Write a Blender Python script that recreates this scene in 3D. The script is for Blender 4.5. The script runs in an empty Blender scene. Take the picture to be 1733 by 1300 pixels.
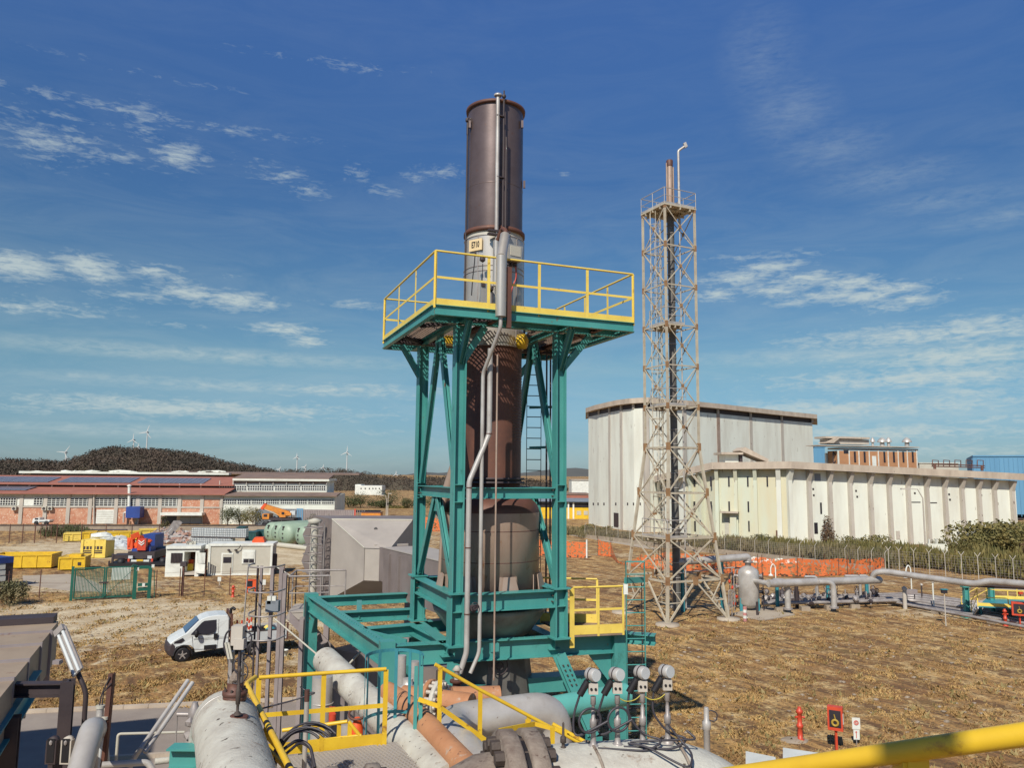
import bpy, math, random
import numpy as np
from mathutils import Vector as V, Matrix, Quaternion
random.seed(7); rng = np.random.default_rng(11)
R = math.radians
scn = bpy.context.scene
col = scn.collection
# ------------------------------------------------------------------ camera
CAM = V((0, 0, 9.0)); F = 1301.0; PIT = R(6.8); ROL = R(0.52)
fw = V((0, math.cos(PIT), math.sin(PIT))); r0 = V((1, 0, 0)); u0 = V((0, -math.sin(PIT), math.cos(PIT)))
rt = r0*math.cos(ROL) + u0*math.sin(ROL); up = u0*math.cos(ROL) - r0*math.sin(ROL)
cd = bpy.data.cameras.new("camera"); cam = bpy.data.objects.new("camera", cd); col.objects.link(cam)
M = Matrix((rt, up, -fw)).transposed().to_4x4(); M.translation = CAM; cam.matrix_world = M
cd.sensor_width = 36; cd.lens = 36*F/1733; cd.clip_end = 30000; cd.clip_start = 0.05
scn.camera = cam
# ------------------------------------------------------------------ light
SAZ, SEL = R(-20), R(43)          # the sun stands behind the camera, a little to its left
tosun = V((math.sin(SAZ)*math.cos(SEL), -math.cos(SAZ)*math.cos(SEL), math.sin(SEL)))
sl = bpy.data.lights.new("sun", 'SUN'); sl.energy = 5.0; sl.angle = R(0.5); sl.color = (1, .935, .82)
so = bpy.data.objects.new("sun", sl); col.objects.link(so)
so.rotation_euler = tosun.to_track_quat('Z', 'Y').to_euler()
scn.view_settings.view_transform = 'Standard'; scn.view_settings.look = 'None'
scn.view_settings.exposure = 0; scn.view_settings.gamma = 1
# ------------------------------------------------------------------ pixel <-> place
def ray(px, py):
    return (fw + rt*((px-866.5)/F) + up*((650-py)/F))
def aty(px, py, Y):
    d = ray(px, py); return CAM + d*(Y/d.y)
def onz(px, py, z=0.0):
    d = ray(px, py); return CAM + d*((z-CAM.z)/d.z)
def zat(py, X, Y):
    # height of the point above plan position X,Y that lies on picture row py
    lo, hi = -40.0, 400.0
    for _ in range(50):
        m = (lo+hi)/2; d = V((X, Y, m))-CAM
        y = 650 - F*d.dot(up)/d.dot(fw)
        if y > py: lo = m
        else: hi = m
    return m
def ang(px, py):
    d = ray(px, py).normalized(); return math.atan2(d.x, d.y), math.asin(d.z)
Z = V((0, 0, 1))
# ------------------------------------------------------------------ world: sky with clouds
w = bpy.data.worlds.new("World"); scn.world = w; w.use_nodes = True
nt = w.node_tree; N = nt.nodes; L = nt.links; N.clear()
def wn(t, **k):
    n = N.new(t)
    for a, b in k.items(): setattr(n, a, b)
    return n
def wm(op, a, b=None, c=None, clamp=False):
    n = wn('ShaderNodeMath', operation=op, use_clamp=clamp)
    for i, x in enumerate((a, b, c)):
        if x is None: continue
        if isinstance(x, (int, float)): n.inputs[i].default_value = x
        else: L.new(x, n.inputs[i])
    return n.outputs[0]
sky = wn('ShaderNodeTexSky', sky_type='NISHITA', sun_disc=False)
sky.sun_elevation = SEL; sky.sun_rotation = R(180)-SAZ
sky.altitude = 300; sky.air_density = 1.0; sky.dust_density = 0.6; sky.ozone_density = 1.6
tc = wn('ShaderNodeTexCoord'); sx = wn('ShaderNodeSeparateXYZ'); L.new(tc.outputs['Generated'], sx.inputs[0])
az = wm('ARCTAN2', sx.outputs[0], sx.outputs[1]); el = wm('ARCSINE', sx.outputs[2])
ae = wn('ShaderNodeCombineXYZ'); L.new(az, ae.inputs[0]); L.new(el, ae.inputs[1])
def wnoise(scale, detail, rough, sxyz, dist=0.0, off=(0, 0, 0)):
    mp = wn('ShaderNodeMapping'); mp.inputs['Scale'].default_value = sxyz; mp.inputs['Location'].default_value = off
    L.new(ae.outputs[0], mp.inputs[0])
    n = wn('ShaderNodeTexNoise'); n.inputs['Scale'].default_value = scale; n.inputs['Detail'].default_value = detail
    n.inputs['Roughness'].default_value = rough; n.inputs['Distortion'].default_value = dist
    L.new(mp.outputs[0], n.inputs['Vector']); return n.outputs[0]
# patches of cloud: picture position only fixes the compass bearing and height of each
BL = [(85,245,70,30,.55),(120,232,60,16,.6),(165,258,55,14,.6),(205,265,45,10,.55),(240,212,26,34,.5),(300,264,42,20,.75),(220,188,240,8,.5),(100,196,130,6,.4),(560,106,150,7,.42),(250,126,120,6,.3),
      (435,280,50,14,.4),(480,295,50,14,.5),(525,322,42,12,.5),(605,292,26,12,.6),(650,322,40,9,.5),(700,300,30,9,.45),(745,292,42,14,.55),(950,292,20,8,.4),
      (36,450,55,20,1.0),(22,440,36,14,.9),(148,450,46,18,1.0),(165,466,40,12,.9),(262,458,45,12,.75),(300,470,40,10,.6),(315,498,55,14,.9),(250,505,45,9,.6),(200,500,50,9,.6),(395,508,58,15,1.0),(440,514,40,9,.7),(350,488,40,8,.6),
      (90,520,90,12,.7),(30,520,50,12,.7),(390,465,30,8,.5),(480,556,60,10,.85),(522,578,34,9,.9),(300,548,50,6,.5),(600,515,60,8,.5),
      (1215,498,50,12,.8),(1250,470,60,12,.9),(1300,452,55,10,.8),(1265,436,60,8,.5),(1310,490,62,11,.95),(1360,472,60,11,.95),(1395,500,60,11,.9),(1345,512,50,8,.6),(1440,480,55,11,.95),(1470,502,50,10,.9),(1515,488,50,11,.9),(1545,505,45,10,.85),(1500,520,60,8,.6),(1580,478,36,7,.5),(1350,430,70,7,.4),
      (1590,565,190,18,.9),(1660,545,120,12,.7),(1500,585,160,12,.6),(1640,600,180,18,.85),(1400,610,170,10,.5),(1560,640,240,18,.85),(1320,640,160,9,.45),(1660,665,150,12,.6),(1480,690,280,16,.85),(1690,710,120,14,.6),(1450,735,280,14,.85),(1620,760,200,12,.6),(1230,690,120,8,.4),
      (300,690,340,16,.8),(560,660,220,12,.7),(700,735,260,9,.4),(160,640,160,8,.35)]
acc = None
for (bx, by, brx, bry, st) in BL:
    a0, e0 = ang(bx, by)
    s1 = wn('ShaderNodeVectorMath', operation='SUBTRACT'); L.new(ae.outputs[0], s1.inputs[0]); s1.inputs[1].default_value = (a0, e0, 0)
    s2 = wn('ShaderNodeVectorMath', operation='MULTIPLY'); L.new(s1.outputs[0], s2.inputs[0]); s2.inputs[1].default_value = (F/brx/1.7, F/bry/1.8, 0)
    s3 = wn('ShaderNodeVectorMath', operation='LENGTH'); L.new(s2.outputs[0], s3.inputs[0])
    g = wm('SUBTRACT', 1.0, s3.outputs['Value'], clamp=True)
    g = wm('MULTIPLY', g, min(st, .9)*1.35, clamp=True)
    acc = g if acc is None else wm('MAXIMUM', acc, g)
nA = wnoise(9, 7, .62, (1, 3.2, 1), .6)
nB = wnoise(30, 8, .7, (1, 3.4, 1), 1.0, (3, 1, 0)); nC = wnoise(70, 5, .6, (.8, 3.2, 1), .5, (1, 4, 0))
nn = wm('ADD', wm('ADD', wm('MULTIPLY', nA, .26), wm('MULTIPLY', nB, .40)), wm('MULTIPLY', nC, .34))
k = wm('ADD', wm('MULTIPLY', wm('SUBTRACT', nn, .5), 2.6), wm('SUBTRACT', wm('MULTIPLY', acc, .50), .15))
cl = wm('MULTIPLY', wm('MULTIPLY', k, 2.3, clamp=True), wm('POWER', acc, .55), clamp=True)
acc2 = None
for (bx, by, brx, bry, st) in ((1290,100,70,80,.22),(1340,190,80,60,.28),(1410,250,100,40,.30),(1500,300,120,28,.34),(1600,338,120,20,.36),(1700,366,120,18,.36),(330,600,420,14,.9),(1450,600,300,16,.9),(430,655,380,13,.9),(1500,700,260,14,1),(250,730,330,12,.8),(900,560,160,10,.7)):
    a0, e0 = ang(bx, by); s1 = wn('ShaderNodeVectorMath', operation='SUBTRACT'); L.new(ae.outputs[0], s1.inputs[0]); s1.inputs[1].default_value = (a0, e0, 0)
    s2 = wn('ShaderNodeVectorMath', operation='MULTIPLY'); L.new(s1.outputs[0], s2.inputs[0]); s2.inputs[1].default_value = (F/brx/1.3, F/bry/1.3, 0)
    s3 = wn('ShaderNodeVectorMath', operation='LENGTH'); L.new(s2.outputs[0], s3.inputs[0]); g = wm('MULTIPLY', wm('SUBTRACT', 1.0, s3.outputs['Value'], clamp=True), st, clamp=True); acc2 = g if acc2 is None else wm('MAXIMUM', acc2, g)
soft_ = wm('MULTIPLY', acc2, wm('MULTIPLY', wm('SUBTRACT', nn, .34, clamp=True), 2.9, clamp=True))
cl = wm('MAXIMUM', wm('MULTIPLY', cl, .80), soft_)
veil = wm('MULTIPLY', wm('SUBTRACT', wnoise(5, 8, .68, (1, 5, 1), .8, (5, 2, 0)), .40, clamp=True), .75)  # thin high streaks
lowf = wm('SUBTRACT', 1.0, wm('MULTIPLY', wm('ABSOLUTE', el), 2.2), clamp=True)
cl = wm('MAXIMUM', cl, wm('MULTIPLY', veil, wm('ADD', wm('MULTIPLY', lowf, .8), .15)))
tint = wn('ShaderNodeMix', data_type='RGBA', blend_type='MULTIPLY'); tint.inputs[0].default_value = 1
L.new(sky.outputs[0], tint.inputs[6])
cr = wn('ShaderNodeValToRGB'); L.new(wm('MULTIPLY', el, 1/R(60), clamp=True), cr.inputs[0]); e_ = cr.color_ramp.elements
for i, (deg, cc) in enumerate(((0, (.56, .78, 1.10)), (2.5, (.52, .76, 1.02)), (8, (.68, .94, .98)), (14, (.58, .88, 1.04)), (21, (.52, .86, 1.20)), (33, (.74, 1.16, 1.75)), (60, (.26, .40, .70)))):
    x_ = e_[0] if i == 0 else e_[-1] if i == 6 else e_.new(deg/60)
    x_.position = deg/60; x_.color = (cc[0]*.6, cc[1]*.6, cc[2]*.6, 1)
sc_ = wn('ShaderNodeVectorMath', operation='SCALE'); L.new(cr.outputs[0], sc_.inputs[0]); sc_.inputs['Scale'].default_value = 1/.6; L.new(sc_.outputs[0], tint.inputs[7])
mx = wn('ShaderNodeMix', data_type='RGBA'); L.new(cl, mx.inputs[0]); L.new(tint.outputs[2], mx.inputs[6])
mx.inputs[7].default_value = (7.2, 8.3, 8.2, 1)
bg = wn('ShaderNodeBackground'); bg.inputs[1].default_value = .075; L.new(mx.outputs[2], bg.inputs[0])
ow = wn('ShaderNodeOutputWorld'); L.new(bg.outputs[0], ow.inputs[0])
# ------------------------------------------------------------------ materials
MT = {}
def mat(name, c1, c2=None, rough=.6, metal=0, scale=2.0, thr=(.35, .7), stretch=(1, 1, 1), bump=.15, bscale=None, rust=0, rustc=(.16, .05, .02), spots=0, spotc=(.03, .03, .03), obj=True):
    m = bpy.data.materials.new(name); m.use_nodes = True; t = m.node_tree; n = t.nodes; l = t.links
    b = n['Principled BSDF']; b.inputs['Roughness'].default_value = rough; b.inputs['Metallic'].default_value = metal
    c2 = c2 or tuple(x*.72 for x in c1)
    tcn = n.new('ShaderNodeTexCoord'); oi = n.new('ShaderNodeObjectInfo')
    ad = n.new('ShaderNodeVectorMath'); ad.operation = 'ADD'
    ml = n.new('ShaderNodeMath'); ml.operation = 'MULTIPLY'; ml.inputs[1].default_value = 37
    l.new(oi.outputs['Random'], ml.inputs[0]); l.new(tcn.outputs['Object' if obj else 'Generated'], ad.inputs[0]); l.new(ml.outputs[0], ad.inputs[1])
    mp = n.new('ShaderNodeMapping'); mp.inputs['Scale'].default_value = stretch; l.new(ad.outputs[0], mp.inputs[0])
    def noise(s, d=6, r=.62):
        x = n.new('ShaderNodeTexNoise'); x.inputs['Scale'].default_value = s; x.inputs['Detail'].default_value = d; x.inputs['Roughness'].default_value = r
        l.new(mp.outputs[0], x.inputs['Vector']); return x.outputs[0]
    def ramp(src, a, bb):
        x = n.new('ShaderNodeMapRange'); x.inputs[1].default_value = a; x.inputs[2].default_value = bb; l.new(src, x.inputs[0]); return x.outputs[0]
    def mix(f, a, bb):
        x = n.new('ShaderNodeMix'); x.data_type = 'RGBA'; l.new(f, x.inputs[0])
        for i, cc in ((6, a), (7, bb)):
            if isinstance(cc, tuple): x.inputs[i].default_value = (*cc, 1)
            else: l.new(cc, x.inputs[i])
        return x.outputs[2]
    n1 = noise(scale); c = mix(ramp(n1, *thr), c1, c2)
    if rust: c = mix(ramp(noise(scale*1.9+.7, 8, .7), .66-rust*.3, .74-rust*.25), c, rustc)
    if spots: c = mix(ramp(noise(scale*4+1, 4, .5), .72-spots*.2, .76-spots*.2), c, spotc)
    l.new(c, b.inputs['Base Color'])
    if bump:
        bn = n.new('ShaderNodeBump'); bn.inputs['Strength'].default_value = bump; bn.inputs['Distance'].default_value = .02
        l.new(noise(bscale or scale*8, 5), bn.inputs['Height']); l.new(bn.outputs[0], b.inputs['Normal'])
    MT[name] = m; return m
teal = mat('teal_paint', (.048, .245, .228), (.08, .31, .28), rough=.42, scale=1.2, rust=.2, rustc=(.05, .19, .17), spots=.13, spotc=(.15, .10, .06), stretch=(1, 1, .6), bump=.16)
tealb = mat('blue_green_paint', (.05, .27, .31), (.035, .2, .24), rough=.5, scale=2, bump=.08)
dteal = mat('deep_green_paint', (.012, .12, .085), rough=.5, scale=2, bump=.08)
yel = mat('yellow_paint', (.80, .61, .12), (.70, .50, .09), rough=.5, scale=2.2, rust=.2, rustc=(.30, .16, .05), bump=.08)
yel2 = mat('deep_yellow_paint', (.74, .49, .03), (.60, .37, .025), rough=.42, scale=2, rust=.2, rustc=(.3, .13, .03), bump=.05)
galv = mat('galvanized_steel', (.40, .37, .35), (.24, .21, .20), rough=.45, metal=.25, scale=2.5, rust=.1, rustc=(.22, .14, .09), bump=.1)
silver = mat('silver_pipe_paint', (.52, .50, .47), (.36, .33, .30), rough=.42, metal=.25, scale=1.5, rust=.1, rustc=(.30, .24, .19), spots=.06, spotc=(.2, .14, .10), bump=.12)
clad = mat('aluminium_cladding', (.56, .52, .46), (.40, .36, .31), rough=.33, metal=.5, scale=1.6, bump=.1, stretch=(1, 1, .3), spots=.1, spotc=(.22, .15, .1))
brown = mat('heat_browned_steel', (.155, .115, .108), (.10, .07, .064), rough=.36, metal=.4, scale=1.1, bump=.05, rust=.12, rustc=(.15, .075, .05))
rusty = mat('red_brown_scaled_steel', (.15, .062, .04), (.085, .042, .035), rough=.6, metal=.15, scale=1.4, bump=.15, rust=.2, rustc=(.2, .09, .05))
vesm = mat('rust_streaked_vessel_steel', (.43, .325, .26), (.30, .205, .15), rough=.5, metal=.2, scale=.9, stretch=(1, 1, .5), rust=.3, rustc=(.27, .13, .06), bump=.1)
cone = mat('sooty_steel', (.15, .15, .135), (.09, .075, .068), rough=.6, metal=.2, scale=1.5, rust=.1, bump=.15)
duct = mat('grey_duct_steel', (.30, .26, .25), (.22, .18, .18), rough=.6, metal=0, scale=1.2, bump=.1, rust=.05)
beige = mat('beige_painted_duct', (.36, .28, .20), (.28, .215, .155), rough=.6, scale=1.3, rust=.12, spots=.08, spotc=(.2, .15, .11), bump=.12)
ductl = mat('pale_duct_steel', (.41, .37, .325), (.335, .30, .265), rough=.55, metal=.0, scale=.8, bump=.1)
darkm = mat('dark_painted_steel', (.055, .04, .042), (.035, .025, .028), rough=.6, scale=3, bump=.1)
blk = mat('black_rubber', (.012, .011, .014), rough=.6, scale=3, bump=0)
lat = mat('weathered_lattice_steel', (.52, .47, .36), (.37, .31, .23), rough=.6, scale=1.3, rust=.22, rustc=(.24, .12, .05), bump=.1)
latr = mat('rusted_joint_steel', (.32, .19, .09), (.22, .11, .05), rough=.7, scale=3, bump=.1)
oldp = mat('flaking_painted_pipe', (.56, .55, .48), (.38, .35, .30), rough=.6, scale=2.6, stretch=(1, 1, 1), rust=.22, rustc=(.24, .17, .12), spots=.28, spotc=(.10, .08, .06), bump=.45)
dirtyp = mat('grimy_flange_steel', (.30, .25, .20), (.13, .09, .07), rough=.7, scale=5, rust=.3, rustc=(.09, .055, .04), bump=.4)
bolt = mat('dark_bolt_steel', (.075, .055, .045), rough=.7, scale=8, bump=.3)
orp = mat('orange_primer_pipe', (.48, .235, .115), (.36, .16, .075), rough=.7, scale=2.5, rust=.25, rustc=(.42, .33, .26), spots=.25, spotc=(.16, .08, .05), bump=.3)
tealp = mat('pale_teal_pipe', (.12, .42, .37), (.09, .33, .29), rough=.45, scale=1.5, bump=.05)
conc = mat('bare_concrete', (.52, .44, .35), (.38, .31, .245), rough=.9, scale=.8, stretch=(1, 1, .4), spots=.1, spotc=(.12, .09, .07), bump=.3)
pier = mat('grey_concrete_fin', (.50, .46, .40), (.38, .34, .29), rough=.9, scale=.6, stretch=(1, 1, .3), spots=.1, spotc=(.15, .11, .09), bump=.3)
wwall = mat('whitewashed_wall', (.71, .73, .645), (.58, .57, .49), rough=.9, scale=.5, thr=(.42, .75), stretch=(1, 1, .22), spots=.17, spotc=(.34, .31, .26), bump=.3)
ywall = mat('yellowed_whitewashed_wall', (.57, .52, .36), (.55, .60, .49), rough=.9, scale=.35, thr=(.35, .65), stretch=(1, 1, .2), spots=.14, spotc=(.32, .25, .19), bump=.3)
cream = mat('cream_panel', (.48, .46, .39), (.43, .41, .34), rough=.7, scale=1.5, bump=.05)
whitep = mat('white_paint', (.74, .76, .70), (.56, .57, .52), rough=.5, scale=1.5, bump=.03)
vanw = mat('white_van_paint', (.66, .69, .68), (.60, .62, .60), rough=.28, scale=.7, bump=0)
glass = mat('dark_window_glass', (.02, .018, .024), (.035, .03, .038), rough=.35, scale=.9, bump=0)
gblue = mat('blue_tinted_windscreen', (.035, .06, .13), (.05, .09, .19), rough=.08, scale=.8, bump=0)
rooft = mat('red_roof_sheet', (.36, .145, .10), (.28, .105, .075), rough=.8, scale=.5, spots=.06, spotc=(.15, .07, .06), bump=.2)
roofg = mat('lichened_grey_brown_roof', (.17, .12, .10), (.25, .17, .13), rough=.9, scale=.35, spots=.2, spotc=(.10, .075, .065), bump=.3)
solar = mat('solar_panel', (.14, .135, .16), (.19, .18, .20), rough=.2, scale=.4, bump=0)
bluep = mat('blue_tank_paint', (.02, .06, .27), (.02, .045, .2), rough=.5, scale=1, bump=.05)
bluew = mat('blue_corrugated_sheet', (.11, .28, .44), (.09, .24, .39), rough=.6, scale=.3, stretch=(1, 1, .1), bump=.1)
orange = mat('safety_orange', (.72, .10, .02), (.60, .07, .015), rough=.55, scale=3, bump=.05)
redp = mat('fire_red_orange_paint', (.58, .07, .03), (.48, .05, .025), rough=.45, scale=3, bump=.05)
crane = mat('crane_orange_paint', (.64, .25, .03), (.5, .17, .03), rough=.5, scale=2, bump=.1)
gtank = mat('pale_green_tank_paint', (.30, .39, .29), (.23, .31, .23), rough=.5, scale=.6, stretch=(1, 1, .4), bump=.05)
cgreen = mat('dark_green_container_paint', (.02, .09, .09), rough=.5, scale=1, bump=.1)
bluesteel = mat('dull_blue_grey_sheet', (.22, .25, .28), (.17, .19, .21), rough=.6, scale=.4, stretch=(1, 1, .1), bump=.1)
scrapm = mat('mixed_scrap', (.36, .20, .15), (.42, .40, .38), rough=.8, scale=.9, thr=(.45, .55), spots=.3, bump=.4)
ibc = mat('white_plastic_tank', (.55, .58, .58), (.45, .47, .48), rough=.5, scale=1.5, bump=0)
bark = mat('tree_bark', (.10, .07, .05), rough=.9, scale=4, bump=.4)
whitev = mat('wind_turbine_white', (.50, .52, .52), (.46, .48, .48), rough=.5, scale=.01, bump=0)
stone = mat('rough_concrete_block', (.35, .29, .22), (.25, .20, .15), rough=.9, scale=2, bump=.5)
def leafmat(name, c1, c2, scale=.8):
    m = mat(name, c1, c2, rough=.75, scale=scale, thr=(.4, .62), bump=0, spots=.25, spotc=tuple(x*.35 for x in c1)); return m
lf_dark = leafmat('dark_scrub_leaves', (.06, .062, .022), (.10, .085, .03))
lf_ol = leafmat('olive_bush_leaves', (.19, .15, .045), (.10, .10, .03), .9)
lf_red = leafmat('brown_red_leaves', (.14, .075, .04), (.09, .06, .03))
lf_dry = leafmat('dry_reeds', (.20, .155, .075), (.11, .105, .045), .4)
lf_hill = mat('hill_scrub_leaves', (.092, .066, .048), (.055, .047, .034), rough=.9, scale=.04, thr=(.4, .6), bump=0)
lf_grn = leafmat('green_scrub_leaves', (.075, .085, .03), (.05, .06, .02), .1)
def brickmat():
    m = mat('patchy_red_brick', (.44, .19, .115), (.52, .29, .19), rough=.9, scale=.9, thr=(.4, .6), spots=.62, spotc=(.62, .48, .37), bump=.3, bscale=6); return m
brick = brickmat()
brick2 = mat('orange_brick', (.45, .23, .11), (.38, .18, .09), rough=.9, scale=.8, spots=.1, spotc=(.5, .33, .2), bump=.3)
def netmat(name, c, sc=9.0, open_=.45, tr=True):
    # see-through mesh: a woven sheet, real holes by transparency
    m = bpy.data.materials.new(name); m.use_nodes = True; t = m.node_tree; n = t.nodes; l = t.links
    b = n['Principled BSDF']; b.inputs['Base Color'].default_value = (*c, 1); b.inputs['Roughness'].default_value = .7
    g = n.new('ShaderNodeTexCoord'); x = n.new('ShaderNodeTexNoise'); x.inputs['Scale'].default_value = sc; x.inputs['Detail'].default_value = 4
    l.new(g.outputs['Object'], x.inputs['Vector'])
    r = n.new('ShaderNodeMapRange'); r.inputs[1].default_value = open_; r.inputs[2].default_value = open_+.12; l.new(x.outputs[0], r.inputs[0])
    l.new(r.outputs[0], b.inputs['Alpha']); MT[name] = m; return m
onet = netmat('orange_mesh_netting', (.62, .15, .04), 4, .40)
# ------------------------------------------------------------------ mesh building
class MB:
    def __init__(s): s.v = []; s.f = []; s.sm = []
    def add(s, vs, fs, sm=False):
        o = len(s.v); s.v += [tuple(x) for x in vs]; s.f += [tuple(i+o for i in f) for f in fs]; s.sm += [sm]*len(fs); return s
    def hexa(s, c):    # 8 corners, bottom 4 then top 4
        return s.add(c, [(0, 3, 2, 1), (4, 5, 6, 7), (0, 1, 5, 4), (1, 2, 6, 5), (2, 3, 7, 6), (3, 0, 4, 7)])
    def bx(s, x0, y0, z0, x1, y1, z1):
        return s.hexa([(x0, y0, z0), (x1, y0, z0), (x1, y1, z0), (x0, y1, z0), (x0, y0, z1), (x1, y0, z1), (x1, y1, z1), (x0, y1, z1)])
    def ob(s, c, ex, ey, ez):   # oriented box: centre and three half vectors
        c, ex, ey, ez = V(c), V(ex), V(ey), V(ez)
        return s.hexa([c-ex-ey-ez, c+ex-ey-ez, c+ex+ey-ez, c-ex+ey-ez, c-ex-ey+ez, c+ex-ey+ez, c+ex+ey+ez, c-ex+ey+ez])
    def fr(s, p, q, u):
        p, q = V(p), V(q); d = (q-p).normalized(); u = V(u)
        if abs(d.dot(u.normalized())) > .98: u = V((0, 1, 0)) if abs(d.y) < .9 else V((1, 0, 0))
        sd = d.cross(u).normalized(); uu = sd.cross(d).normalized(); return p, q, d, sd, uu
    def bar(s, p, q, wd, h, u=Z):
        p, q, d, sd, uu = s.fr(p, q, u); return s.ob((p+q)/2, sd*wd/2, (q-p)/2, uu*h/2)
    def ib(s, p, q, wd, h, u=Z, t=.018):    # I-section, flanges square to u
        p, q, d, sd, uu = s.fr(p, q, u)
        for k in (-1, 1): s.ob((p+q)/2+uu*k*(h/2-t/2), sd*wd/2, (q-p)/2, uu*t/2)
        return s.ob((p+q)/2, sd*t/2, (q-p)/2, uu*(h/2-t-.001))
    def ang(s, p, q, a, u=Z, t=.012):
        p, q, d, sd, uu = s.fr(p, q, u)
        s.ob((p+q)/2+sd*(a/2), sd*a/2, (q-p)/2, uu*t/2)
        return s.ob((p+q)/2+uu*(a/2+t/2+.001), sd*t/2, (q-p)/2, uu*a/2)
    def tube(s, p, q, r, n=10, r2=None, cap=True):
        p, q, d, sd, uu = s.fr(p, q, Z); r2 = r if r2 is None else r2
        vs = []
        for c, rr in ((p, r), (q, r2)):
            for i in range(n):
                a = 2*math.pi*i/n; vs.append(c+sd*math.cos(a)*rr+uu*math.sin(a)*rr)
        s.add(vs, [(i, (i+1) % n, n+(i+1) % n, n+i) for i in range(n)], True)
        if cap: s.add(vs, [tuple(range(n))[::-1], tuple(range(n, 2*n))])
        return s
    def path(s, pts, r, n=10, bend=0, seg=6, cap=True, closed=False):
        pts = [V(p) for p in pts]
        if bend:
            o = [pts[0]]
            for i in range(1, len(pts)-1):
                a, b, c = pts[i-1], pts[i], pts[i+1]; d1 = (a-b); d2 = (c-b); k = min(bend, d1.length*.48, d2.length*.48)
                A = b+d1.normalized()*k; C = b+d2.normalized()*k
                for j in range(seg+1):
                    t = j/seg; o.append(A*(1-t)**2+b*2*t*(1-t)+C*t*t)
            o.append(pts[-1]); pts = o
        m = len(pts); rs = r if isinstance(r, (list, tuple)) else [r]*m
        prev = None; vs = []
        for i, p in enumerate(pts):
            if closed: d = (pts[(i+1) % m]-pts[i-1]).normalized()
            else: d = (pts[min(i+1, m-1)]-pts[max(i-1, 0)]).normalized()
            if prev is None:
                u = Z if abs(d.z) < .9 else V((1, 0, 0)); sd = d.cross(u).normalized()
            else: sd = (prev-d*prev.dot(d)).normalized()
            prev = sd; uu = sd.cross(d).normalized()
            for j in range(n):
                a = 2*math.pi*j/n; vs.append(p+sd*math.cos(a)*rs[i]+uu*math.sin(a)*rs[i])
        fs = []
        for i in range(m if closed else m-1):
            i2 = (i+1) % m
            for j in range(n): fs.append((i*n+j, i*n+(j+1) % n, i2*n+(j+1) % n, i2*n+j))
        s.add(vs, fs, True)
        if cap and not closed: s.add(vs, [tuple(range(n))[::-1], tuple(range((m-1)*n, m*n))])
        return s
    def lathe(s, c, prof, n=32, ax=Z, cap=True, sm=True):
        ax = V(ax).normalized(); u = V((1, 0, 0)) if abs(ax.x) < .9 else V((0, 1, 0)); a = ax.cross(u).normalized(); b = ax.cross(a).normalized()
        a, b = b, a
        c = V(c); vs = []
        for (r, h) in prof:
            for j in range(n):
                t = 2*math.pi*j/n; vs.append(c+ax*h+a*math.cos(t)*r+b*math.sin(t)*r)
        fs = [(i*n+j, i*n+(j+1) % n, (i+1)*n+(j+1) % n, (i+1)*n+j) for i in range(len(prof)-1) for j in range(n)]
        s.add(vs, fs, sm)
        if cap: s.add(vs, [tuple(range(n))[::-1], tuple(range((len(prof)-1)*n, len(prof)*n))])
        return s
    def prism(s, poly, off):
        n = len(poly); off = V(off); vs = [V(p) for p in poly]+[V(p)+off for p in poly]
        return s.add(vs, [tuple(range(n))[::-1], tuple(range(n, 2*n))]+[(i, (i+1) % n, n+(i+1) % n, n+i) for i in range(n)])
    def quad(s, a, b, c, d): return s.add([a, b, c, d], [(0, 1, 2, 3)])
    def ring(s, c, Rr, r, ax=Z, n=24, k=8, a0=0, a1=360):
        ax = V(ax).normalized(); u = V((1, 0, 0)) if abs(ax.x) < .9 else V((0, 1, 0)); a = ax.cross(u).normalized(); b = ax.cross(a).normalized()
        full = abs(a1-a0) >= 360
        pts = [V(c)+a*math.cos(R(a0+(a1-a0)*i/n))*Rr+b*math.sin(R(a0+(a1-a0)*i/n))*Rr for i in range(n if full else n+1)]
        return s.path(pts, r, k, closed=full)
    def blob(s, c, rad, n=1, jit=.25):
        import bmesh
        bm = bmesh.new(); bmesh.ops.create_icosphere(bm, subdivisions=n, radius=1)
        vs = [V(c)+V((v.co.x*rad[0], v.co.y*rad[1], v.co.z*rad[2]))*(1+random.uniform(-jit, jit)) for v in bm.verts]
        bm.verts.ensure_lookup_table(); fs = [tuple(v.index for v in f.verts) for f in bm.faces]; bm.free()
        return s.add(vs, fs)
    def build(s, name, m, parent=None, kind=None, label=None, cat=None, group=None):
        a = np.array(s.v, dtype=np.float64); lo = a.min(0); hi = a.max(0)
        o = V(((lo[0]+hi[0])/2, (lo[1]+hi[1])/2, lo[2]))
        me = bpy.data.meshes.new(name); me.from_pydata((a-np.array(o)).tolist(), [], s.f)
        me.polygons.foreach_set('use_smooth', s.sm); me.materials.append(m); me.update()
        ob = bpy.data.objects.new(name, me); col.objects.link(ob)
        W[ob] = o.copy()
        if parent is not None: ob.parent = parent; ob.location = o-W[parent]
        else: ob.location = o
        return tag(ob, label, cat, group, kind)
W = {}
def tag(o, label=None, cat=None, group=None, kind=None):
    if label: o['label'] = label
    if cat: o['category'] = cat
    if group: o['group'] = group
    if kind: o['kind'] = kind
    return o
def thing(name, label, cat, loc, group=None):
    o = bpy.data.objects.new(name, None); col.objects.link(o); o.location = loc; o.empty_display_size = .3
    W[o] = V(loc); return tag(o, label, cat, group)
def kids(o): return [c for c in bpy.data.objects if c.parent == o]
def copy_tree(o, parent=None, loc=None, rz=None, label=None):
    c = o.copy(); col.objects.link(c); c.parent = parent
    if loc is not None: c.location = loc
    if rz is not None: c.rotation_euler.z = rz
    if label: c['label'] = label
    for ch in kids(o): copy_tree(ch, c)
    return c
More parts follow.
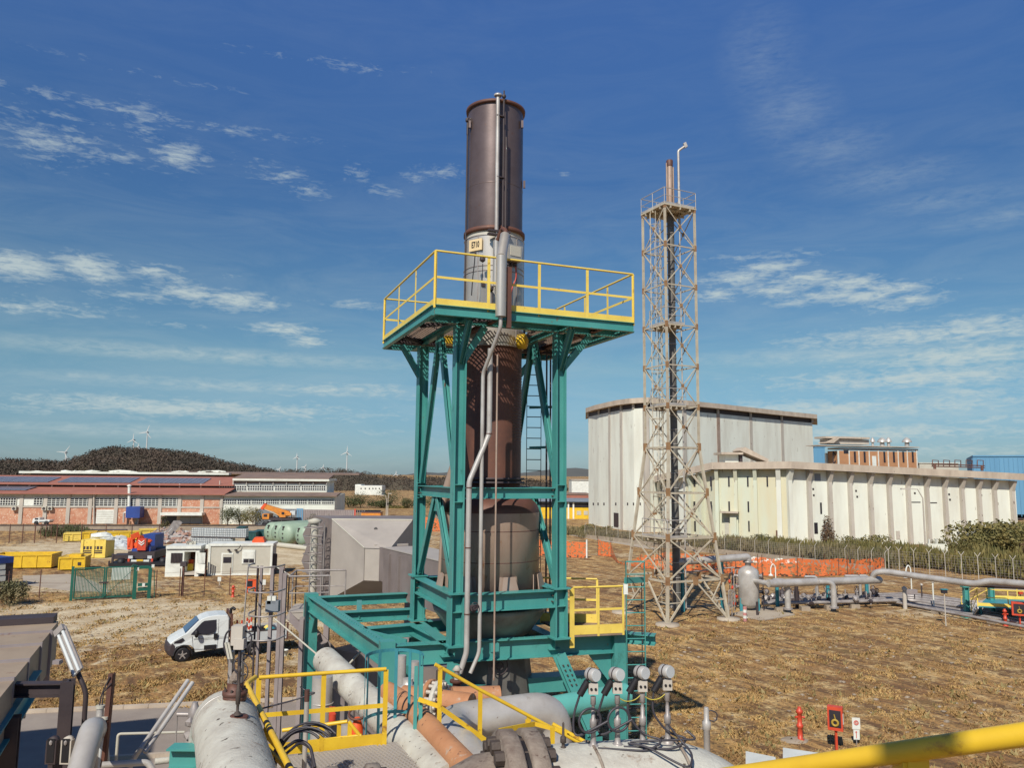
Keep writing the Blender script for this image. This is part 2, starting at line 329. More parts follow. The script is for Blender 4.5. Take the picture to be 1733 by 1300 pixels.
class Plane:
    """vertical plane through two plan points; s along, z up, o outwards to the viewer"""
    def __init__(s, A, B):
        s.A = V((A.x, A.y, 0)); d = V((B.x-A.x, B.y-A.y, 0)); s.len = d.length; s.t = d.normalized()
        n = V((s.t.y, -s.t.x, 0)); s.n = n if n.dot(V((0, 0, 0))-s.A) > 0 else -n
    def sz(s, px, py, off=0):
        d = ray(px, py); A = s.A+s.n*off; k = (A-CAM).dot(s.n)/d.dot(s.n); P = CAM+d*k
        return (P-s.A).dot(s.t), P.z
    def P(s, a, z, o=0): return s.A+s.t*a+Z*z+s.n*o
    def px(s, px, py, o=0):
        a, z = s.sz(px, py, o); return s.P(a, z, o)
    def box(s, mb, a0, a1, z0, z1, o0, o1):
        return mb.ob(s.P((a0+a1)/2, (z0+z1)/2, (o0+o1)/2), s.t*(a1-a0)/2, s.n*(o1-o0)/2, Z*(z1-z0)/2)
    def pbox(s, mb, x0, y0, x1, y1, o0, o1):   # front face seen between picture corners
        a0, z1 = s.sz(x0, y0, o1); a1, z0 = s.sz(x1, y1, o1); return s.box(mb, a0, a1, z0, z1, o0, o1)
def G(px, py): return onz(px, py, 0)
def PL(x0, y0, x1, y1): return Plane(G(x0, y0), G(x1, y1))
def leaves(name, m, parent, clumps, n, size, flat=.0, label=None, cat=None, kind=None, aspect=1.6, group=None, upright=False):
    """many small leaf quads filling a set of (centre, radii) clumps"""
    C = np.array([list(c)+list(r) for c, r in clumps]); vol = C[:, 3]*C[:, 4]*C[:, 5]; p = vol**.75; p /= p.sum()
    idx = rng.choice(len(C), n, p=p); d = rng.normal(size=(n, 3)); d /= np.linalg.norm(d, axis=1)[:, None]
    rad = rng.uniform(.45, 1.0, n)**.6; pos = C[idx, :3]+d*rad[:, None]*C[idx, 3:]*(1+rng.normal(0, .08, n))[:, None]
    a = rng.normal(size=(n, 3)); a += d*.8; a /= np.linalg.norm(a, axis=1)[:, None]
    if upright: t1 = np.tile([0, 0, 1.0], (n, 1))+rng.normal(0, .18, (n, 3))
    else: t1 = np.cross(a, rng.normal(size=(n, 3)))
    t1 /= np.linalg.norm(t1, axis=1)[:, None]
    t2 = np.cross(a, t1); t2 /= np.maximum(np.linalg.norm(t2, axis=1), 1e-6)[:, None]; sz = size*rng.uniform(.5, 1.3, n)
    t1 *= (sz*aspect)[:, None]/2; t2 *= sz[:, None]/2
    vs = np.stack([pos-t1, pos+t2*.9, pos+t1, pos-t2*.9], 1).reshape(-1, 3)
    vs[:, 2] = np.maximum(vs[:, 2], C[:, 2].min()-C[:, 5].max()*.98)
    lo = vs.min(0); hi = vs.max(0); o = V(((lo[0]+hi[0])/2, (lo[1]+hi[1])/2, lo[2]))
    me = bpy.data.meshes.new(name); me.vertices.add(4*n); me.vertices.foreach_set('co', (vs-np.array(o)).ravel())
    me.loops.add(4*n); me.loops.foreach_set('vertex_index', np.arange(4*n)); me.polygons.add(n)
    me.polygons.foreach_set('loop_start', np.arange(0, 4*n, 4)); me.polygons.foreach_set('loop_total', np.full(n, 4)); me.materials.append(m); me.update(calc_edges=True)
    ob = bpy.data.objects.new(name, me); col.objects.link(ob); W[ob] = o
    if parent is not None: ob.parent = parent; ob.location = o-W[parent]
    else: ob.location = o
    return tag(ob, label, cat, group, kind)
def railing(parent, pts, h=1.1, m=None, rr=.024, posts=None, toe=.15, sp=1.2, pw=.06, mid=True, close=False, flat=True, name='railing'):
    """handrail, mid rail and toe board along floor points; posts are sub-parts"""
    m = m or yel; pts = [V(p) for p in pts]
    if close: pts = pts+[pts[0]]
    mb = MB(); mb.path([p+Z*h for p in pts], rr, 8, bend=.06, seg=3)
    if mid:
        for a, b in zip(pts, pts[1:]):
            if flat: mb.bar(a+Z*h*.52, b+Z*h*.52, .012, .055)
            else: mb.tube(a+Z*h*.52, b+Z*h*.52, rr*.7, 6)
    ra = mb.build(name, m, parent)
    if toe:
        tb = MB()
        for a, b in zip(pts, pts[1:]): tb.bar(a+Z*toe/2, b+Z*toe/2, .01, toe)
        tb.build('toe_board', m, parent)
    done = []
    for a, b in zip(pts, pts[1:]):
        k = max(1, round((b-a).length/sp))
        for i in range(k+1):
            p = a.lerp(b, i/k)
            if any((p-q).length < .2 for q in done): continue
            done.append(p); d = (b-a); d.z = 0; pb = MB()
            if flat: pb.bar(p-Z*.05, p+Z*(h-.01), .014, pw, u=d.normalized())
            else: pb.tube(p, p+Z*(h-.01), rr*.8, 6)
            pb.build('post', m, ra)
    return ra
def ladder(parent, base, top, wd, side, m, r=.015, sp=.3, stile=.05, name='ladder'):
    base, top, side = V(base), V(top), V(side).normalized(); mb = MB(); d = (top-base)
    for k in (-1, 1): mb.bar(base+side*k*wd/2, top+side*k*wd/2, stile, .014, u=side)
    la = mb.build(name, m, parent); n = int(d.length/sp)
    for i in range(1, n):
        p = base+d*(i/n); rb = MB(); rb.tube(p-side*wd/2, p+side*wd/2, r, 6); rb.build('rung', m, la)
    return la
def text(s, plane_o, t, n, size, m, parent, name='lettering', th=.01, sxx=.62):
    """raised lettering standing on a vertical face"""
    cu = bpy.data.curves.new(name, 'FONT'); cu.body = s; cu.size = size; cu.extrude = th; cu.offset = size*.025; cu.align_x = 'CENTER'; cu.align_y = 'CENTER'
    tmp = bpy.data.objects.new('tmp', cu); col.objects.link(tmp); dg = bpy.context.evaluated_depsgraph_get()
    me = bpy.data.meshes.new_from_object(tmp.evaluated_get(dg)); bpy.data.objects.remove(tmp)
    t = V(t).normalized(); n = V(n).normalized(); mb = MB()
    mb.add([V(plane_o)+t*v.co.x*sxx+(n.cross(t))*v.co.y+n*v.co.z for v in me.vertices], [tuple(p.vertices) for p in me.polygons])
    return mb.build(name, m, parent)
# ------------------------------------------------------------------ ground, roads, hills
def fbm(x, y, s, seed=0):
    r = np.random.default_rng(seed); t = np.zeros_like(x); a = 1
    for k in range(5):
        for _ in range(3):
            th = r.uniform(0, 6.28); ph = r.uniform(0, 6.28); f = (2**k)/s*r.uniform(.7, 1.4)
            t += a*np.sin((x*math.cos(th)+y*math.sin(th))*f*6.28+ph+2*np.sin((y*math.cos(th)-x*math.sin(th))*f*2.1+ph))/3
        a *= .55
    return t
def groundmat(name, grass=True):
    m = bpy.data.materials.new(name); m.use_nodes = True; t = m.node_tree; n = t.nodes; l = t.links
    b = n['Principled BSDF']; b.inputs['Roughness'].default_value = 1
    g = n.new('ShaderNodeTexCoord')
    def noise(s, d=6, r=.6, st=(1, 1, 1), rz=0, dist=0):
        mp = n.new('ShaderNodeMapping'); mp.inputs['Scale'].default_value = st; mp.inputs['Rotation'].default_value = (0, 0, rz); l.new(g.outputs['Object'], mp.inputs[0])
        x = n.new('ShaderNodeTexNoise'); x.inputs['Scale'].default_value = s; x.inputs['Detail'].default_value = d; x.inputs['Roughness'].default_value = r; x.inputs['Distortion'].default_value = dist
        l.new(mp.outputs[0], x.inputs['Vector']); return x.outputs[0]
    def rng_(s, a, bb):
        x = n.new('ShaderNodeMapRange'); x.inputs[1].default_value = a; x.inputs[2].default_value = bb; l.new(s, x.inputs[0]); return x.outputs[0]
    def mix(f, a, bb):
        x = n.new('ShaderNodeMix'); x.data_type = 'RGBA'
        if isinstance(f, (int, float)): x.inputs[0].default_value = f
        else: l.new(f, x.inputs[0])
        for i, cc in ((6, a), (7, bb)):
            if isinstance(cc, tuple): x.inputs[i].default_value = (*cc, 1)
            else: l.new(cc, x.inputs[i])
        return x.outputs[2]
    def at(nm):
        x = n.new('ShaderNodeAttribute'); x.attribute_name = nm; return x.outputs['Fac']
    gr = mix(rng_(noise(.09, 9, .68), .40, .60), (.54, .325, .115), (.30, .15, .052))          # straw and brown turf
    gr = mix(rng_(noise(.30, 7, .68), .52, .66), gr, (.20, .13, .042))            # greener patches
    mq = n.new('ShaderNodeMapping'); mq.inputs['Rotation'].default_value = (0, 0, R(-32)); l.new(g.outputs['Object'], mq.inputs[0])
    mq2 = n.new('ShaderNodeMapping'); mq2.inputs['Scale'].default_value = (1.1, .12, 1); l.new(mq.outputs[0], mq2.inputs[0]); xq = n.new('ShaderNodeTexNoise'); xq.inputs['Scale'].default_value = 1.5; xq.inputs['Detail'].default_value = 6; xq.inputs['Roughness'].default_value = .68; l.new(mq2.outputs[0], xq.inputs['Vector'])
    gr = mix(rng_(xq.outputs[0], .44, .58), gr, (.15, .075, .03))  # mown swathes
    gr = mix(rng_(noise(.9, 8, .78), .50, .62), gr, (.64, .455, .21))
    gr = mix(rng_(noise(6, 6, .75), .51, .61), gr, (.085, .055, .022))
    di = mix(rng_(noise(.5, 9, .7), .40, .62), (.62, .52, .35), (.42, .31, .18))
    di = mix(rng_(noise(3.5, 5, .7), .55, .7), di, (.20, .14, .075))
    f1 = n.new('ShaderNodeMath'); f1.operation = 'ADD'; l.new(at('dirt'), f1.inputs[0])
    f2 = n.new('ShaderNodeMath'); f2.operation = 'MULTIPLY_ADD'; l.new(noise(1.3, 9, .75), f2.inputs[0]); f2.inputs[1].default_value = 1.5; f2.inputs[2].default_value = -.75; l.new(f2.outputs[0], f1.inputs[1])
    c = mix(rng_(f1.outputs[0], .42, .62), gr, di)
    l.new(c, b.inputs['Base Color'])
    bn = n.new('ShaderNodeBump'); bn.inputs['Strength'].default_value = .9; bn.inputs['Distance'].default_value = .08
    l.new(noise(7, 8, .7), bn.inputs['Height']); l.new(bn.outputs[0], b.inputs['Normal']); return m
xs = np.concatenate([np.linspace(-3000, -220, 26)[:-1], np.linspace(-220, -70, 60)[:-1], np.linspace(-70, 70, 281)[:-1], np.linspace(70, 220, 60)[:-1], np.linspace(220, 3000, 26)])
ys = np.concatenate([np.linspace(-200, 0, 6)[:-1], np.linspace(0, 100, 201)[:-1], np.linspace(100, 260, 80)[:-1], np.linspace(260, 9000, 60)])
X, Y = np.meshgrid(xs, ys); ny, nx = X.shape
def soft(cx, cy, rx, ry, rot=0):
    dx = X-cx; dy = Y-cy; c, s = math.cos(rot), math.sin(rot); a = (dx*c+dy*s)/rx; b_ = (-dx*s+dy*c)/ry
    return np.clip(1.35-np.sqrt(a*a+b_*b_), 0, 1)
dirt = np.zeros_like(X)
for (px, py, ex, ey, k) in [(200, 1045, 12, 7.5, 1.15), (330, 1055, 11, 5.5, 1.0), (260, 1080, 8, 3, .6), (60, 990, 20, 7, .55), (300, 925, 26, 20, .85), (470, 935, 22, 17, .9), (150, 930, 20, 5, .75), (480, 1115, 3.5, 2.2, .55),
                         (560, 905, 25, 30, .7), (100, 893, 60, 8, .7), (60, 928, 16, 2.2, 1.0), (1050, 975, 12, 7, .30), (1450, 985, 22, 3, .45), (1650, 1040, 14, 3, .5), (1300, 1030, 14, 3.5, .45), (950, 905, 20, 30, .3),
                         (1240, 950, 18, 5, .35), (1060, 940, 18, 4, .45), (1300, 1110, 14, 5, .12), (80, 960, 16, 4, .2)]:
    p = G(px, py); dirt = np.maximum(dirt, soft(p.x, p.y, ex, ey)*k)
for (a_, b_) in ((( 190, 1024), (330, 1075)), ((330, 1075), (470, 1098)), ((205, 1018), (360, 1062)), ((360, 1062), (500, 1080)), ((190, 1060), (120, 1120)), ((215, 1062), (160, 1130)), ((1120, 1085), (1500, 1040)), ((1120, 1100), (1560, 1048))):
    p, q = G(*a_), G(*b_); n__ = int((q-p).length/.5)
    for i in range(n__): c_ = p.lerp(q, i/n__); dirt = np.maximum(dirt, soft(c_.x, c_.y, .38, .38)*(.75 if a_[0] < 900 else .35))
dirt += .10*fbm(X, Y, 9, 3)
gz = np.zeros_like(X); farm = np.clip((Y-330)/500, 0, 1); gz += farm*np.abs(fbm(X, Y, 600, 5))*6
me = bpy.data.meshes.new('ground'); me.vertices.add(nx*ny); me.vertices.foreach_set('co', np.stack([X, Y, gz], -1).ravel())
ii = np.arange(nx*ny).reshape(ny, nx); q = np.stack([ii[:-1, :-1], ii[:-1, 1:], ii[1:, 1:], ii[1:, :-1]], -1).reshape(-1, 4)
me.loops.add(q.size); me.loops.foreach_set('vertex_index', q.ravel()); me.polygons.add(len(q)); me.polygons.foreach_set('loop_start', np.arange(0, q.size, 4)); me.polygons.foreach_set('loop_total', np.full(len(q), 4))
me.update(calc_edges=True); at_ = me.attributes.new('dirt', 'FLOAT', 'POINT'); at_.data.foreach_set('value', dirt.ravel().astype(np.float32))
me.materials.append(groundmat('dry_grass_and_bare_earth')); go = bpy.data.objects.new('ground', me); col.objects.link(go); tag(go, kind='structure')
asphalt = mat('sun_bleached_asphalt', (.30, .255, .215), (.23, .19, .165), rough=.95, scale=.5, spots=.12, spotc=(.14, .12, .10), bump=.4, bscale=14)
a, b = G(-40, 1213), G(760, 1176); d = (b-a).normalized(); a -= d*20
mb = MB(); mb.add([a+Z*.004, b+Z*.004, b+V((1.5, -7, .004)), V((3, 3, .004)), V((-50, 3, .004))], [(0, 4, 3, 2, 1)]); mb.build('road', asphalt, kind='structure')
mb = MB(); n_ = 42
for i in range(n_):
    p, q = a.lerp(b, i/n_), a.lerp(b, (i+.985)/n_); mb.bar(p+Z*.06+V((0, .12, 0)), q+Z*.06+V((0, .12, 0)), .2, .12)
mb.build('kerb', conc, kind='structure')
mb = MB(); n_ = 30; a, b = G(140, 1290), G(345, 1278)
for i in range(n_): p, q = a.lerp(b, i/n_), a.lerp(b, (i+.98)/n_); mb.bar(p+Z*.06, q+Z*.06, .15, .14)
mb.build('kerb', conc, kind='structure')
# gravel strip by the far yard, pads and paths
pads = mat('pale_concrete_slab', (.42, .36, .28), (.33, .27, .21), rough=.95, scale=.7, spots=.15, spotc=(.22, .17, .12), bump=.3)
def pad(name, px, m=pads, h=.006):
    mb = MB(); g = [G(*p) for p in px]; mb.prism([p+Z*h for p in g], V((0, 0, -h-.02))); return mb.build(name, m, kind='structure')
pad('concrete_pad', [(1236, 1040), (1290, 1052), (1345, 1042), (1300, 1028)], pads, .06)
pad('path', [(1482, 972), (1490, 969), (1733, 998), (1800, 1007), (1800, 1011), (1733, 1003)], pads, .03)
pad('path', [(962, 906), (1000, 905), (1112, 928), (1105, 931)], pads, .03)
pad('paved_track', [(38, 975), (118, 972), (160, 985), (190, 1003), (110, 1000), (40, 990)], pads, .012)
pad('concrete_pad', [(1288, 1046), (1318, 1040), (1330, 1044), (1300, 1050)], pads, .02)
# far hills: one terrain each, then the scrub that covers it
def hill(name, prof, D, depth, m, base=-12, jag=.02):
    """ridge line given as picture points at distance D, falling off to both sides over depth"""
    px = np.array([p[0] for p in prof], float); py = np.array([p[1] for p in prof], float)
    xx = np.linspace(px[0], px[-1], 90); yy = np.interp(xx, px, py); ridge = [aty(x, y, D) for x, y in zip(xx, yy)]
    vs = []; K = 13
    for j in range(K):
        t = j/(K-1)*2-1; fall = math.cos(t*math.pi/2)**.8 if abs(t) < 1 else 0
        for i, p in enumerate(ridge):
            e = math.sin(math.pi*min(1, max(0, i/(len(ridge)-1))))**.15
            wob = 1+.10*math.sin(i*.5+j*1.7)*(1-abs(fall)) ; vs.append((p.x*(1+t*depth/D), D+t*depth, base+(p.z-base)*fall*wob))
    n = len(ridge); fs = [(j*n+i, j*n+i+1, (j+1)*n+i+1, (j+1)*n+i) for j in range(K-1) for i in range(n-1)]
    mb = MB(); mb.add(vs, fs, True); o = mb.build(name, m, kind='structure'); return vs, n, K
hillm = mat('dry_hill_earth', (.13, .10, .055), (.075, .065, .04), rough=1, scale=.02, bump=.2, obj=True)
mtm = mat('far_mountain_scrub', (.10, .10, .09), (.08, .085, .08), rough=1, scale=.002, bump=0)
HV = hill('wooded_hill', [(-120, 800), (-60, 792), (0, 786), (60, 788), (110, 790), (150, 776), (185, 766), (240, 768), (300, 772), (340, 778), (380, 790), (430, 800), (470, 806)], 620, 190, hillm)
HV2 = hill('scrub_hill', [(400, 806), (470, 803), (520, 801), (570, 800), (610, 804), (650, 811), (700, 812), (760, 812), (840, 813), (900, 817), (960, 822)], 520, 170, hillm)
hill('mountain', [(600, 812), (640, 807), (680, 805), (715, 799), (745, 801), (770, 798), (830, 796), (880, 801), (940, 794), (975, 792), (1020, 797), (1100, 800), (1300, 803), (1500, 806)], 8500, 1500, mtm, base=-60)
hill('mountain', [(-200, 796), (0, 795), (200, 797), (420, 800), (600, 812), (660, 812)], 5200, 900, mtm, base=-60)
def scrub(name, HVt, cnt, rad, m, prob=None, label=None):
    vs, n, K = HVt; cl_ = []; c = 0
    while c < cnt:
        j = random.randint(1, K//2); i = random.randint(1, n-2); p = V(vs[j*n+i]).lerp(V(vs[(j-1)*n+i+random.choice((-1, 0, 1))]), random.random()); 
        if prob and random.random() > prob(p): continue
        r = random.uniform(.6, 1.3)*rad; cl_.append(((p.x, p.y, p.z+r*.35), (r*1.1, r*1.1, r*.8))); c += 1
    return leaves(name, m, None, cl_, int(cnt*44), rad*.24, kind='stuff', label=label, aspect=1.1)
scrub('hill_woodland', HV, 2600, 4.2, lf_hill, label='dark brown-green woodland covering the rounded hill')
scrub('hill_scrub', HV2, 1500, 2.6, lf_hill, label='low brown scrub scattered over the hill behind the white house')
# dry grass stubble standing up from the turf nearest the camera
def tufts(name, cnt, area, size, m, label):
    pts = []
    PX = rng.uniform(area[0], area[2], cnt*2); PY = rng.uniform(area[1]**.5, area[3]**.5, cnt*2)**2
    pts = np.array([tuple(G(a_, b_).xy) for a_, b_ in zip(PX, PY)]); fb = fbm(pts[:, 0], pts[:, 1], 3.5, 17)+.6*fbm(pts[:, 0], pts[:, 1], .9, 8); kp = fb+rng.normal(0, .25, len(fb)) > .1
    pts = pts[kp]; fb = fb[kp]; size = size*(.75+.5*np.clip(fb, 0, 1.6)); n = len(pts); a = rng.uniform(0, 6.28, n); h = size*rng.uniform(.4, 1.3, n); wd = size*rng.uniform(.25, .6, n)
    lean = rng.normal(0, .6, (n, 2))*h[:, None]
    vs = np.zeros((n, 3, 3)); vs[:, 0, 0] = pts[:, 0]-np.cos(a)*wd; vs[:, 0, 1] = pts[:, 1]-np.sin(a)*wd
    vs[:, 1, 0] = pts[:, 0]+np.cos(a)*wd; vs[:, 1, 1] = pts[:, 1]+np.sin(a)*wd
    vs[:, 2, 0] = pts[:, 0]+lean[:, 0]; vs[:, 2, 1] = pts[:, 1]+lean[:, 1]; vs[:, 2, 2] = h
    me = bpy.data.meshes.new(name); me.vertices.add(3*n); me.vertices.foreach_set('co', vs.ravel()); me.loops.add(3*n); me.loops.foreach_set('vertex_index', np.arange(3*n))
    me.polygons.add(n); me.polygons.foreach_set('loop_start', np.arange(0, 3*n, 3)); me.polygons.foreach_set('loop_total', np.full(n, 3)); me.materials.append(m); me.update(calc_edges=True)
    o = bpy.data.objects.new(name, me); col.objects.link(o); tag(o, label, kind='stuff')
straw = mat('straw_blades', (.46, .30, .115), (.24, .14, .052), rough=.9, scale=.7, thr=(.4, .6), bump=0, spots=.3, spotc=(.44, .35, .18))
tufts('dry_grass', 60000, (930, 1040, 1760, 1330), .07, straw, 'dry yellow-brown mown grass of the field on the right')
tufts('dry_grass', 42000, (-20, 1005, 700, 1200), .075, straw, 'dry brown grass between the green gate and the road')

tufts('weeds', 2200, (930, 1030, 1760, 1320), .16, leafmat('green_brown_weeds', (.18, .145, .05), (.30, .22, .09), .5), 'scattered taller green-brown weeds in the right field')
tufts('weeds', 2200, (-20, 985, 700, 1195), .15, MT['green_brown_weeds'], 'scattered taller green-brown weeds around the dirt patch at left')
mb = MB(); rs = random.Random(21)
for i in range(420):
    x, y = (rs.uniform(60, 520), rs.uniform(1005, 1110)) if i % 2 else (rs.uniform(1110, 1733), rs.uniform(1040, 1250)); p = G(x, y); s = rs.uniform(.03, .09); mb.blob(p+Z*s*.3, (s*1.3, s, s*.6), 1, .25)
mb.build('stones', stone, kind='stuff', label='small pale stones scattered over the dry grass and dirt')
# ------------------------------------------------------------------ left: factory halls
FAC = PL(0, 887, 375, 887.5); sA = FAC.sz(-260, 887)[0]; sB, _ = FAC.sz(375, 887); sC, _ = FAC.sz(566, 862)
zE = FAC.sz(375, 839)[1]; 
bf = thing('brick_factory', 'long low factory hall with patchy red brick wall and red roofs with solar panels', 'factory', FAC.P(sB, 0))
Pz = lambda px, py: FAC.sz(px, py)[1]
z1 = Pz(190, 836.5); zb = Pz(190, 858.5); zw = Pz(190, 844)
mb = MB(); FAC.box(mb, sA, sB, 0, zb-.12, -22, 0); mb.build('wall', brick, bf)
mb = MB(); FAC.box(mb, sA, sB, zb+.12, z1-.05, -21.9, -.02); mb.build('upper_wall', cream, bf)
mb = MB(); FAC.box(mb, sA, sB, zb-.12, zb+.12, -.3, .12); mb.build('string_course', pier, bf)
for i, x in enumerate([-120, -60, -15, 35, 76, 115, 152, 196, 232, 270, 303, 341]):
    s, _ = FAC.sz(x, 870); mb = MB(); FAC.box(mb, s-.3, s+.3, 0, z1-.1, -.1, .16); mb.build('pilaster', pier, bf)
mb = MB(); FAC.box(mb, sB-.35, sB+.05, 0, z1-.1, -.5, .2); mb.build('pilaster', pier, bf)
def win(parent, P, x0, y0, x1, y1, nx, nz, m=whitep, o=.0, gl=glass, fr=.08):
    a0, zt = P.sz(x0, y0, o); a1, zb_ = P.sz(x1, y1, o); mb = MB()
    for i in range(nx+1): s = a0+(a1-a0)*i/nx; P.box(mb, s-fr/2, s+fr/2, zb_, zt, o+.03, o+.09)
    for i in range(nz+1): z = zb_+(zt-zb_)*i/nz; P.box(mb, a0, a1, z-fr/2, z+fr/2, o+.034, o+.086)
    w_ = mb.build('window', m, parent); mb = MB(); P.box(mb, a0, a1, zb_, zt, o+.005, o+.03); mb.build('pane', gl, w_); return w_
for x0, x1, n in ((81, 115.5, 5), (119.5, 154, 5), (162, 196.5, 5), (199.5, 233, 5), (237.5, 269.5, 5), (273, 305, 5)): win(bf, FAC, x0, 843.5, x1, 857, n, 4, o=.02)
win(bf, FAC, 58, 843, 71.5, 855, 3, 3, o=.02); win(bf, FAC, 1, 843, 27, 855.5, 6, 3, o=.02)
for x0, x1 in ((309, 339.5), (343.5, 371)):
    mb = MB(); FAC.pbox(mb, x0, 846, x1, 858.3, -.02, .02); mb.build('brick_panel', brick, bf)
mb = MB(); FAC.pbox(mb, 30, 843.5, 56, 856, -.02, .02); mb.build('wall_panel', whitep, bf)
# lower roof, dark clerestory, upper roof
def roofslab(parent, s0, s1, o0, z0, o1, z1_, m, th=.15, name='roof', P=FAC):
    mb = MB(); mb.prism([P.P(s0, z0, o0), P.P(s1, z0, o0), P.P(s1, z1_, o1), P.P(s0, z1_, o1)], V((0, 0, -th))); return mb.build(name, m, parent)
zr1 = FAC.sz(190, 824.5, -7)[1]; zr2 = FAC.sz(190, 820, -6.6)[1]; zr3 = FAC.sz(190, 806, -15)[1]
lr = roofslab(bf, sA, sB+.5, .9, z1+.1, -7, zr1, rooft)
mb = MB(); FAC.box(mb, sA, sB+.2, zr1-.3, zr2, -21, -7.02); mb.build('clerestory_wall', darkm, bf)
ur = roofslab(bf, sA, sB+.3, -6.2, zr2, -15, zr3, rooft)
roofslab(bf, sA, sB+.3, -15, zr3, -24, zr2+.2, rooft)
def panels(parent, P, s0, s1, oa, za, ob_, zb_, nx, nz):
    w_ = (s1-s0)/nx
    for i in range(nx):
        mb = MB()
        for j in range(nz):
            t0, t1 = (j+.05)/nz, (j+.95)/nz
            q = [P.P(s0+w_*(i+.04), za+(zb_-za)*t+.12, oa+(ob_-oa)*t) for t in (t0,)]+[P.P(s0+w_*(i+.96), za+(zb_-za)*t0+.12, oa+(ob_-oa)*t0), P.P(s0+w_*(i+.96), za+(zb_-za)*t1+.12, oa+(ob_-oa)*t1), P.P(s0+w_*(i+.04), za+(zb_-za)*t1+.12, oa+(ob_-oa)*t1)]
            mb.prism(q, V((0, 0, -.06)))
        mb.build('solar_panel', solar, parent)
def so_(px, o): return FAC.sz(px, 815, o)[0]
for x0, x1, k in ((-40, 92, 16), (107, 228, 15), (240, 351, 14)):
    s0, s1 = so_(x0, -10), so_(x1, -10); panels(ur, FAC, s0, s1, -7.4, zr2+(zr3-zr2)*(1.2/8.8), -13, zr2+(zr3-zr2)*(6.8/8.8), k, 3)
s0, s1 = so_(-30, -4), so_(56, -4); panels(lr, FAC, s0, s1, -1.6, z1+.1+(zr1-z1)*.32, -6, z1+.1+(zr1-z1)*.86, 10, 3)
for x in (13, 50, 88, 125, 162, 200, 237, 270, 304, 340):
    p = FAC.px(x, 823.5, -6.7); mb = MB(); mb.tube(p-Z*.4, p+Z*.25, .14, 8); mb.lathe(p+Z*.25, [(.28, 0), (.05, .2)], 8); mb.build('roof_vent', pier, lr)
p = FAC.px(218.5, 857, .4); q = FAC.px(219, 823, .4); mb = MB(); mb.tube(V((p.x, p.y, p.z)), q, .26, 10); mb.lathe(q, [(.38, 0), (.38, .12), (.05, .3)], 10); mb.build('flue', whitep, bf)
mb = MB(); p = FAC.px(159, 886, .3); mb.tube(V((p.x, p.y, 0)), FAC.px(159, 838, .3), .14, 8); mb.blob(FAC.px(159, 837.5, .3), (.3, .3, .3)); mb.build('downpipe', pier, bf)
mb = MB(); FAC.pbox(mb, 163.5, 863, 191.5, 886.6, .02, .14); dr = mb.build('roller_door', whitep, bf)
mb = MB()
for k in range(1, 8): y = 863+k*3; a0, z = FAC.sz(163.5, y, .14); a1, _ = FAC.sz(191.5, y, .14); FAC.box(mb, a0, a1, z-.03, z+.03, .14, .17)
mb.build('rib', cream, dr)
for x in (23, 74, 84): 
    mb = MB(); FAC.pbox(mb, x-3.5, 857.5, x+3.5, 864, .15, .6); ac = mb.build('air_conditioner', cream, bf); mb = MB(); mb.lathe(FAC.px(x, 861, .61), [(.24, 0), (.24, .03)], 12, ax=FAC.n); mb.build('fan_grille', darkm, ac)
# canopy with metal doors
mb = MB(); FAC.pbox(mb, 271, 868, 341.5, 873, .1, 2.2); mb.build('canopy', whitep, bf)
mb = MB(); FAC.pbox(mb, 274, 874, 304, 886.5, .02, .1); mb.build('canopy_shade_panel', glass, bf)  # dark panel standing in for the shade beneath the canopy's left half
for x0, x1 in ((305, 322), (323, 340.5)): mb = MB(); FAC.pbox(mb, x0, 875, x1, 886.6, .3, .42); mb.build('metal_door', bluesteel, bf)
# blue tank on legs
bt = thing('blue_tank', 'blue rectangular tank on legs against the brick factory wall', 'tank', FAC.px(225, 886, 2))
mb = MB(); FAC.pbox(mb, 213.5, 858, 236, 877, .5, 2.6); mb.build('tank_body', bluep, bt)
for x in (215.5, 234):
    for o in (.7, 2.4): s, _ = FAC.sz(x, 880, o); mb = MB(); FAC.box(mb, s-.07, s+.07, 0, Pz(225, 877)+.1, o-.07, o+.07); mb.build('leg', darkm, bt)
mb = MB(); mb.path([FAC.px(213.5, 868, 1), FAC.px(209.5, 868, 1), FAC.px(209, 885, 1)], .16, 8, bend=.5); mb.build('pipe', silver, bt)
# the abandoned white part of the same hall
af = thing('abandoned_factory', 'abandoned white factory hall with two rows of small windows and mossy brown roofs', 'factory', FAC.P(sC, 0))
sb = sB+.06
z1b = z1-.1; mb = MB(); FAC.box(mb, sb, sC, 0, z1b, -20, -.02); mb.build('wall', wwall, af)
xs_ = [376.5, 401, 425.5, 449, 473.5, 497, 520.5, 544, 566]
for a_, b_ in zip(xs_, xs_[1:]): win(af, FAC, a_+1.2, 845.5, b_-1.2, 853.6, 6, 2, o=-.02, fr=.09)
zr1b = FAC.sz(470, 833, -7)[1]; roofslab(af, sb, sC+.4, .8, z1b+.12, -7, zr1b, roofg, .25)
xs2 = FAC.sz(553, 825, -7)[0]; zc0 = zr1b; zc1 = FAC.sz(470, 814, -7)[1]
mb = MB(); FAC.box(mb, sb, xs2, 0, zc1, -20, -7.02); mb.build('clerestory_wall', wwall, af)
for a_, b_ in ((372, 417), (419.5, 463), (465.5, 508), (510.5, 551)): win(af, FAC, a_, 822, b_, 830.5, 11, 2, o=-7.02, fr=.1)
mb = MB(); mb_s = FAC.sz(371, 815, -7)[0]; FAC.box(mb, sb, xs2, FAC.sz(470, 818.5, -7)[1], FAC.sz(470, 816, -7)[1], -7.02, -6.95); mb.build('dark_band', rusty, af)
mb = MB(); FAC.box(mb, sb, xs2+.5, zc1, zc1+.35, -20.5, -6.2); mb.build('roof_edge', wwall, af)
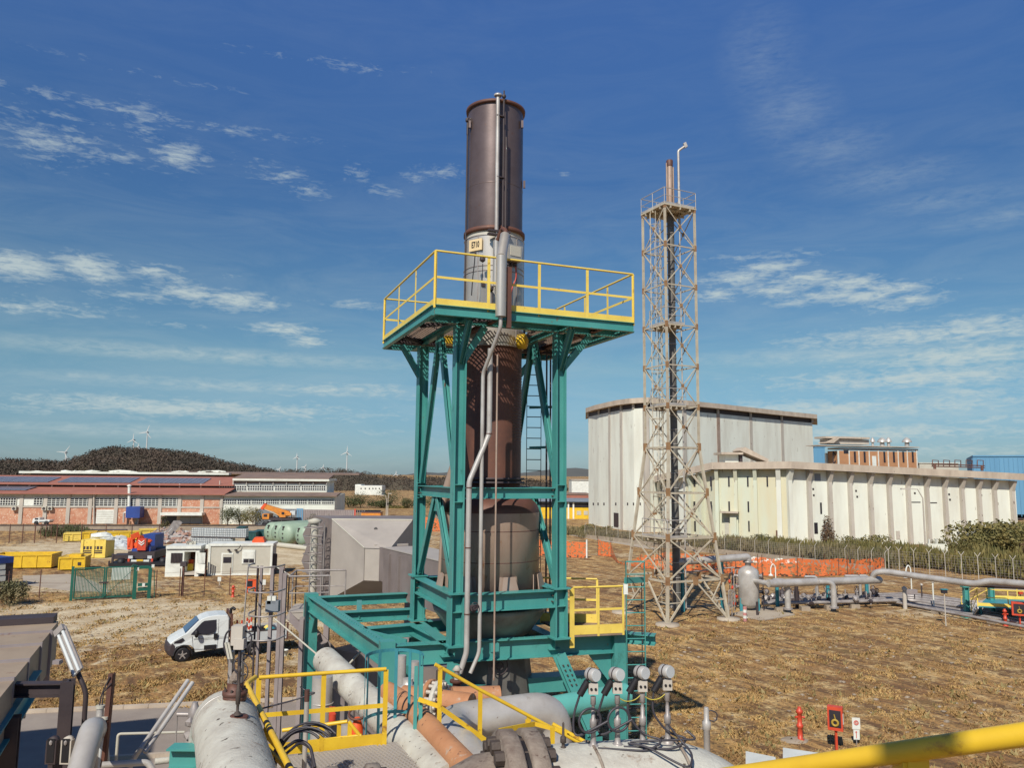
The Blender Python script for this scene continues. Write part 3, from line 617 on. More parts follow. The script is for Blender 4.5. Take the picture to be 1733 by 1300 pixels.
zr4 = FAC.sz(430, 804.5, -16)[1]; roofslab(af, sb, xs2+.4, -6.3, zc1+.5, -16, zr4+.3, roofg, .2)
for i in range(9):
    x = 372+i*22.6; p = FAC.px(x, 817, -6.7); mb = MB(); mb.bar(p-Z*.4, p+Z*.35, .15, .15); mb.build('bracket', pier, af)
# ruined roof line behind both
rf = thing('ruined_hall', 'ruined long hall with broken concrete roof edge behind the red roofs', 'factory', FAC.P(0, 0, -40))
s0, s1 = FAC.sz(50, 803, -34)[0], FAC.sz(372, 803, -34)[0]; zt = FAC.sz(200, 802.5, -34)[1]
mb = MB(); FAC.box(mb, s0, s1, 0, zt, -60, -34.5); mb.build('wall', roofg, rf)
mb = MB(); FAC.box(mb, s0-2, s1+2, zt, zt+.45, -60, -33.6); mb.build('roof_edge', wwall, rf)
mb = MB(); ztp = FAC.sz(200, 797, -47)[1]; mb.prism([FAC.P(s0+25, zt+.5, -36), FAC.P(s1+30, zt+.5, -36), FAC.P(s1+30, ztp, -47), FAC.P(s0+25, ztp, -47)], V((0, 0, -.3))); mb.build('roof', roofg, rf)
for i in range(40):
    x = random.choice([random.uniform(50, 68), random.uniform(110, 165), random.uniform(190, 225), random.uniform(290, 370)]); mb = MB() if i == 0 else mb
    p = FAC.px(x, random.uniform(798, 801.5), -38); mb.blob(p, (random.uniform(.8, 2.2), .6, .25), 1, .4)
mb.build('rubble', wwall, rf, kind='stuff')
# ------------------------------------------------------------------ wind turbines
def turbine(px, hub, base, D, blade, lab, rot):
    p = aty(px, base, D); h = aty(px, hub, D); h.x = p.x; h.y = p.y; t = thing('wind_turbine', lab, 'wind turbine', V((p.x, p.y, p.z-10)), 'wind turbines on the hills')
    k = D/F; mb = MB(); mb.tube(V((p.x, p.y, p.z-20)), h, 1.25*k, 10, .75*k); mb.build('tower', whitev, t)
    mb = MB(); mb.ob(h, V((1.1*k, 0, 0)), V((0, 3*k, 0)), V((0, 0, 1.1*k))); na = mb.build('nacelle', whitev, t)
    mb = MB(); c = h-V((0, 3.6*k, 0)); mb.lathe(c, [(.9*k, .6*k), (.8*k, 0), (.1*k, -.8*k)], 8, ax=V((0, 1, 0))); mb.build('hub', whitev, t)
    for i in range(3):
        a = R(rot+120*i); d = V((math.sin(a), 0, math.cos(a))); s = V((d.z, 0, -d.x)); L_ = blade*k
        mb = MB(); mb.prism([c+s*.5*k, c+s*.9*k+d*L_*.25, c+s*.2*k+d*L_, c-s*.2*k+d*L_, c-s*.5*k+d*L_*.2, c-s*.5*k], V((0, -.3*k, 0))); mb.build('blade', whitev, t)
turbine(110, 766, 789, 1500, 14, 'wind turbine above the left end of the hill, two blades raised', 35)
turbine(225, 745, 770, 1700, 11, 'slim wind turbine just left of the tall one on the wooded hilltop', 5)
turbine(247, 732, 772, 1400, 13, 'tallest wind turbine standing on top of the wooded hill', 20)
turbine(234, 757, 772, 2200, 7, 'small wind turbine between the two tall ones on the hill', 15)
turbine(163, 768, 778, 2400, 8, 'small wind turbine half hidden on the left shoulder of the wooded hill', 25)
turbine(502, 774, 800, 1500, 7, 'wind turbine seen edge on over the white factory roof', 2)
turbine(516, 791, 802, 2600, 6, 'small wind turbine right of the edge-on one over the factory', 30)
turbine(547, 792, 801, 2600, 6, 'tiny wind turbine on the ridge beyond the end of the factory', 10)
turbine(586.5, 766, 799, 1300, 11, 'white wind turbine alone on the ridge right of the factory', 5)
turbine(473, 795, 803, 2900, 6, 'tiniest wind turbine left of the two pines on the ridge', 30)
turbine(670.5, 803, 811, 2600, 6, 'short wind turbine against the blue mountain left of the teal frame', 0)
mb = MB()
# ------------------------------------------------------------------ trees and bushes
def tree(px, by, ty, wpx, D, m, lab, n=2500, name='bush', cat='bush', leaf=None, trunk=True, group=None, sq=1.0, seed=None):
    b = onz(px, by, 0) if D is None else aty(px, by, D); D = b.y; top = zat(ty, b.x, D); h = top-max(b.z, 0) if D < 400 else top-b.z
    b.z = 0 if D < 400 else b.z; wd = wpx*D/F; t = thing(name, lab, cat, b, group); cl = []
    k = max(5, int(wpx/9)+4)
    for i in range(k):
        a = random.uniform(0, 6.28); r = random.uniform(.15, .62)*wd/2; zz = random.uniform(.32, .78)*h
        rr = random.uniform(.20, .34)*min(wd, h*1.5)*sq; cl.append(((b.x+math.cos(a)*r*1.25, b.y+math.sin(a)*r, b.z+zz), (rr, rr, rr*random.uniform(.6, .9))))
    cl.append(((b.x, b.y, b.z+h*.42), (wd*.34, wd*.3, h*.4)))
    for c in cl[:]:
        c[0] if False else None
    lo = b.z
    cl2 = [((c[0], c[1], min(c[2], b.z+h-r_[2])), r_) for c, r_ in cl]
    leaves('crown', m, t, cl2, n, leaf or max(.10, wd/38))
    if trunk:
        mb = MB(); rr = max(.05, h*.03)
        for c, r_ in cl2[:5]: mb.path([b, b+V((0, 0, h*.2)), V(c)], [rr, rr*.8, rr*.25], 6)
        mb.build('trunk', bark, t)
    return t
tree(1012, 897, 876, 62, 118, lf_ol, 'round olive bush at the foot of the big silo, left end', 2200)
tree(1296, 925, 897, 58, 98, lf_dark, 'leafy dark bush before the yellowed corner of the low hall', 2200)
tree(1232, 925, 908, 32, 98, lf_ol, 'small bush under the doorway with the canopy slab', 900)
tree(1462, 938, 894, 92, 88, lf_ol, 'wide olive bush before the fins, right of the creeper', 3500)
tree(1598, 925, 899, 46, 95, lf_dark, 'dark bush at the foot of the wall beside the curved street lamp', 1500)
tree(1690, 955, 882, 150, 84, lf_ol, 'largest olive and brown bush covering the right end of the low hall', 9000, sq=1.1)
tree(1752, 950, 888, 70, 80, lf_red, 'reddish brown bush at the far right edge', 3500)
tree(1640, 955, 905, 60, 82, lf_ol, 'lower bush joined to the left side of the largest one', 2500)
tree(20, 1024, 983, 62, None, lf_dry, 'bare brown bush by the grey container at the left edge', 2600, leaf=.10)
tree(277, 912, 868, 15, 118, lf_dark, 'narrow dark grey-green tree in front of the brick factory canopy', 900)
for (x, by, ty, wv, D, lab) in ((385, 878, 855, 26, 133, 'bush right against the end of the brick factory'), (405, 876, 853, 22, 133.5, 'second bush along the white factory, below its left windows'), (428, 876, 855, 28, 134, 'third bush along the white factory, left of the crane'),
        (462, 866, 851, 22, 134, 'bush behind the raised orange crane boom'), (505, 866, 852, 32, 134, 'bush under the right windows of the white factory'), (535, 866, 853, 30, 134, 'bush near the right end of the white factory'), (562, 868, 855, 24, 134.5, 'last bush beyond the corner of the white factory')):
    tree(x, by+12, ty-1, wv*1.7, D-(x%3),  lf_grn if x % 2 else lf_ol, lab, 2000, group='bushes along the white factory')
for (x, by, ty, wv, lab) in ((590, 868, 838, 60, 'dark shrub mass left of the white house'), (640, 872, 845, 60, 'green shrubs below the white house'), (610, 860, 832, 40, 'conifer clump at the foot of the white house'), (660, 866, 828, 46, 'dark trees right of the white house'),
        (690, 876, 842, 44, 'dark trees behind the left teal column'), (668, 884, 856, 70, 'pale flowering shrubs by the yard lamp'), (735, 870, 838, 60, 'shrubs seen through the teal frame'), (925, 868, 835, 60, 'shrubs seen right of the brown stack')):
    tree(x, by, ty, wv, 210, lf_grn if x not in (668,) else lf_ol, lab, 1400, cat='shrubs', group='shrubs of the middle distance')
tree(456, 808, 789, 13, 600, lf_hill, 'left of two dark pines on the ridge above the factory', 500, name='pine_tree', cat='tree')
tree(491, 806, 794, 12, 600, lf_hill, 'right, smaller of two dark pines on the ridge', 400, name='pine_tree', cat='tree')
# ------------------------------------------------------------------ white house, lamps
H = Plane(aty(612, 836, 330), aty(646, 836, 330)); hs = thing('white_house', 'white flat-roofed house on the hillside with a row of small windows', 'house', aty(625, 836, 330))
def bldg(P, x0, yt, x1, yb, dep, parent, m, name='wall', o=0): mb = MB(); P.pbox(mb, x0, yt, x1, yb, o-dep, o); return mb.build(name, m, parent)
bldg(H, 601, 822, 646, 842, 9, hs, whitep); bldg(H, 601, 820.3, 611, 823, 8, hs, whitep, 'parapet', o=-.5)
for x in (611, 618, 625, 631, 636, 642):
    mb = MB(); H.pbox(mb, x-.8, 826, x+.8, 828.3, .02, .1); mb.build('window', glass, hs)
def lamp(px, by, ty, D, lab, arm, m=pier):
    b = aty(px, by, D); b.z = 0; t = thing('street_lamp', lab, 'street lamp', b); z = zat(ty, b.x, b.y); mb = MB()
    mb.path([b, V((b.x, b.y, z-1.2)), V((b.x+arm*.3, b.y, z-.1)), V((b.x+arm, b.y, z-.05))], [.12, .08, .06, .05], 8); mb.build('pole', m, t)
    mb = MB(); mb.ob(V((b.x+arm*1.15, b.y, z-.08)), V((.38, 0, 0)), V((0, .16, 0)), V((0, 0, .09))); mb.build('lamp_head', m, t)
lamp(1566, 922, 827, 97, 'street lamp with curved arm in front of the low hall', -2.0)
lamp(653.5, 876, 838, 170, 'yard lamp with a short arm left of the teal frame', -.9)
lamp(656, 876, 835, 172, 'straighter yard lamp right beside the one with a short arm', .3)
# ------------------------------------------------------------------ big silo building
def pt(px, D): return V((ray(px, 806).x/ray(px, 806).y*D, D, 0))
sil = thing('silo_building', 'tall whitewashed storage hall with bowed front, dark slots and thin concrete roof', 'industrial building', pt(1095, 127))
cp = [(996, 149), (1014, 142), (1032, 137), (1052, 132.5), (1073, 129), (1095, 127), (1160, 131.5), (1217.5, 137.5), (1273, 143.5), (1326, 149.5), (1378, 155.5)]
topy = [698.5, 694, 690, 686, 683.5, 682, 687, 692.5, 698.5, 704, 709]   # underside of the cornice
P3 = [pt(x, D) for x, D in cp]; Zt = [zat(y, p.x, p.y) for p, y in zip(P3, topy)]
zm = sum(Zt)/len(Zt)
for i in range(len(P3)-1):
    a, b = P3[i], P3[i+1]; mb = MB(); ka, kb = a*.1, b*.1; za, zb2 = Zt[i]-.85, Zt[i+1]-.85
    mb.hexa([a, b, b+kb, a+ka, a+Z*za, b+Z*zb2, b+kb+Z*zb2, a+ka+Z*za]); mb.build('wall_panel', wwall, sil)
    mb = MB(); s_ = (b-a)*.004+V((0, .35, 0)); mb.hexa([a+s_+Z*za, b+s_+Z*zb2, b+s_+kb+Z*zb2, a+s_+ka+Z*za, a+s_+Z*Zt[i], b+s_+Z*Zt[i+1], b+s_+kb+Z*Zt[i+1], a+s_+ka+Z*Zt[i]]); mb.build('vent_slot', darkm, sil)
for i in (2, 3, 5, 7, 8, 9, 6):
    a = P3[i]; t = (P3[min(i+1, 10)]-P3[i-1]).normalized(); n = V((t.y, -t.x, 0)); mb = MB(); w_ = .45
    mb.ob(a+Z*(Zt[i]-.85)/2-n*.2, t*w_, n*.27, Z*(Zt[i]-.85)/2); mb.build('pilaster', vesm if i in (7,) else pier, sil)
for i in range(len(P3)):
    mb = MB(); t = (P3[min(i+1, 10)]-P3[max(i-1, 0)]).normalized(); n = V((t.y, -t.x, 0)); mb.ob(P3[i]+Z*(Zt[i]-.43), t*.2, n*.15, Z*.42); mb.build('strut', pier, sil)
mb = MB(); out = []
for i, p in enumerate(P3):
    t = (P3[min(i+1, 10)]-P3[max(i-1, 0)]).normalized(); n = V((t.y, -t.x, 0)); e = V((0, 0, 0)) if i == 0 else (t*.4 if i == 10 else V((0, 0, 0))); out.append((p+n*(.55 if i == 0 else .9)+e, Zt[i]))
for (a, za), (b, zb2) in zip(out, out[1:]):
    ka, kb = a*.12, b*.12; mb.hexa([a+Z*za, b+Z*zb2, b+kb+Z*zb2, a+ka+Z*za, a+Z*(za+.85), b+Z*(zb2+.85), b+kb+Z*(zb2+.85), a+ka+Z*(za+.85)])
mb.build('roof_slab', conc, sil)
SP = Plane(P3[0], P3[3]); SP2 = Plane(P3[3], P3[5])
mb = MB(); Plane(P3[2], P3[3]).pbox(mb, 1038.5, 868, 1046.5, 893, .0, .06); mb.build('doorway', darkm, sil)
def segp(x):
    for i in range(len(cp)-1):
        if cp[i][0] <= x <= cp[i+1][0]: return Plane(P3[i], P3[i+1])
for x in (1004, 1012, 1022, 1031, 1042, 1051, 1062, 1072, 1083.5): mb = MB(); segp(x).pbox(mb, x-1, 851, x+.8, 855.5, .0, .05); mb.build('slit_opening', darkm, sil)
# penthouse steps on the low roof: slanted canopy
# ------------------------------------------------------------------ low hall with fins
low = thing('low_hall', 'long low whitewashed hall with concrete fins and a bent overhanging roof slab', 'industrial building', pt(1335, 104))
lc = [(1120, 119, 806), (1160, 113, 796), (1212, 107.5, 783), (1332, 104, 781.5), (1717, 112.5, 803)]
LP = [pt(x, D) for x, D, y in lc]; LZ = [zat(y, p.x, p.y) for p, (x, D, y) in zip(LP, lc)]
for i, mm in ((0, wwall), (1, ywall), (2, ywall), (3, wwall)):
    a, b = LP[i], LP[i+1]; ka, kb = a*.13, b*.13; za, zb2 = LZ[i]-.95, LZ[i+1]-.95; mb = MB()
    mb.hexa([a, b, b+kb, a+ka, a+Z*za, b+Z*zb2, b+kb+Z*zb2, a+ka+Z*za]); mb.build('wall', mm, low)
mb = MB(); out = []
for i, p in enumerate(LP):
    t = (LP[min(i+1, 4)]-LP[max(i-1, 0)]).normalized(); n = V((t.y, -t.x, 0)); e = t*3.0 if i == 4 else V((0, 0, 0)); out.append((p+n*1.35+e, LZ[i]))
for (a, za), (b, zb2) in zip(out, out[1:]):
    ka, kb = a*.15, b*.15; mb.hexa([a+Z*(za-.95), b+Z*(zb2-.95), b+kb+Z*(zb2-.95), a+ka+Z*(za-.95), a+Z*za, b+Z*zb2, b+kb+Z*zb2, a+ka+Z*za])
mb.build('roof_slab', conc, low)
LF = [Plane(LP[i], LP[i+1]) for i in range(4)]
def fin(P, px, zt, m=pier, wd=.24, dep=.75):
    s, _ = P.sz(px, 860); zt -= .97; mb = MB(); t = P.t*wd
    q = [P.P(s, 0, 0), P.P(s, 0, dep*.8), P.P(s, zt-1.5, dep*.65), P.P(s, zt-.02, dep*1.4), P.P(s, zt-.02, 0)]
    mb.prism([v-t for v in q], t*2); mb.build('fin', m, low)
def ztop(P, i, px): s, _ = P.sz(px, 860); return LZ[i]+(LZ[i+1]-LZ[i])*s/P.len
for x in (1172, 1190): fin(LF[1], x, ztop(LF[1], 1, x), ywall)
for x in (1214.5, 1246.5, 1279.5): fin(LF[2], x, ztop(LF[2], 2, x), ywall)
fin(LF[2], 1319, ztop(LF[2], 2, 1319), wwall, .3); fin(LF[3], 1335.5, ztop(LF[3], 3, 1335), wwall, .3)
for x in (1370.5, 1405.5, 1440, 1474, 1506, 1538, 1569.5, 1600, 1629, 1657.5, 1684, 1714): fin(LF[3], x-2, ztop(LF[3], 3, x-2))
def hole(P, x0, y0, x1, y1, m=glass, name='window'): mb = MB(); P.pbox(mb, x0, y0, x1, y1, .01, .06); return mb.build(name, m, low)
for P, xs3 in ((LF[1], (1175, 1184)), (LF[2], (1203, 1214.5-9+9, 1233.5, 1245, 1265.5, 1277, 1298.5, 1314))):
    for x in xs3:
        hole(P, x-1.6, 807 if P is LF[2] else 809, x+1.6, 824)
for x in (1175, 1184, 1203.5, 1215.5, 1234, 1246, 1266.5, 1279.5): hole(LF[1] if x < 1200 else LF[2], x-1.6, 849, x+1.6, 867)
for x in (1176, 1187, 1267.5): hole(LF[1] if x < 1200 else LF[2], x-1.5, 882, x+1.5, 900)
hole(LF[2], 1226, 877, 1234, 905, cream, 'doorway'); mb = MB(); LF[2].pbox(mb, 1219.5, 866, 1249, 869.5, .0, 1.5); mb.build('door_canopy', conc, low)
mb = MB(); LF[2].pbox(mb, 1235, 870, 1247, 915, .02, .9); mb.build('porch_wall', ywall, low)
hole(LF[2], 1313, 898, 1319, 917, rusty, 'blocked_doorway'); hole(LF[3], 1337, 850, 1341, 872, rusty, 'shutter'); hole(LF[3], 1388, 851, 1391.5, 870); hole(LF[3], 1378, 885, 1384.5, 903.5); hole(LF[3], 1379, 802, 1389, 814.5, bluesteel, 'vent')
for x, y in ((1376.5, 828), (1377.5, 838.5), (1449, 831), (1451, 841), (1548.5, 835), (1606.5, 837), (1608, 846), (1661, 838.5)): hole(LF[3], x-1.4, y-1.6, x+1.4, y+1.4, darkm, 'wall_hole')
hole(LF[3], 1543, 849.5, 1558, 850.8, darkm, 'vent_slot'); hole(LF[3], 1573, 850.5, 1586, 851.8, darkm, 'vent_slot'); hole(LF[3], 1516.5, 899, 1523.5, 913, pier, 'small_door')
leaves('creeper', lf_red, low, [((LF[3].px(1401, 900, .9)), (.9, .35, 1.9)), ((LF[3].px(1399, 888, .9)), (.45, .3, 1.4)), ((LF[3].px(1403, 912, .9)), (1.2, .4, 1.2))], 900, .16)
# slanted concrete canopy on the roof
cn = thing('roof_shelter', 'small concrete shelter with a slanting slab on the low hall roof', 'roof shelter', pt(1250, 118))
Pc = Plane(pt(1222, 118), pt(1300, 118)); mb = MB(); Pc.pbox(mb, 1221, 765.5, 1258, 769.5, -4, .6); mb.build('roof_slab', conc, cn)
mb = MB(); a, z = Pc.sz(1250, 763); b_, z2 = Pc.sz(1298, 783); mb.prism([Pc.P(a, z, .7), Pc.P(b_, z2, .7), Pc.P(b_, z2+.5, .7), Pc.P(a+.8, z+.55, .7)], -Pc.n*4.4); mb.build('slanting_slab', conc, cn)
mb = MB(); Pc.pbox(mb, 1227, 769.5, 1250, 786, -3.8, -.4); mb.build('wall', wwall, cn); mb = MB(); Pc.pbox(mb, 1252, 770, 1257, 786, -3.8, 0); mb.build('pillar', darkm, cn)
# ------------------------------------------------------------------ brick penthouse
pb = thing('brick_penthouse', 'orange brick penthouse with white columns, tall windows and domed vents on its roof', 'penthouse', pt(1470, 128))
Pb = Plane(pt(1385, 128), pt(1556, 133)); bldg(Pb, 1420, 763, 1554, 800, 3, pb, brick2); bldg(Pb, 1386, 753, 1556, 758, 3.5, pb, conc, 'roof_slab', .5); bldg(Pb, 1420, 757.5, 1554, 763, 3, pb, pier, 'lintel', .05)
bldg(Pb, 1397, 738.5, 1472, 743.5, 3, pb, conc, 'upper_slab', .1); bldg(Pb, 1400, 743, 1471, 753, 2, pb, pier, 'upper_wall', -.4)
mb = MB(); a, z = Pb.sz(1397, 750); b_, z2 = Pb.sz(1412, 741); mb.prism([Pb.P(a, z, .5), Pb.P(a+1.2, z, .5), Pb.P(b_+.8, z2, .5), Pb.P(b_, z2, .5)], -Pb.n*2.6); mb.build('slanting_slab', conc, pb)
for x in (1420, 1438, 1454.5, 1472, 1487.5, 1504, 1521, 1536.5, 1552.5): bldg(Pb, x-1.4, 763, x+1.4, 800, .3, pb, whitep, 'column', .15)
for x in (1447, 1463.5, 1497, 1513, 1529, 1545): bldg(Pb, x-2, 764.5, x+2, 783, .1, pb, glass, 'window', .04)
bldg(Pb, 1476, 772, 1484, 800, .1, pb, whitep, 'window', .06); bldg(Pb, 1428, 762, 1437, 768, .1, pb, glass, 'window', .04)
bldg(Pb, 1398, 767, 1425, 800, .4, pb, whitep, 'side_wall', -3)
mb = MB()
for (x0, y0, x1, y1) in ((1411, 766, 1424, 785), (1424, 766, 1411, 785), (1410, 764, 1410, 790), (1425, 764, 1425, 790)): mb.bar(Pb.px(x0, y0, -1), Pb.px(x1, y1, -1), .15, .15)
mb.build('steel_cross_brace', darkm, pb)
for x, r_ in ((1477, .4), (1493, .75), (1504, .5), (1535, .75)): mb = MB(); c = Pb.px(x, 752.5, -2); mb.tube(c-Z*.3, c+Z*.5, r_*.5, 12); mb.lathe(c+Z*.4, [(r_*1.1, 0), (r_, .25), (r_*.55, .65), (0.05, .85)], 14); mb.build('domed_vent', silver, pb)
# blue and pale sheds behind
bs = thing('blue_warehouse', 'big blue corrugated warehouse behind the right end of the low hall', 'warehouse', pt(1720, 180)); Pw = Plane(pt(1650, 180), pt(1840, 170))
bldg(Pw, 1646, 772, 1880, 875, 30, bs, bluew); bldg(Pw, 1646, 770.8, 1880, 772.6, 31, bs, bluew, 'roof', .2); bldg(Pw, 1700, 876.5, 1880, 884, 2, bs, darkm, 'base_band', .15)
mb = MB()
for k in range(60): s = Pw.sz(1646, 800)[0]+k*.9; Pw.box(mb, s, s+.12, .8, 14, 0, .12)
mb.build('rib', bluew, bs)
b2 = thing('blue_shed', 'small blue sheet-clad block between the silo hall and the penthouse', 'shed', pt(1390, 160)); P2 = Plane(pt(1375, 160), pt(1400, 160)); bldg(P2, 1370, 757, 1397.5, 800, 5, b2, bluew); bldg(P2, 1369, 756, 1398, 757.3, 5.2, b2, bluew, 'roof', .1)
b3 = thing('pale_shed', 'pale shed roof just showing over the low hall, left of the pipe frames', 'shed', pt(1590, 170)); P2 = Plane(pt(1555, 170), pt(1630, 170)); bldg(P2, 1556, 784, 1624, 820, 8, b3, cream); bldg(P2, 1555, 783, 1625, 784.6, 8.5, b3, whitep, 'roof', .2)
fr_ = thing('rooftop_pipe_frame', 'rusty row of pipe frames on the low hall roof', 'pipe frame', pt(1620, 118)); Pf = Plane(pt(1575, 114), pt(1667, 116)); mb = MB()
for i in range(5):
    x = 1578+i*19; a, b_, c, d_ = Pf.px(x, 790), Pf.px(x, 779), Pf.px(x+10, 779.7), Pf.px(x+10, 791); mb.path([a, b_, c, d_], .07, 6)
for y in (786, 789.5): mb.tube(Pf.px(1577, y), Pf.px(1666, y+2.5), .09, 6)
mb.build('frame', rusty, fr_); mb = MB(); mb.tube(Pf.px(1582, 795), Pf.px(1582, 785), .2, 8); mb.tube(Pf.px(1662, 797), Pf.px(1662, 788), .2, 8); mb.build('support', rusty, fr_)
# yellow hall and white tank house left of the silo
yh = thing('yellow_hall', 'low yellow hall with a band of windows left of the silo building', 'hall', pt(975, 165)); Py = Plane(pt(950, 165), pt(1000, 165)); bldg(Py, 900, 859, 1002, 884, 10, yh, yel2); bldg(Py, 900, 851, 1002, 859, 9.9, yh, glass, 'window_band', -.1)
bldg(Py, 898, 849, 1003, 851.2, 11, yh, cream, 'roof_edge', .5); roofslab(yh, *(Py.sz(898, 850)[0], Py.sz(1003, 850)[0]), .5, Py.sz(975, 849.5)[1], -6, Py.sz(975, 844, -6)[1]+.1, bluesteel, P=Py)
for x in (970.5, 962): bldg(Py, x-1.3, 851, x+1.3, 884, .1, yh, whitep, 'pilaster', .1)
for x0, x1 in ((976, 983.5), (988, 995)): bldg(Py, x0, 865, x1, 872, .05, yh, cream, 'poster', .05)
rh = thing('red_roofed_hall', 'hall roof with a red band behind the yellow hall', 'hall', pt(975, 190)); Py = Plane(pt(950, 190), pt(1000, 190)); bldg(Py, 900, 838, 998, 843.5, 10, rh, rooft); bldg(Py, 900, 834.5, 998, 838, 10, rh, roofg, 'roof', -.5); bldg(Py, 900, 843, 998, 870, 10, rh, roofg, 'lower_wall', -.2)
wt = thing('white_storehouse', 'plain white windowless block behind the red-roofed hall', 'industrial building', pt(985, 240)); Py = Plane(pt(960, 240), pt(1010, 240)); bldg(Py, 967.5, 813, 1010, 870, 12, wt, whitep); bldg(Py, 967, 811.5, 1010, 813.2, 12.5, wt, pier, 'roof', .3)
# ------------------------------------------------------------------ yard walls, fences
wy = thing('yard_wall', 'low stained concrete wall running below the brick factory', 'wall', G(200, 900)); YW = PL(0, 899, 460, 899)
def prt(P, x0, y0, x1, y1, dep, parent, m, name, o=0): mb = MB(); P.pbox(mb, x0, y0, x1, y1, o-dep, o); return mb.build(name, m, parent)
def grd(P, x0, yt, x1, dep, parent, m, name, o=0, base=0):   # box from the ground up to a picture row
    a0, zt = P.sz(x0, yt, o); a1, _ = P.sz(x1, yt, o); mb = MB(); P.box(mb, a0, a1, base, zt, o-dep, o); return mb.build(name, m, parent)
grd(YW, -60, 889.5, 455, .3, wy, stone, 'wall'); grd(YW, -60, 888.5, 455, .4, wy, darkm, 'coping', .06, YW.sz(0, 890)[1])
def wire_fence(name, lab, pxs, h, m, ph=.05, wires=4, wm_=None, cat='fence'):
    g = [G(*p) for p in pxs]; t = thing(name, lab, cat, g[len(g)//2])
    for p in g: mb = MB(); mb.bar(p, p+Z*h, ph, ph, u=V((0, 1, 0))); mb.build('post', m, t)
    mb = MB()
    for a, b in zip(g, g[1:]):
        for k in range(wires): mb.bar(a+Z*h*(k+.6)/wires, b+Z*h*(k+.6)/wires, .012, .012)
    mb.build('wires', wm_ or m, t); return t
wire_fence('wire_fence', 'rusty post and wire fence in front of the brick factory', [(x, 920-(x/300)) for x in (15, 37, 58, 95, 137, 178, 222, 268)], 2.4, rusty, .08, 8)
wire_fence('wire_fence', 'closely posted fence part behind the dark green bushes at left', [(x, 912) for x in (58, 68, 77, 86, 96, 106)], 2.0, rusty, .06, 5)
wire_fence('wire_fence', 'thin rusty fence left of the green gate', [(-30, 1018), (12, 1016), (66, 1013), (121, 1014)], 2.0, rusty, .05, 3)
wire_fence('wire_fence', 'thin rusty fence right of the green gate before the cabins', [(263, 1013), (303, 1010), (345, 1010), (388, 1008), (436, 1006), (480, 1003)], 2.0, rusty, .05, 3)
th = thing('fence_post', 'thick rusty post before the white guard cabin', 'post', G(308, 1009)); mb = MB(); p = G(308, 1009); mb.bar(p, p+Z*2.3, .14, .14, u=V((0, 1, 0))); mb.build('post', rusty, th); mb = MB(); mb.ob(p+Z*2.3, V((.22, 0, 0)), V((0, .15, 0)), V((0, 0, .16))); mb.build('lamp_box', darkm, th)
# ------------------------------------------------------------------ skips and containers
def skip(lab, P, x0, yt, x1, dep, m=yel2, rim=.12, dark=rusty, name='skip', cat='skip', group='yellow skips in the yard', open_=True):
    a0, zt = P.sz(x0, yt); a1, _ = P.sz(x1, yt); t = thing(name, lab, cat, P.P((a0+a1)/2, 0), group)
    w_ = .10; mb = MB(); P.box(mb, a0, a1, .12, zt, -w_, 0); P.box(mb, a0, a1, .12, zt, -dep, -dep+w_); P.box(mb, a0, a0+w_, .12, zt-.002, -dep+w_+.001, -w_-.001); P.box(mb, a1-w_, a1, .12, zt-.002, -dep+w_+.001, -w_-.001)
    if open_: P.box(mb, a0+.01, a1-.01, .1, .2, -dep+.02, -.02)
    else: P.box(mb, a0+.002, a1-.002, zt-.15, zt-.01, -dep+.01, -.01)
    mb.build('body', m, t); mb = MB(); P.box(mb, a0-.04, a1+.04, zt-.12, zt+.03, -.02, .07); P.box(mb, a0-.04, a1+.04, zt-.12, zt+.03, -dep-.07, -dep+.02)
    P.box(mb, a0-.05, a0+.05, zt-.12, zt+.028, -dep+.02, -.02); P.box(mb, a1-.05, a1+.05, zt-.12, zt+.028, -dep+.02, -.02); mb.build('rim', m, t)
    mb = MB(); n = max(2, int((a1-a0)/1.1))
    for i in range(n+1): s = a0+(a1-a0)*i/n; P.box(mb, s-.05, s+.05, .12, zt-.13, .001, .06)
    mb.build('rib', m, t); return t
P1 = PL(0, 964, 88, 963)
skip('long yellow skip with dark slot in its base at the left edge', P1, -14, 939.5, 87.5, 2.4)
P1b = PL(100, 967, 144, 966); sk = skip('short yellow skip with a raised lid left of the green gate', P1b, 100.5, 944, 144, 2.3, open_=False); prt(P1b, 117, 938.5, 137, 944, 1.2, sk, yel2, 'lid', -.5); prt(P1b, 131.5, 952, 136.5, 957, .05, sk, darkm, 'label_plate', .05)
P1c = PL(138, 945, 178, 945); ycg = thing('yellow_crate', 'tall yellow box crate with black panels between the skips and the crane truck', 'crate', G(158, 945)); prt(P1c, 138, 914, 177.5, 944.6, 2.2, ycg, yel, 'body')
for r_, (yy, hh) in enumerate(((925, 5), (932, 1.6), (935, 1.8))):
    for i in range(6 if r_ == 0 else 2):
        x = 140.5+i*(5.8 if r_ == 0 else 18); prt(P1c, x, yy, x+(3.4 if r_ == 0 else 14), yy+hh, .03, ycg, darkm, 'slot', .04)
for x in (138, 157, 176): prt(P1c, x-.6, 914, x+1.4, 944.4, .08, ycg, yel, 'rib', .08)
tp = thing('white_tarpaulin', 'crumpled white tarpaulin heap on top of the yellow box crate', 'tarpaulin', P1c.px(172, 914)); mb = MB(); c = P1c.px(171, 908, -.8); mb.blob(c, (1.1, .8, .45), 2, .16); mb.blob(c+V((.7, 0, -.2)), (.8, .7, .3), 2, .2); mb.build('tarpaulin', whitep, tp)
P1d = PL(108, 918, 235, 915)
skip('yellow container with open dark bay, nearer left end of the far row', P1d, 108, 903.5, 138, 2.2, yel, name='container', cat='container', group='yellow containers of the far row', open_=False)
skip('yellow container behind the tall crate in the far row', P1d, 140.5, 901.5, 163, 2.3, yel2, name='container', cat='container', group='yellow containers of the far row', open_=False)
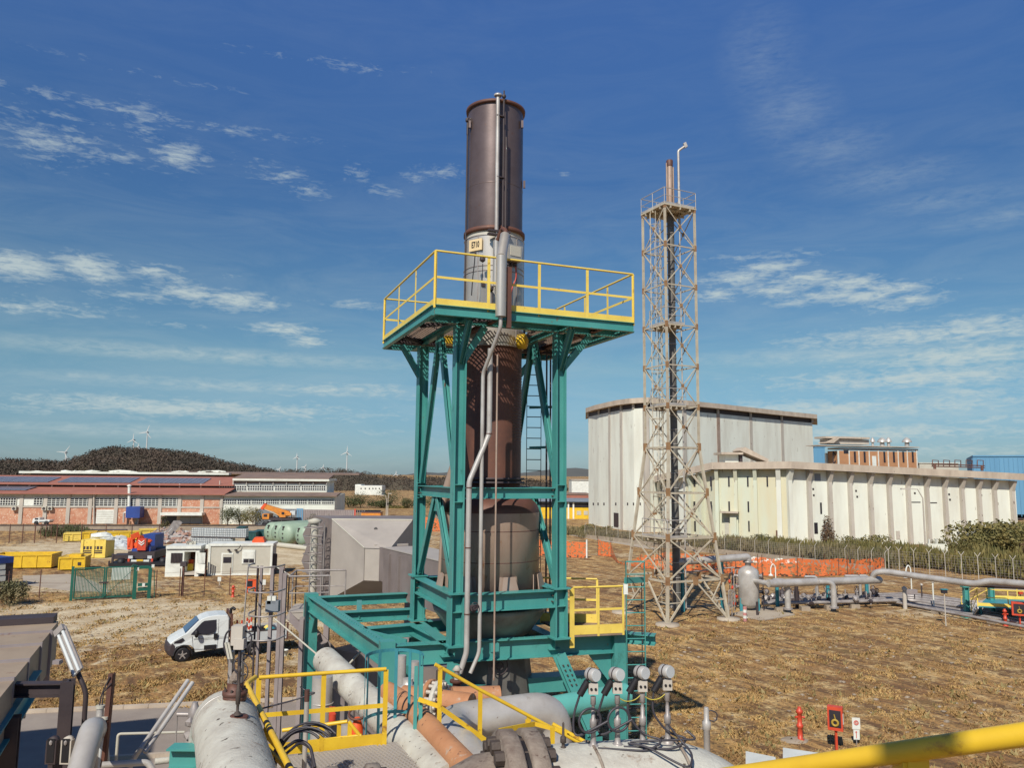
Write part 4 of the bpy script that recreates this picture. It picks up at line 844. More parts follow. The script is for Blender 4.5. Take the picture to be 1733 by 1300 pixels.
skip('long low yellow trough stretching behind the crane truck', P1d, 166, 901.5, 236, 2, yel2, name='trough', cat='trough', group='yellow containers of the far row', open_=False)
P1e = PL(238, 913, 268, 912); y5 = skip('pale yellow slatted crate right of the crane truck', P1e, 239, 897, 268.5, 2, yel, name='slatted_crate', cat='crate', open_=False, group=None)
dk = thing('dark_pipe_stack', 'long dark bundle of pipes lying behind the yellow containers', 'pipe bundle', G(160, 905)); P1f = PL(96, 906, 215, 905)
mb = MB()
for i in range(5): mb.tube(P1f.P(P1f.sz(96, 900)[0], .25+.3*(i % 2), -.3*i), P1f.P(P1f.sz(213, 900)[0], .25+.3*(i % 2), -.3*i), .16, 8)
mb.build('pipe', darkm, dk)
ec = thing('container', 'grey container with a blue tarpaulin top at the left edge', 'container', G(0, 992)); P1g = PL(-30, 1000, 22, 994); grd(P1g, -60, 952, 10, 2.4, ec, bluesteel, 'body'); grd(P1g, 10, 952, 23, 2.3, ec, darkm, 'end_frame', -.02); prt(P1g, -60, 949.5, 23, 952.5, 2.5, ec, bluep, 'tarpaulin', .03)
for y in (962, 972, 982): prt(P1g, -55, y, 9, y+1.5, .02, ec, whitep, 'horizontal_rail', .05)
# ------------------------------------------------------------------ crane truck seen from behind
ct = thing('crane_truck', 'red and blue crane truck seen from behind with a white chevron on its folded arm', 'crane truck', G(237, 957)); T = PL(213, 957, 263, 957)
prt(T, 216.5, 934, 261, 946, 6.5, ct, darkm, 'chassis', 0)
def tbx(x0, y0, x1, y1, dep, m, n, o=0): return prt(T, x0, y0, x1, y1, dep, ct, m, n, o)
tbx(241, 905, 261.5, 928, 2.4, bluep, 'blue_tank', -2); tbx(223, 929, 232, 939, .5, bluep, 'toolbox', -.1); tbx(238, 926, 254, 939, 1.4, bluep, 'toolbox', -.3)
mb = MB()
for (a, b, r_) in (((222, 930), (222, 910), .35), ((222, 910), (236, 904), .32), ((230, 938), (238, 908), .28), ((238, 908), (246, 925), .25), ((226, 922), (250, 918), .2), ((219, 926), (227, 906), .25), ((246, 925), (255, 914), .2)):
    p, q = T.px(*a, -.8+random.uniform(-.5, .3)), T.px(*b, -.9); mb.bar(p, q, r_*1.5, r_*1.5)
mb.build('folded_crane_arm', orange, ct)
tbx(233, 912, 246, 932, .5, redp, 'crane_arm_end', .15)
for y in (918, 922): 
    mb = MB(); c = [T.px(x, yy, .18) for x, yy in ((234.5, y-4), (239.5, y), (244.5, y-4), (244.5, y-2.2), (239.5, y+2), (234.5, y-2.2))]; mb.prism([c[0], c[1], c[4], c[5]], T.n*.03); mb.prism([c[1], c[2], c[3], c[4]], T.n*.03); mb.build('chevron_mark', whitep, ct)
for x in (218, 249): 
    mb = MB(); s0 = T.sz(x, 950)[0]; c = T.P(s0+.3, .52, -.4); mb.lathe(c, [(.35, -.45), (.52, -.4), (.52, .25), (.35, .3)], 18, ax=T.t); mb.build('wheel', blk, ct)
for x in (220.5, 253): tbx(x-3.4, 941, x+3.4, 950.5, .05, ibc, 'mudguard_panel', .1)
tbx(222, 948, 252, 951, .1, whitep, 'bumper', .2); tbx(231, 947.3, 242, 950.4, .04, yel2, 'number_plate', .25)
for x in (217.5, 257): tbx(x-1.5, 946, x+1.5, 951, .1, redp, 'tail_light', .2)
lt = thing('low_trailer', 'black flat low-loader deck parked behind the crane truck', 'trailer', G(235, 962)); T2 = PL(190, 962, 290, 960); prt(T2, 190, 940.5, 283, 945.5, 2.3, lt, darkm, 'deck', -6)
prt(T2, 184, 954.5, 283, 957.5, 2.3, lt, blk, 'deck', -.5); mb = MB()
for x in (190, 184): prt(T2, x-.8, 938 if x == 190 else 950, x+1.2, 958, .2, lt, darkm, 'post', -1)
mb = MB()
for x in (200, 272): c = T2.P(T2.sz(x, 960)[0], .4, -1.2); mb.lathe(c, [(.25, -.3), (.4, -.26), (.4, .26), (.25, .3)], 16, ax=T2.t)
mb.build('wheel', blk, lt)
og = thing('gas_bottle_pack', 'pack of orange gas bottles by the guard cabin', 'gas bottles', G(276, 950)); T3 = PL(265, 951, 284, 951)
for i in range(4): mb = MB(); s, z = T3.sz(268+i*4.2, 948); c = T3.P(s, 0, -.1*(i % 2)); zt = T3.sz(270, 937)[1]; mb.lathe(c, [(.13, 0), (.13, zt-.3), (.05, zt-.1), (.05, zt)], 10); mb.build('gas_bottle', orange if i > 1 else darkm, og)
# ------------------------------------------------------------------ cabins
gc = thing('guard_cabin', 'small white guard cabin with barred window and open doorway', 'cabin', G(315, 976)); C1 = PL(281, 976.8, 341, 976.2)
grd(C1, 281.5, 929, 312.5, 2.4, gc, whitep, 'wall_left'); grd(C1, 331.5, 929, 338, 2.4, gc, whitep, 'wall_right'); prt(C1, 312.5, 929, 331.5, 934.2, 2.4, gc, whitep, 'wall_over_door'); 
prt(C1, 312.4, 933, 332, 973.5, .06, gc, rusty, 'back_wall', -2.3); prt(C1, 312.5, 969.5, 331.5, 973.5, 2.3, gc, pier, 'floor', -.02); prt(C1, 281, 924.5, 340, 929.3, 2.6, gc, whitep, 'roof', .15); prt(C1, 283, 929.2, 339, 930.3, .05, gc, darkm, 'roof_shade_strip', .02)  # last piece: solid dark strip painted in as shade under the roof edge
mb = MB(); C1.pbox(mb, 289.5, 936.5, 308, 953, .0, .03); wn_ = mb.build('window', glass, gc)
for i in range(8): x = 290.6+i*2.4; mb = MB() if i == 0 else mb; C1.pbox(mb, x-.12, 936.5, x+.12, 953.5, .05, .07)
mb.build('window_bars', darkm, wn_)
prt(C1, 315, 948, 326, 966, .5, gc, orange, 'orange_jacket', -1.6); prt(C1, 314, 955, 325, 970, .4, gc, yel2, 'yellow_crate', -1.3)
dd = PL(332, 976.5, 349, 978); mb = MB(); dd.pbox(mb, 332.2, 954, 346, 971.5, -.04, 0); drr = mb.build('open_door', whitep, gc); mb = MB()
for i in range(7): x = 333+i*2.2; dd.pbox(mb, x-.3, 936, x+.3, 954, -.03, -.01)
dd.pbox(mb, 332, 935.4, 347.5, 936.8, -.04, 0); mb.build('door_bars', whitep, drr); grd(C1, 346, 930, 349, .6, gc, rusty, 'side_strip', -.6)
cc = thing('office_cabin', 'long beige site office cabin with white door and a half shuttered window', 'cabin', G(405, 974)); C2 = PL(354, 974.5, 461, 973.6)
grd(C2, 354.5, 922, 461, 2.4, cc, cream, 'wall', -.03); prt(C2, 352.5, 920.5, 462.5, 924.3, 2.6, cc, whitep, 'roof_edge', .06)
for x0, x1 in ((353.3, 357), (458.3, 461.7)): grd(C2, x0, 923, x1, .12, cc, whitep, 'corner_post', .04)
grd(C2, 353, 971.7-.2, 462, .1, cc, whitep, 'base_rail', .02, .0); prt(C2, 375, 936.5, 393, 971.8, .05, cc, whitep, 'door_frame', .02); d2 = prt(C2, 377, 938.5, 391.5, 971.5, .04, cc, cream, 'door', .06); prt(C2, 378, 943.5, 391, 953, .03, d2, glass, 'door_window', .09)
mb = MB(); C2.pbox(mb, 410, 931, 431.3, 954.5, 0, .05); wf = mb.build('window_frame', whitep, cc); prt(C2, 412, 934, 429.5, 946, .03, wf, whitep, 'roller_shutter', .09); prt(C2, 412, 947, 420.4, 952.8, .03, wf, glass, 'pane', .08); prt(C2, 421.6, 947, 429.5, 952.8, .03, wf, glass, 'pane', .08)
for x in (387, 399): mb = MB(); mb.blob(C2.px(x, 931.5, .15), (.16, .12, .1), 1, .1); mb.build('wall_lamp', darkm, cc)
mb = MB(); mb.path([C2.px(399, 932, .15), C2.px(405, 928, .2), C2.px(407, 923, .2)], .03, 5); mb.build('cable', blk, cc)
prt(C2, 348, 922, 353, 929, .4, cc, whitep, 'switch_box', -.2)
dkd = thing('dark_board', 'narrow dark board standing beyond the right end of the office cabin', 'board', G(466, 972)); Pq = PL(463, 972, 470, 971.5); grd(Pq, 463, 938, 469.5, .3, dkd, darkm, 'board')
cb = thing('orange_crate', 'orange plastic box lying on the office cabin roof', 'box', C2.px(437, 921, -1)); mb = MB(); a0, z0 = C2.sz(426.5, 920.5, -1); a1, z1_ = C2.sz(447.5, 910, -1); mb.prism([C2.P(a0, z0, -1), C2.P(a1, z0, -1), C2.P(a1, z0+.25, -1), C2.P(a1-.12, z1_, -1), C2.P(a0+.2, z1_, -1), C2.P(a0, z0+.25, -1)], -C2.n*.9); mb.build('box', orange, cb)
ac = thing('air_conditioner', 'white air conditioner unit standing behind the guard cabin roof', 'air conditioner', C1.px(323, 929, -3)); C1b = Plane(C1.P(0, 0, -1.2), C1.P(4, 0, -1.2)); b0 = prt(C1b, 315.5, 916.5, 331, 924.8, .35, ac, cream, 'casing'); mb = MB(); mb.ring(C1b.px(322, 920.8, .02), .3, .02, C1b.n, 20, 6); mb.ring(C1b.px(322, 920.8, .02), .18, .02, C1b.n, 16, 6); mb.build('fan_grille', darkm, ac)
prt(C1b, 316, 924.6, 330.5, 926, .35, ac, darkm, 'feet', -.01)
# ------------------------------------------------------------------ stored tanks, IBCs, tarps
ib0 = None
def ibctank(x, yb, yt, D, lab):
    p = onz(x, yb, 0) if D is None else pt(x, D); t = thing('cage_tank', lab, 'cage tank', p, 'white caged liquid tanks in two tiers'); mb = MB(); mb.bx(p.x-.5, p.y-.5, p.z+.12, p.x+.5, p.y+.5, p.z+1.08); mb.build('tank', ibc, t)
    mb = MB()
    for k in range(6):
        a = -.55+.22*k
        for (q0, q1) in (((a, -.55, .15), (a, -.55, 1.15)),): mb.bar(p+V(q0), p+V(q1), .025, .025)
    for z in (.15, .4, .65, .9, 1.15): mb.bar(p+V((-.57, -.56, z)), p+V((.57, -.56, z)), .025, .025); mb.bar(p+V((.56, -.56, z)), p+V((.56, .56, z)), .025, .025)
    mb.build('cage', bluesteel, t); mb = MB(); mb.bx(p.x-.55, p.y-.55, p.z, p.x+.55, p.y+.55, p.z+.12); mb.build('pallet', darkm, t); return t
k_ = 0
for tier in (0, 1):
    for i in range(8):
        x = 333+i*11.0; p = G(x, 925.5+i*.3)
        if tier == 0 and i > 5: continue
        o = ib0
        if ib0 is None: ib0 = ibctank(x, 925.5, 0, None, 'white liquid tank in a steel cage, %s of two tiers behind the cabins' % ('lower'))
        else: copy_tree(ib0, loc=p+Z*1.18*tier, label='white liquid tank in a steel cage, %s tier behind the cabins' % ('upper' if tier else 'lower'))
ib0['label'] = 'white liquid tank in a steel cage, lower tier behind the cabins'
def tarp(x0, x1, yt, yb, D, m, lab):
    a = pt(x0, D); b = pt(x1, D); zt = zat(yt, a.x, a.y); t = thing('tarpaulin', lab, 'tarpaulin', (a+b)/2); mb = MB(); c = (a+b)/2; zb_ = max(0, zat(yb, a.x, a.y)); n = 9
    for i in range(n): q = a.lerp(b, (i+.5)/n); mb.blob(V((q.x, q.y, (zt+zb_)/2)), ((b-a).length/n*.9, 1.3, (zt-zb_)/2*random.uniform(.75, 1)), 2, .08)
    mb.build('sheet', m, t)
tarp(338, 356, 897.5, 904, 98, yel, 'bright yellow tarpaulin over goods behind the caged tanks'); tarp(357, 371, 898, 903.5, 98, orange, 'orange tarpaulin next to the bright yellow one'); tarp(376, 413, 899, 903, 98, orange, 'long flat orange cover left of the green containers')
def cont(x0, x1, yt, yb, m, lab, dep=2.4):
    P = PL(x0, yb, x1, yb); t = thing('container', lab, 'container', P.P(0, 0)); grd(P, x0, yt, x1, dep, t, m, 'body'); mb = MB(); a0, zt = P.sz(x0, yt); a1, _ = P.sz(x1, yt); n = int((a1-a0)/.4)
    for i in range(n): s = a0+(a1-a0)*(i+.5)/n; P.box(mb, s-.08, s+.08, .1, zt-.1, .001, .05)
    mb.build('rib', m, t); mb = MB(); P.box(mb, a0-.03, a1+.03, zt, zt+.08, -dep-.03, .06); mb.build('roof_edge', m, t)
cont(415, 433, 902, 921, cgreen, 'dark green container beside the caged tanks'); cont(430, 450, 899.5, 918, cgreen, 'darker green container behind, next to the pale green tanks'); cont(400, 414, 893.5, 906, cgreen, 'small green container at the far end behind the tanks')
# long pale green horizontal tanks seen from their dished ends
dirT = (G(556, 925)-G(470, 925)).normalized()
def gtk(px, pyb, r, ln, lab, dx):
    c = G(px, pyb)+Z*(r+.25); d = V((dx, 1, 0)).normalized(); t = thing('storage_tank', lab, 'storage tank', V((c.x, c.y, 0)), 'pale green storage tanks lying in the yard'); mb = MB()
    mb.lathe(c, [(.02, -.55), (r*.5, -.48), (r*.82, -.28), (r, 0), (r, ln), (r*.8, ln+.3), (.02, ln+.5)], 28, ax=d); mb.build('shell', gtank, t); mb = MB()
    for k in range(3): q = c+Z*(r*(.45-.4*k))-d*.5; mb.lathe(q, [(.09, -.12), (.09, .1)], 10, ax=d)
    mb.lathe(c+Z*r*.65-d*.45, [(.13, -.1), (.13, .1)], 10, ax=d); mb.build('nozzle', darkm, t)
    for s_ in (.8, ln-.8): mb = MB(); mb.ob(c+d*s_-Z*(r*.8), d*.15, Z.cross(d)*r*.7, Z*(r*.25+.1)); mb.build('saddle', conc, t)
gtk(458, 921, 1.25, 9, 'pale green storage tank, leftmost of the lying row', .55); gtk(470.5, 922.5, 1.25, 9, 'second pale green storage tank from the left in the lying row', .55); gtk(483, 925, 1.28, 9, 'pale green storage tank, third in the lying row, its side in full view', .55); gtk(510, 928, 1.25, 7, 'pale green tank whose dished end touches the grey duct housing', .9)
lg = thing('white_pipe', 'long white pipe lying on the ground before the green tanks', 'pipe', G(490, 930)); mb = MB(); mb.tube(G(447, 924)+Z*.3, G(548, 936)+Z*.3, .3, 12); mb.build('pipe', cream, lg)
mb = MB()
for i in range(150):
    x = random.uniform(250, 332); y = random.uniform(903, 922); p = G(x, y); s = random.uniform(.2, .7)
    if random.random() < .5: d = V((random.uniform(-1, 1), random.uniform(-.3, .3), random.uniform(-.1, .35)))*s*3; mb.bar(p+Z*s, p+Z*s+d, s*.35, s*.35)
    else: mb.blob(p+Z*s*.3, (s*1.2, s, s*.6), 1, .3)
mb.build('scrap_heap', scrapm, kind='stuff', label='jumble of red and grey scrap metal right of the crane truck')
mb = MB()
for i in range(60):
    x = random.uniform(178, 212); y = random.uniform(908, 932); p = G(x, y); s = random.uniform(.25, .7); mb.blob(p+Z*s*.5, (s*1.3, s, s*.8), 1, .3)
mb.build('bagged_goods', ibc, kind='stuff', label='pile of white bags and wrapped goods between the yellow crate and crane truck')
mt = thing('leaning_grilles', 'stack of grey steel grilles leaning behind the scrap heap', 'grilles', G(284, 910)); mb = MB()
for i in range(6): a = G(277+i*1.3, 912); mb.bar(a+Z*.1, a+V((1.2+.05*i, .6, 2.3)), .08, .5)
mb.build('grille', galv, mt)
# mobile crane, far shed, corrugated fence
mc = thing('mobile_crane', 'orange mobile crane with its boom lowered to the left', 'mobile crane', G(470, 888)); K = Plane(pt(440, 129), pt(510, 129)); D_ = 135
def kb(x0, y0, x1, y1, dep, m, n, o=0): return prt(K, x0, y0, x1, y1, dep, mc, m, n, o)
kb(444, 877, 497, 881, 2.4, darkm, 'chassis', 0); kb(444, 870, 455, 879, 2.3, crane, 'cab', .05); kb(446, 871, 452, 875, .05, glass, 'cab_window', .1); kb(473, 869, 483, 876, 2, crane, 'crane_cab', 0); kb(476.5, 867, 481, 871, .05, glass, 'crane_cab_window', .06); kb(483, 868, 492, 873, 1.8, crane, 'counterweight', 0); kb(491, 865, 499, 872, 1.2, ibc, 'winch_cover', -.3)
mb = MB(); mb.bar(K.px(447, 857, -.8), K.px(490, 870, -.8), .9, .75); mb.build('boom', crane, mc); mb = MB(); mb.bar(K.px(462, 863.5, -.5), K.px(476, 875, -.5), .25, .25); mb.build('boom_ram', crane, mc)
mb = MB(); mb.bar(K.px(445.5, 856, -.8), K.px(449, 859, -.8), 1, 1); mb.build('boom_head', orange, mc)
for x in (451, 461, 480, 489): mb = MB(); c = K.P(K.sz(x, 880)[0], .6, 0); mb.lathe(c, [(.35, -.3), (.62, -.25), (.62, .2), (.3, .25)], 14, ax=K.n); mb.build('wheel', blk, mc)
sh = thing('grey_shed', 'small gabled grey sheet-metal shed behind the orange crane', 'shed', pt(450, 132.5)); K2 = Plane(pt(430, 132.5), pt(480, 132.5)); a0, _ = K2.sz(431.5, 870); a1, z1_ = K2.sz(470, 869); am, zm_ = K2.sz(443, 861.5)
mb = MB(); mb.prism([K2.P(a0, 0), K2.P(a1, 0), K2.P(a1, z1_-.4), K2.P(am, zm_), K2.P(a0, z1_+.35)], -K2.n*5); mb.build('wall', bluesteel, sh); mb = MB(); mb.prism([K2.P(a0-.2, z1_+.33, .1), K2.P(am, zm_+.04, .1), K2.P(am, zm_+.18, .1), K2.P(a0-.2, z1_+.48, .1)], -K2.n*5.2); mb.prism([K2.P(am+.01, zm_+.04, .1), K2.P(a1+.2, z1_-.42, .1), K2.P(a1+.2, z1_-.27, .1), K2.P(am+.01, zm_+.18, .1)], -K2.n*5.2); mb.build('roof', cream, sh)
cf = thing('sheet_metal_fence', 'long corrugated grey fence with a pale blue panel behind the crane', 'fence', pt(540, 132)); K3 = Plane(pt(478, 132), pt(618, 131)); 
grd(K3, 478, 861.5, 505, .15, cf, bluesteel, 'sheet_panel'); grd(K3, 505, 862.5, 601, .15, cf, duct, 'sheet_panel', .01); grd(K3, 502, 861, 513, .1, cf, bluew, 'blue_panel', .05); mb = MB()
for i in range(48): s = K3.sz(478, 870)[0]+i*.3; K3.box(mb, s, s+.08, 0, K3.sz(520, 862)[1]-.1, .02, .09)
mb.build('rib', duct, cf); grd(K3, 600, 861.5, 602, .2, cf, redp, 'end_post', .1)
oc = thing('container', 'low orange container beyond the grey duct housing', 'container', pt(628, 130)); K4 = Plane(pt(612, 128), pt(645, 128)); grd(K4, 611.5, 868, 644, 2.4, oc, crane, 'body'); grd(K4, 612, 867.3, 644, 2.5, oc, rusty, 'rim', .02, K4.sz(620, 868.6)[1])
rbk = thing('brick_pile', 'low block of red bricks beside the crane, left of the duct housing', 'brick pile', pt(510, 132)); K5 = Plane(pt(500, 132), pt(520, 132)); grd(K5, 502, 880, 517, 1.2, rbk, brick2, 'bricks'); 
# small white truck at the factory
sm = thing('small_truck', 'small white flatbed truck parked against the brick factory wall', 'truck', FAC.px(70, 886, 3)); 
def sb_(x0, y0, x1, y1, dep, m, n, o=3): return prt(FAC, x0, y0, x1, y1, dep, sm, m, n, o)
s0, zt = FAC.sz(57, 876.5, 3); s1, _ = FAC.sz(67, 876.5, 3); mb = MB(); mb.prism([FAC.P(s0-.2, .35, 3), FAC.P(s1, .35, 3), FAC.P(s1, zt, 3), FAC.P(s0+.5, zt, 3), FAC.P(s0-.1, 1.1, 3)], -FAC.n*1.7); mb.build('cab', vanw, sm); sb_(59, 877.3, 64.5, 880, .03, glass, 'side_window', 3.03); sb_(67, 880.2, 83.5, 883.2, 1.7, vanw, 'flatbed'); sb_(57, 883.3, 83, 884.8, 1.5, darkm, 'chassis', 2.95)
for x in (61.5, 78.5): mb = MB(); c = FAC.P(FAC.sz(x, 884, 3)[0], .36, 3); mb.lathe(c, [(.2, -.2), (.36, -.16), (.36, .04), (.2, .06)], 14, ax=FAC.n); mb.build('wheel', blk, sm)
# ------------------------------------------------------------------ green gate
gg = thing('double_gate', 'dark green double-leaf bar gate with diagonal braces', 'gate', G(185, 1016)); GA = PL(120.5, 1017.5, 230, 1012.5); zt = GA.sz(175, 960)[1]
def leaf(x0, x1, down):
    a0, a1 = GA.sz(x0, 1000)[0], GA.sz(x1, 1000)[0]; mb = MB(); GA.box(mb, a0, a1, zt-.08, zt, -.04, .04); GA.box(mb, a0, a1, .12, .20, -.04, .04); GA.box(mb, a0, a0+.09, .2, zt-.081, -.04, .04); GA.box(mb, a1-.09, a1, .2, zt-.081, -.04, .04)
    p, q = (GA.P(a0, zt, .06), GA.P(a1, .2, .06)) if down else (GA.P(a0, .2, .06), GA.P(a1, zt, .06)); mb.bar(p, q, .03, .08, u=GA.n); lf = mb.build('gate_leaf', dteal, gg); mb = MB(); n = 21
    for i in range(1, n): s = a0+(a1-a0)*i/n; GA.box(mb, s-.018, s+.018, .2, zt-.08, -.018, .018)
    mb.build('bars', dteal, lf)
leaf(124, 176.2, True); leaf(176.8, 229, False)
mb = MB(); a0 = GA.sz(122, 1000)[0]; GA.box(mb, a0-.12, a0+.04, 0, zt+.1, -.08, .08); mb.build('gate_post', dteal, gg); mb = MB(); GA.pbox(mb, 168, 985.5, 184, 987.3, .05, .1); mb.build('latch', darkm, gg)
mb = MB(); a0 = GA.sz(186, 990)[0]; a1 = GA.sz(217, 990)[0]; nb = 13
for i in range(nb): s = a0+(a1-a0)*i/(nb-1); GA.box(mb, s-.055, s+.055, GA.sz(200, 985)[1], zt-.12, -1.1, -1.05)
wf_ = mb.build('slat', whitep); tag(wf_, 'white slatted pallet fence standing behind the right gate leaf', 'slatted panel')
gp = thing('gate_frame', 'green portal frame with small white plates right of the gate', 'gate frame', G(246, 1014)); GB = PL(226, 1015, 261, 1013)
for x0, x1 in ((227, 233.5), (252, 258)): grd(GB, x0, 958 if x0 < 240 else 959, x1, .22, gp, dteal, 'upright')
for y0, y1 in ((958.5, 963), (988, 992), (995, 1000)): prt(GB, 233.4, y0, 252.1, y1, .12, gp, dteal, 'crossbar', -.03)
for x, y in ((233, 963.5), (259, 958.5), (243, 990.5)): prt(GB, x-2.2, y-2.6, x+2.2, y+2.6, .05, gp, whitep, 'plate', .07)
mb = MB(); mb.path([GB.px(261, 1012, .1), GB.px(261, 966, .1)], .03, 6); mb.path([GB.px(222, 960, .1), GB.px(226, 955.5, .1), GB.px(231, 957, .1), GB.px(231, 965, .1)], .03, 6); mb.build('cable_pipe', dteal, gp)
# hydrants and signs of the yard
def hydrant(px, yb, yt, lab, m=redp, rad=.09):
    b = G(px, yb); h = zat(yt, b.x, b.y); t = thing('fire_hydrant', lab, 'fire hydrant', b); mb = MB()
    mb.lathe(b, [(rad*1.7, 0), (rad*1.7, .04), (rad, .05), (rad, h*.38), (rad*1.35, h*.40), (rad*1.35, h*.47), (rad*.95, h*.49), (rad*.95, h*.80), (rad*1.35, h*.82), (rad*1.35, h*.90), (rad*.8, h*.93), (rad*.7, h)], 16); mb.build('barrel', m, t)
    mb = MB()
    for sx_ in (-1, 1): mb.tube(b+V((0, 0, h*.7)), b+V((sx_*rad*1.9, -rad*.5, h*.7)), rad*.45, 10)
    mb.build('outlet', m, t); return t
hydrant(394, 1011, 991, 'red hydrant on the grass in front of the office cabin')
b = G(429, 1004); hb = thing('hydrant_cabinet', 'orange hose cabinet behind the grey ladder tower', 'hose cabinet', b); HB = PL(416, 1004, 434, 1004); prt(HB, 416, 981.5, 434, 996, .3, hb, orange, 'cabinet'); prt(HB, 418.5, 983.5, 427, 993.5, .02, hb, glass, 'window', .02); 
for x in (418.5, 432): grd(HB, x-1, 996, x+1, .1, hb, orange, 'leg', -.1)
sg = thing('sign', 'white square sign on a short post between the cabin and the red hydrant', 'sign', G(370, 990)); SG = PL(365, 991, 376, 991); prt(SG, 368.5, 977, 374, 984.5, .03, sg, whitep, 'plate'); grd(SG, 371, 984, 372, .03, sg, pier, 'post', -.04)
sg = thing('sign', 'white sign with round white cap below it by the orange hose cabinet', 'sign', G(446, 999)); SG = PL(440, 999, 452, 999); prt(SG, 443.5, 981.5, 449.5, 990.5, .03, sg, whitep, 'plate'); grd(SG, 446, 990, 447, .03, sg, pier, 'post', -.04)
# ------------------------------------------------------------------ pick-up truck
def pickup():
    f0, r_0 = G(308, 1121), G(436, 1109); ax = (r_0-f0); ax.z = 0; wb = 3.62; ex = ax.normalized(); ey = V((-ex.y, ex.x, 0))   # ey points away from the camera
    t = thing('pickup_truck', 'white single-cab flatbed truck with black bumper loaded with cones and bottles', 'truck', f0)
    k = .91
    def P(x, y, z): return f0+ex*x*k+ey*y*k+Z*z*k
    # side profile, x from the front wheel centre, nose to the left
    prof = [(-.50, .62), (-.55, .80), (-.62, .98), (-.50, 1.08), (-.15, 1.28), (.10, 1.40), (.72, 1.98), (.95, 2.12), (1.25, 2.21), (1.75, 2.24), (2.20, 2.20), (2.28, 2.02), (2.30, .55), (.62, .42), (.55, .62), (.36, .80), (0, .86), (-.36, .78), (-.45, .62)]
    sec = [(-.0, .90, 0), (.05, .985, .02), (.16, 1, .0), (1.0, 1.02, .05), (1.86, 1, .0), (1.97, .985, .02), (2.02, .90, 0)]
    vs = []; n = len(prof)
    for (y, s, fwd) in sec:
        for (x, z) in prof:
            inset = max(0, z-1.15)*.17; yy = y+(inset if y < 1 else -inset)*(abs(1.01-y)/1.01)
            xx = x if x > 0 else x-(.10*(1-((y-1.01)/1.01)**2) if x < 0 else 0)
            cx_, cz_ = .9, 1.3; sc = 1-(.035 if s < .95 else 0); vs.append(P(cx_+(xx-cx_)*sc, yy, cz_+(z-cz_)*sc))
    m_ = len(sec); fs = [(i*n+j, i*n+(j+1) % n, (i+1)*n+(j+1) % n, (i+1)*n+j) for i in range(m_-1) for j in range(n)]; mb = MB(); mb.add(vs, fs, False); mb.add(vs, [tuple(range(n)), tuple(range((m_-1)*n, m_*n))[::-1]]); cab = mb.build('cab', vanw, t)
    # windscreen, side window, door gap
    def yin(z, side=0): ins = max(0, z-1.15)*.17; return ins if side == 0 else 2.02-ins
    mb = MB(); xa, za, xb_, zb3 = .13, 1.455, .77, 2.06; mb.prism([P(xa-.05, .17+yin(za), za-.0), P(xa-.05, 1.85-yin(za), za), P(xb_-.04, 1.80-yin(zb3), zb3), P(xb_-.04, .22+yin(zb3), zb3)], (ex*.02-Z*.03)); mb.build('windscreen', gblue, cab)
    mb = MB(); pts_ = [(.36, 1.36), (.50, 1.52), (.88, 1.92), (1.02, 2.0), (1.62, 2.02), (1.62, 1.58), (1.55, 1.38), (1.2, 1.30)]; mb.prism([P(x, yin(z)-.012, z) for x, z in pts_], ey*.02); sw = mb.build('side_window', glass, cab)
    mb = MB(); dl = [(.42, 1.28), (.52, .60), (1.72, .50), (1.74, 2.04)]
    for a, b in zip(dl, dl[1:]): mb.bar(P(a[0], yin(a[1])-.004, a[1]), P(b[0], yin(b[1])-.004, b[1]), .012, .012)
    mb.bar(P(.5, -.004, 1.13), P(2.25, -.004, 1.10), .012, .012); mb.build('door_seam', darkm, cab)
    mb = MB(); mb.ob(P(1.60, -.01, 1.18), ex*.09, ey*.012, Z*.13); mb.build('door_handle', blk, cab)
    mb = MB(); mb.ob(P(1.35, -.012, .64), ex*.28, ey*.014, Z*.10); mb.build('side_trim', blk, cab)
    mb = MB(); mb.blob(P(.62, -.20, 1.42), (.10, .12, .20), 2, .02); mb.bar(P(.66, .03, 1.3), P(.62, -.15, 1.35), .06, .06); mb.build('mirror', blk, cab)
    mb = MB(); mb.prism([P(-.42, .0, 1.06), P(-.02, -.01, 1.22), P(.06, -.012, 1.12), P(-.1, -.012, .98), P(-.45, .0, .96)], ey*.06); mb.build('headlight', glass, cab); 
    mb = MB(); mb.prism([P(-.62, .12, .95), P(-.55, .02, .90), P(-.42, -.02, .86), P(-.40, -.02, .40), P(-.62, .02, .38), P(-.70, .14, .45)], ey*.01)
    bp = [(-.74, .45), (-.78, .62), (-.74, .86), (-.66, .98), (-.40, .86), (-.38, .36), (-.66, .34)]
    vs2 = []
    for (y, dx) in ((-.03, .16), (.10, .04), (.45, -.03), (1.0, -.06), (1.57, -.03), (1.92, .04), (2.05, .16)):
        for i, (x, z) in enumerate(bp): vs2.append(P(x+(dx if i not in (4, 5) else 0), y, z))
    n2 = len(bp); mb.add(vs2, [(i*n2+j, i*n2+(j+1) % n2, (i+1)*n2+(j+1) % n2, (i+1)*n2+j) for i in range(6) for j in range(n2)]+[tuple(range(n2)), tuple(range(6*n2, 7*n2))[::-1]]); mb.build('bumper', darkm, cab)
    mb = MB(); mb.ob(P(-.80, 1.0, .60), ex*.01, ey*.26, Z*.055); mb.build('number_plate', whitep, cab)
    mb = MB(); mb.path([P(.02+.45*math.cos(R(a)), -.015, .36+.47*math.sin(R(a))) for a in range(0, 181, 15)], .045, 6); mb.build('wheel_arch_trim', blk, cab)
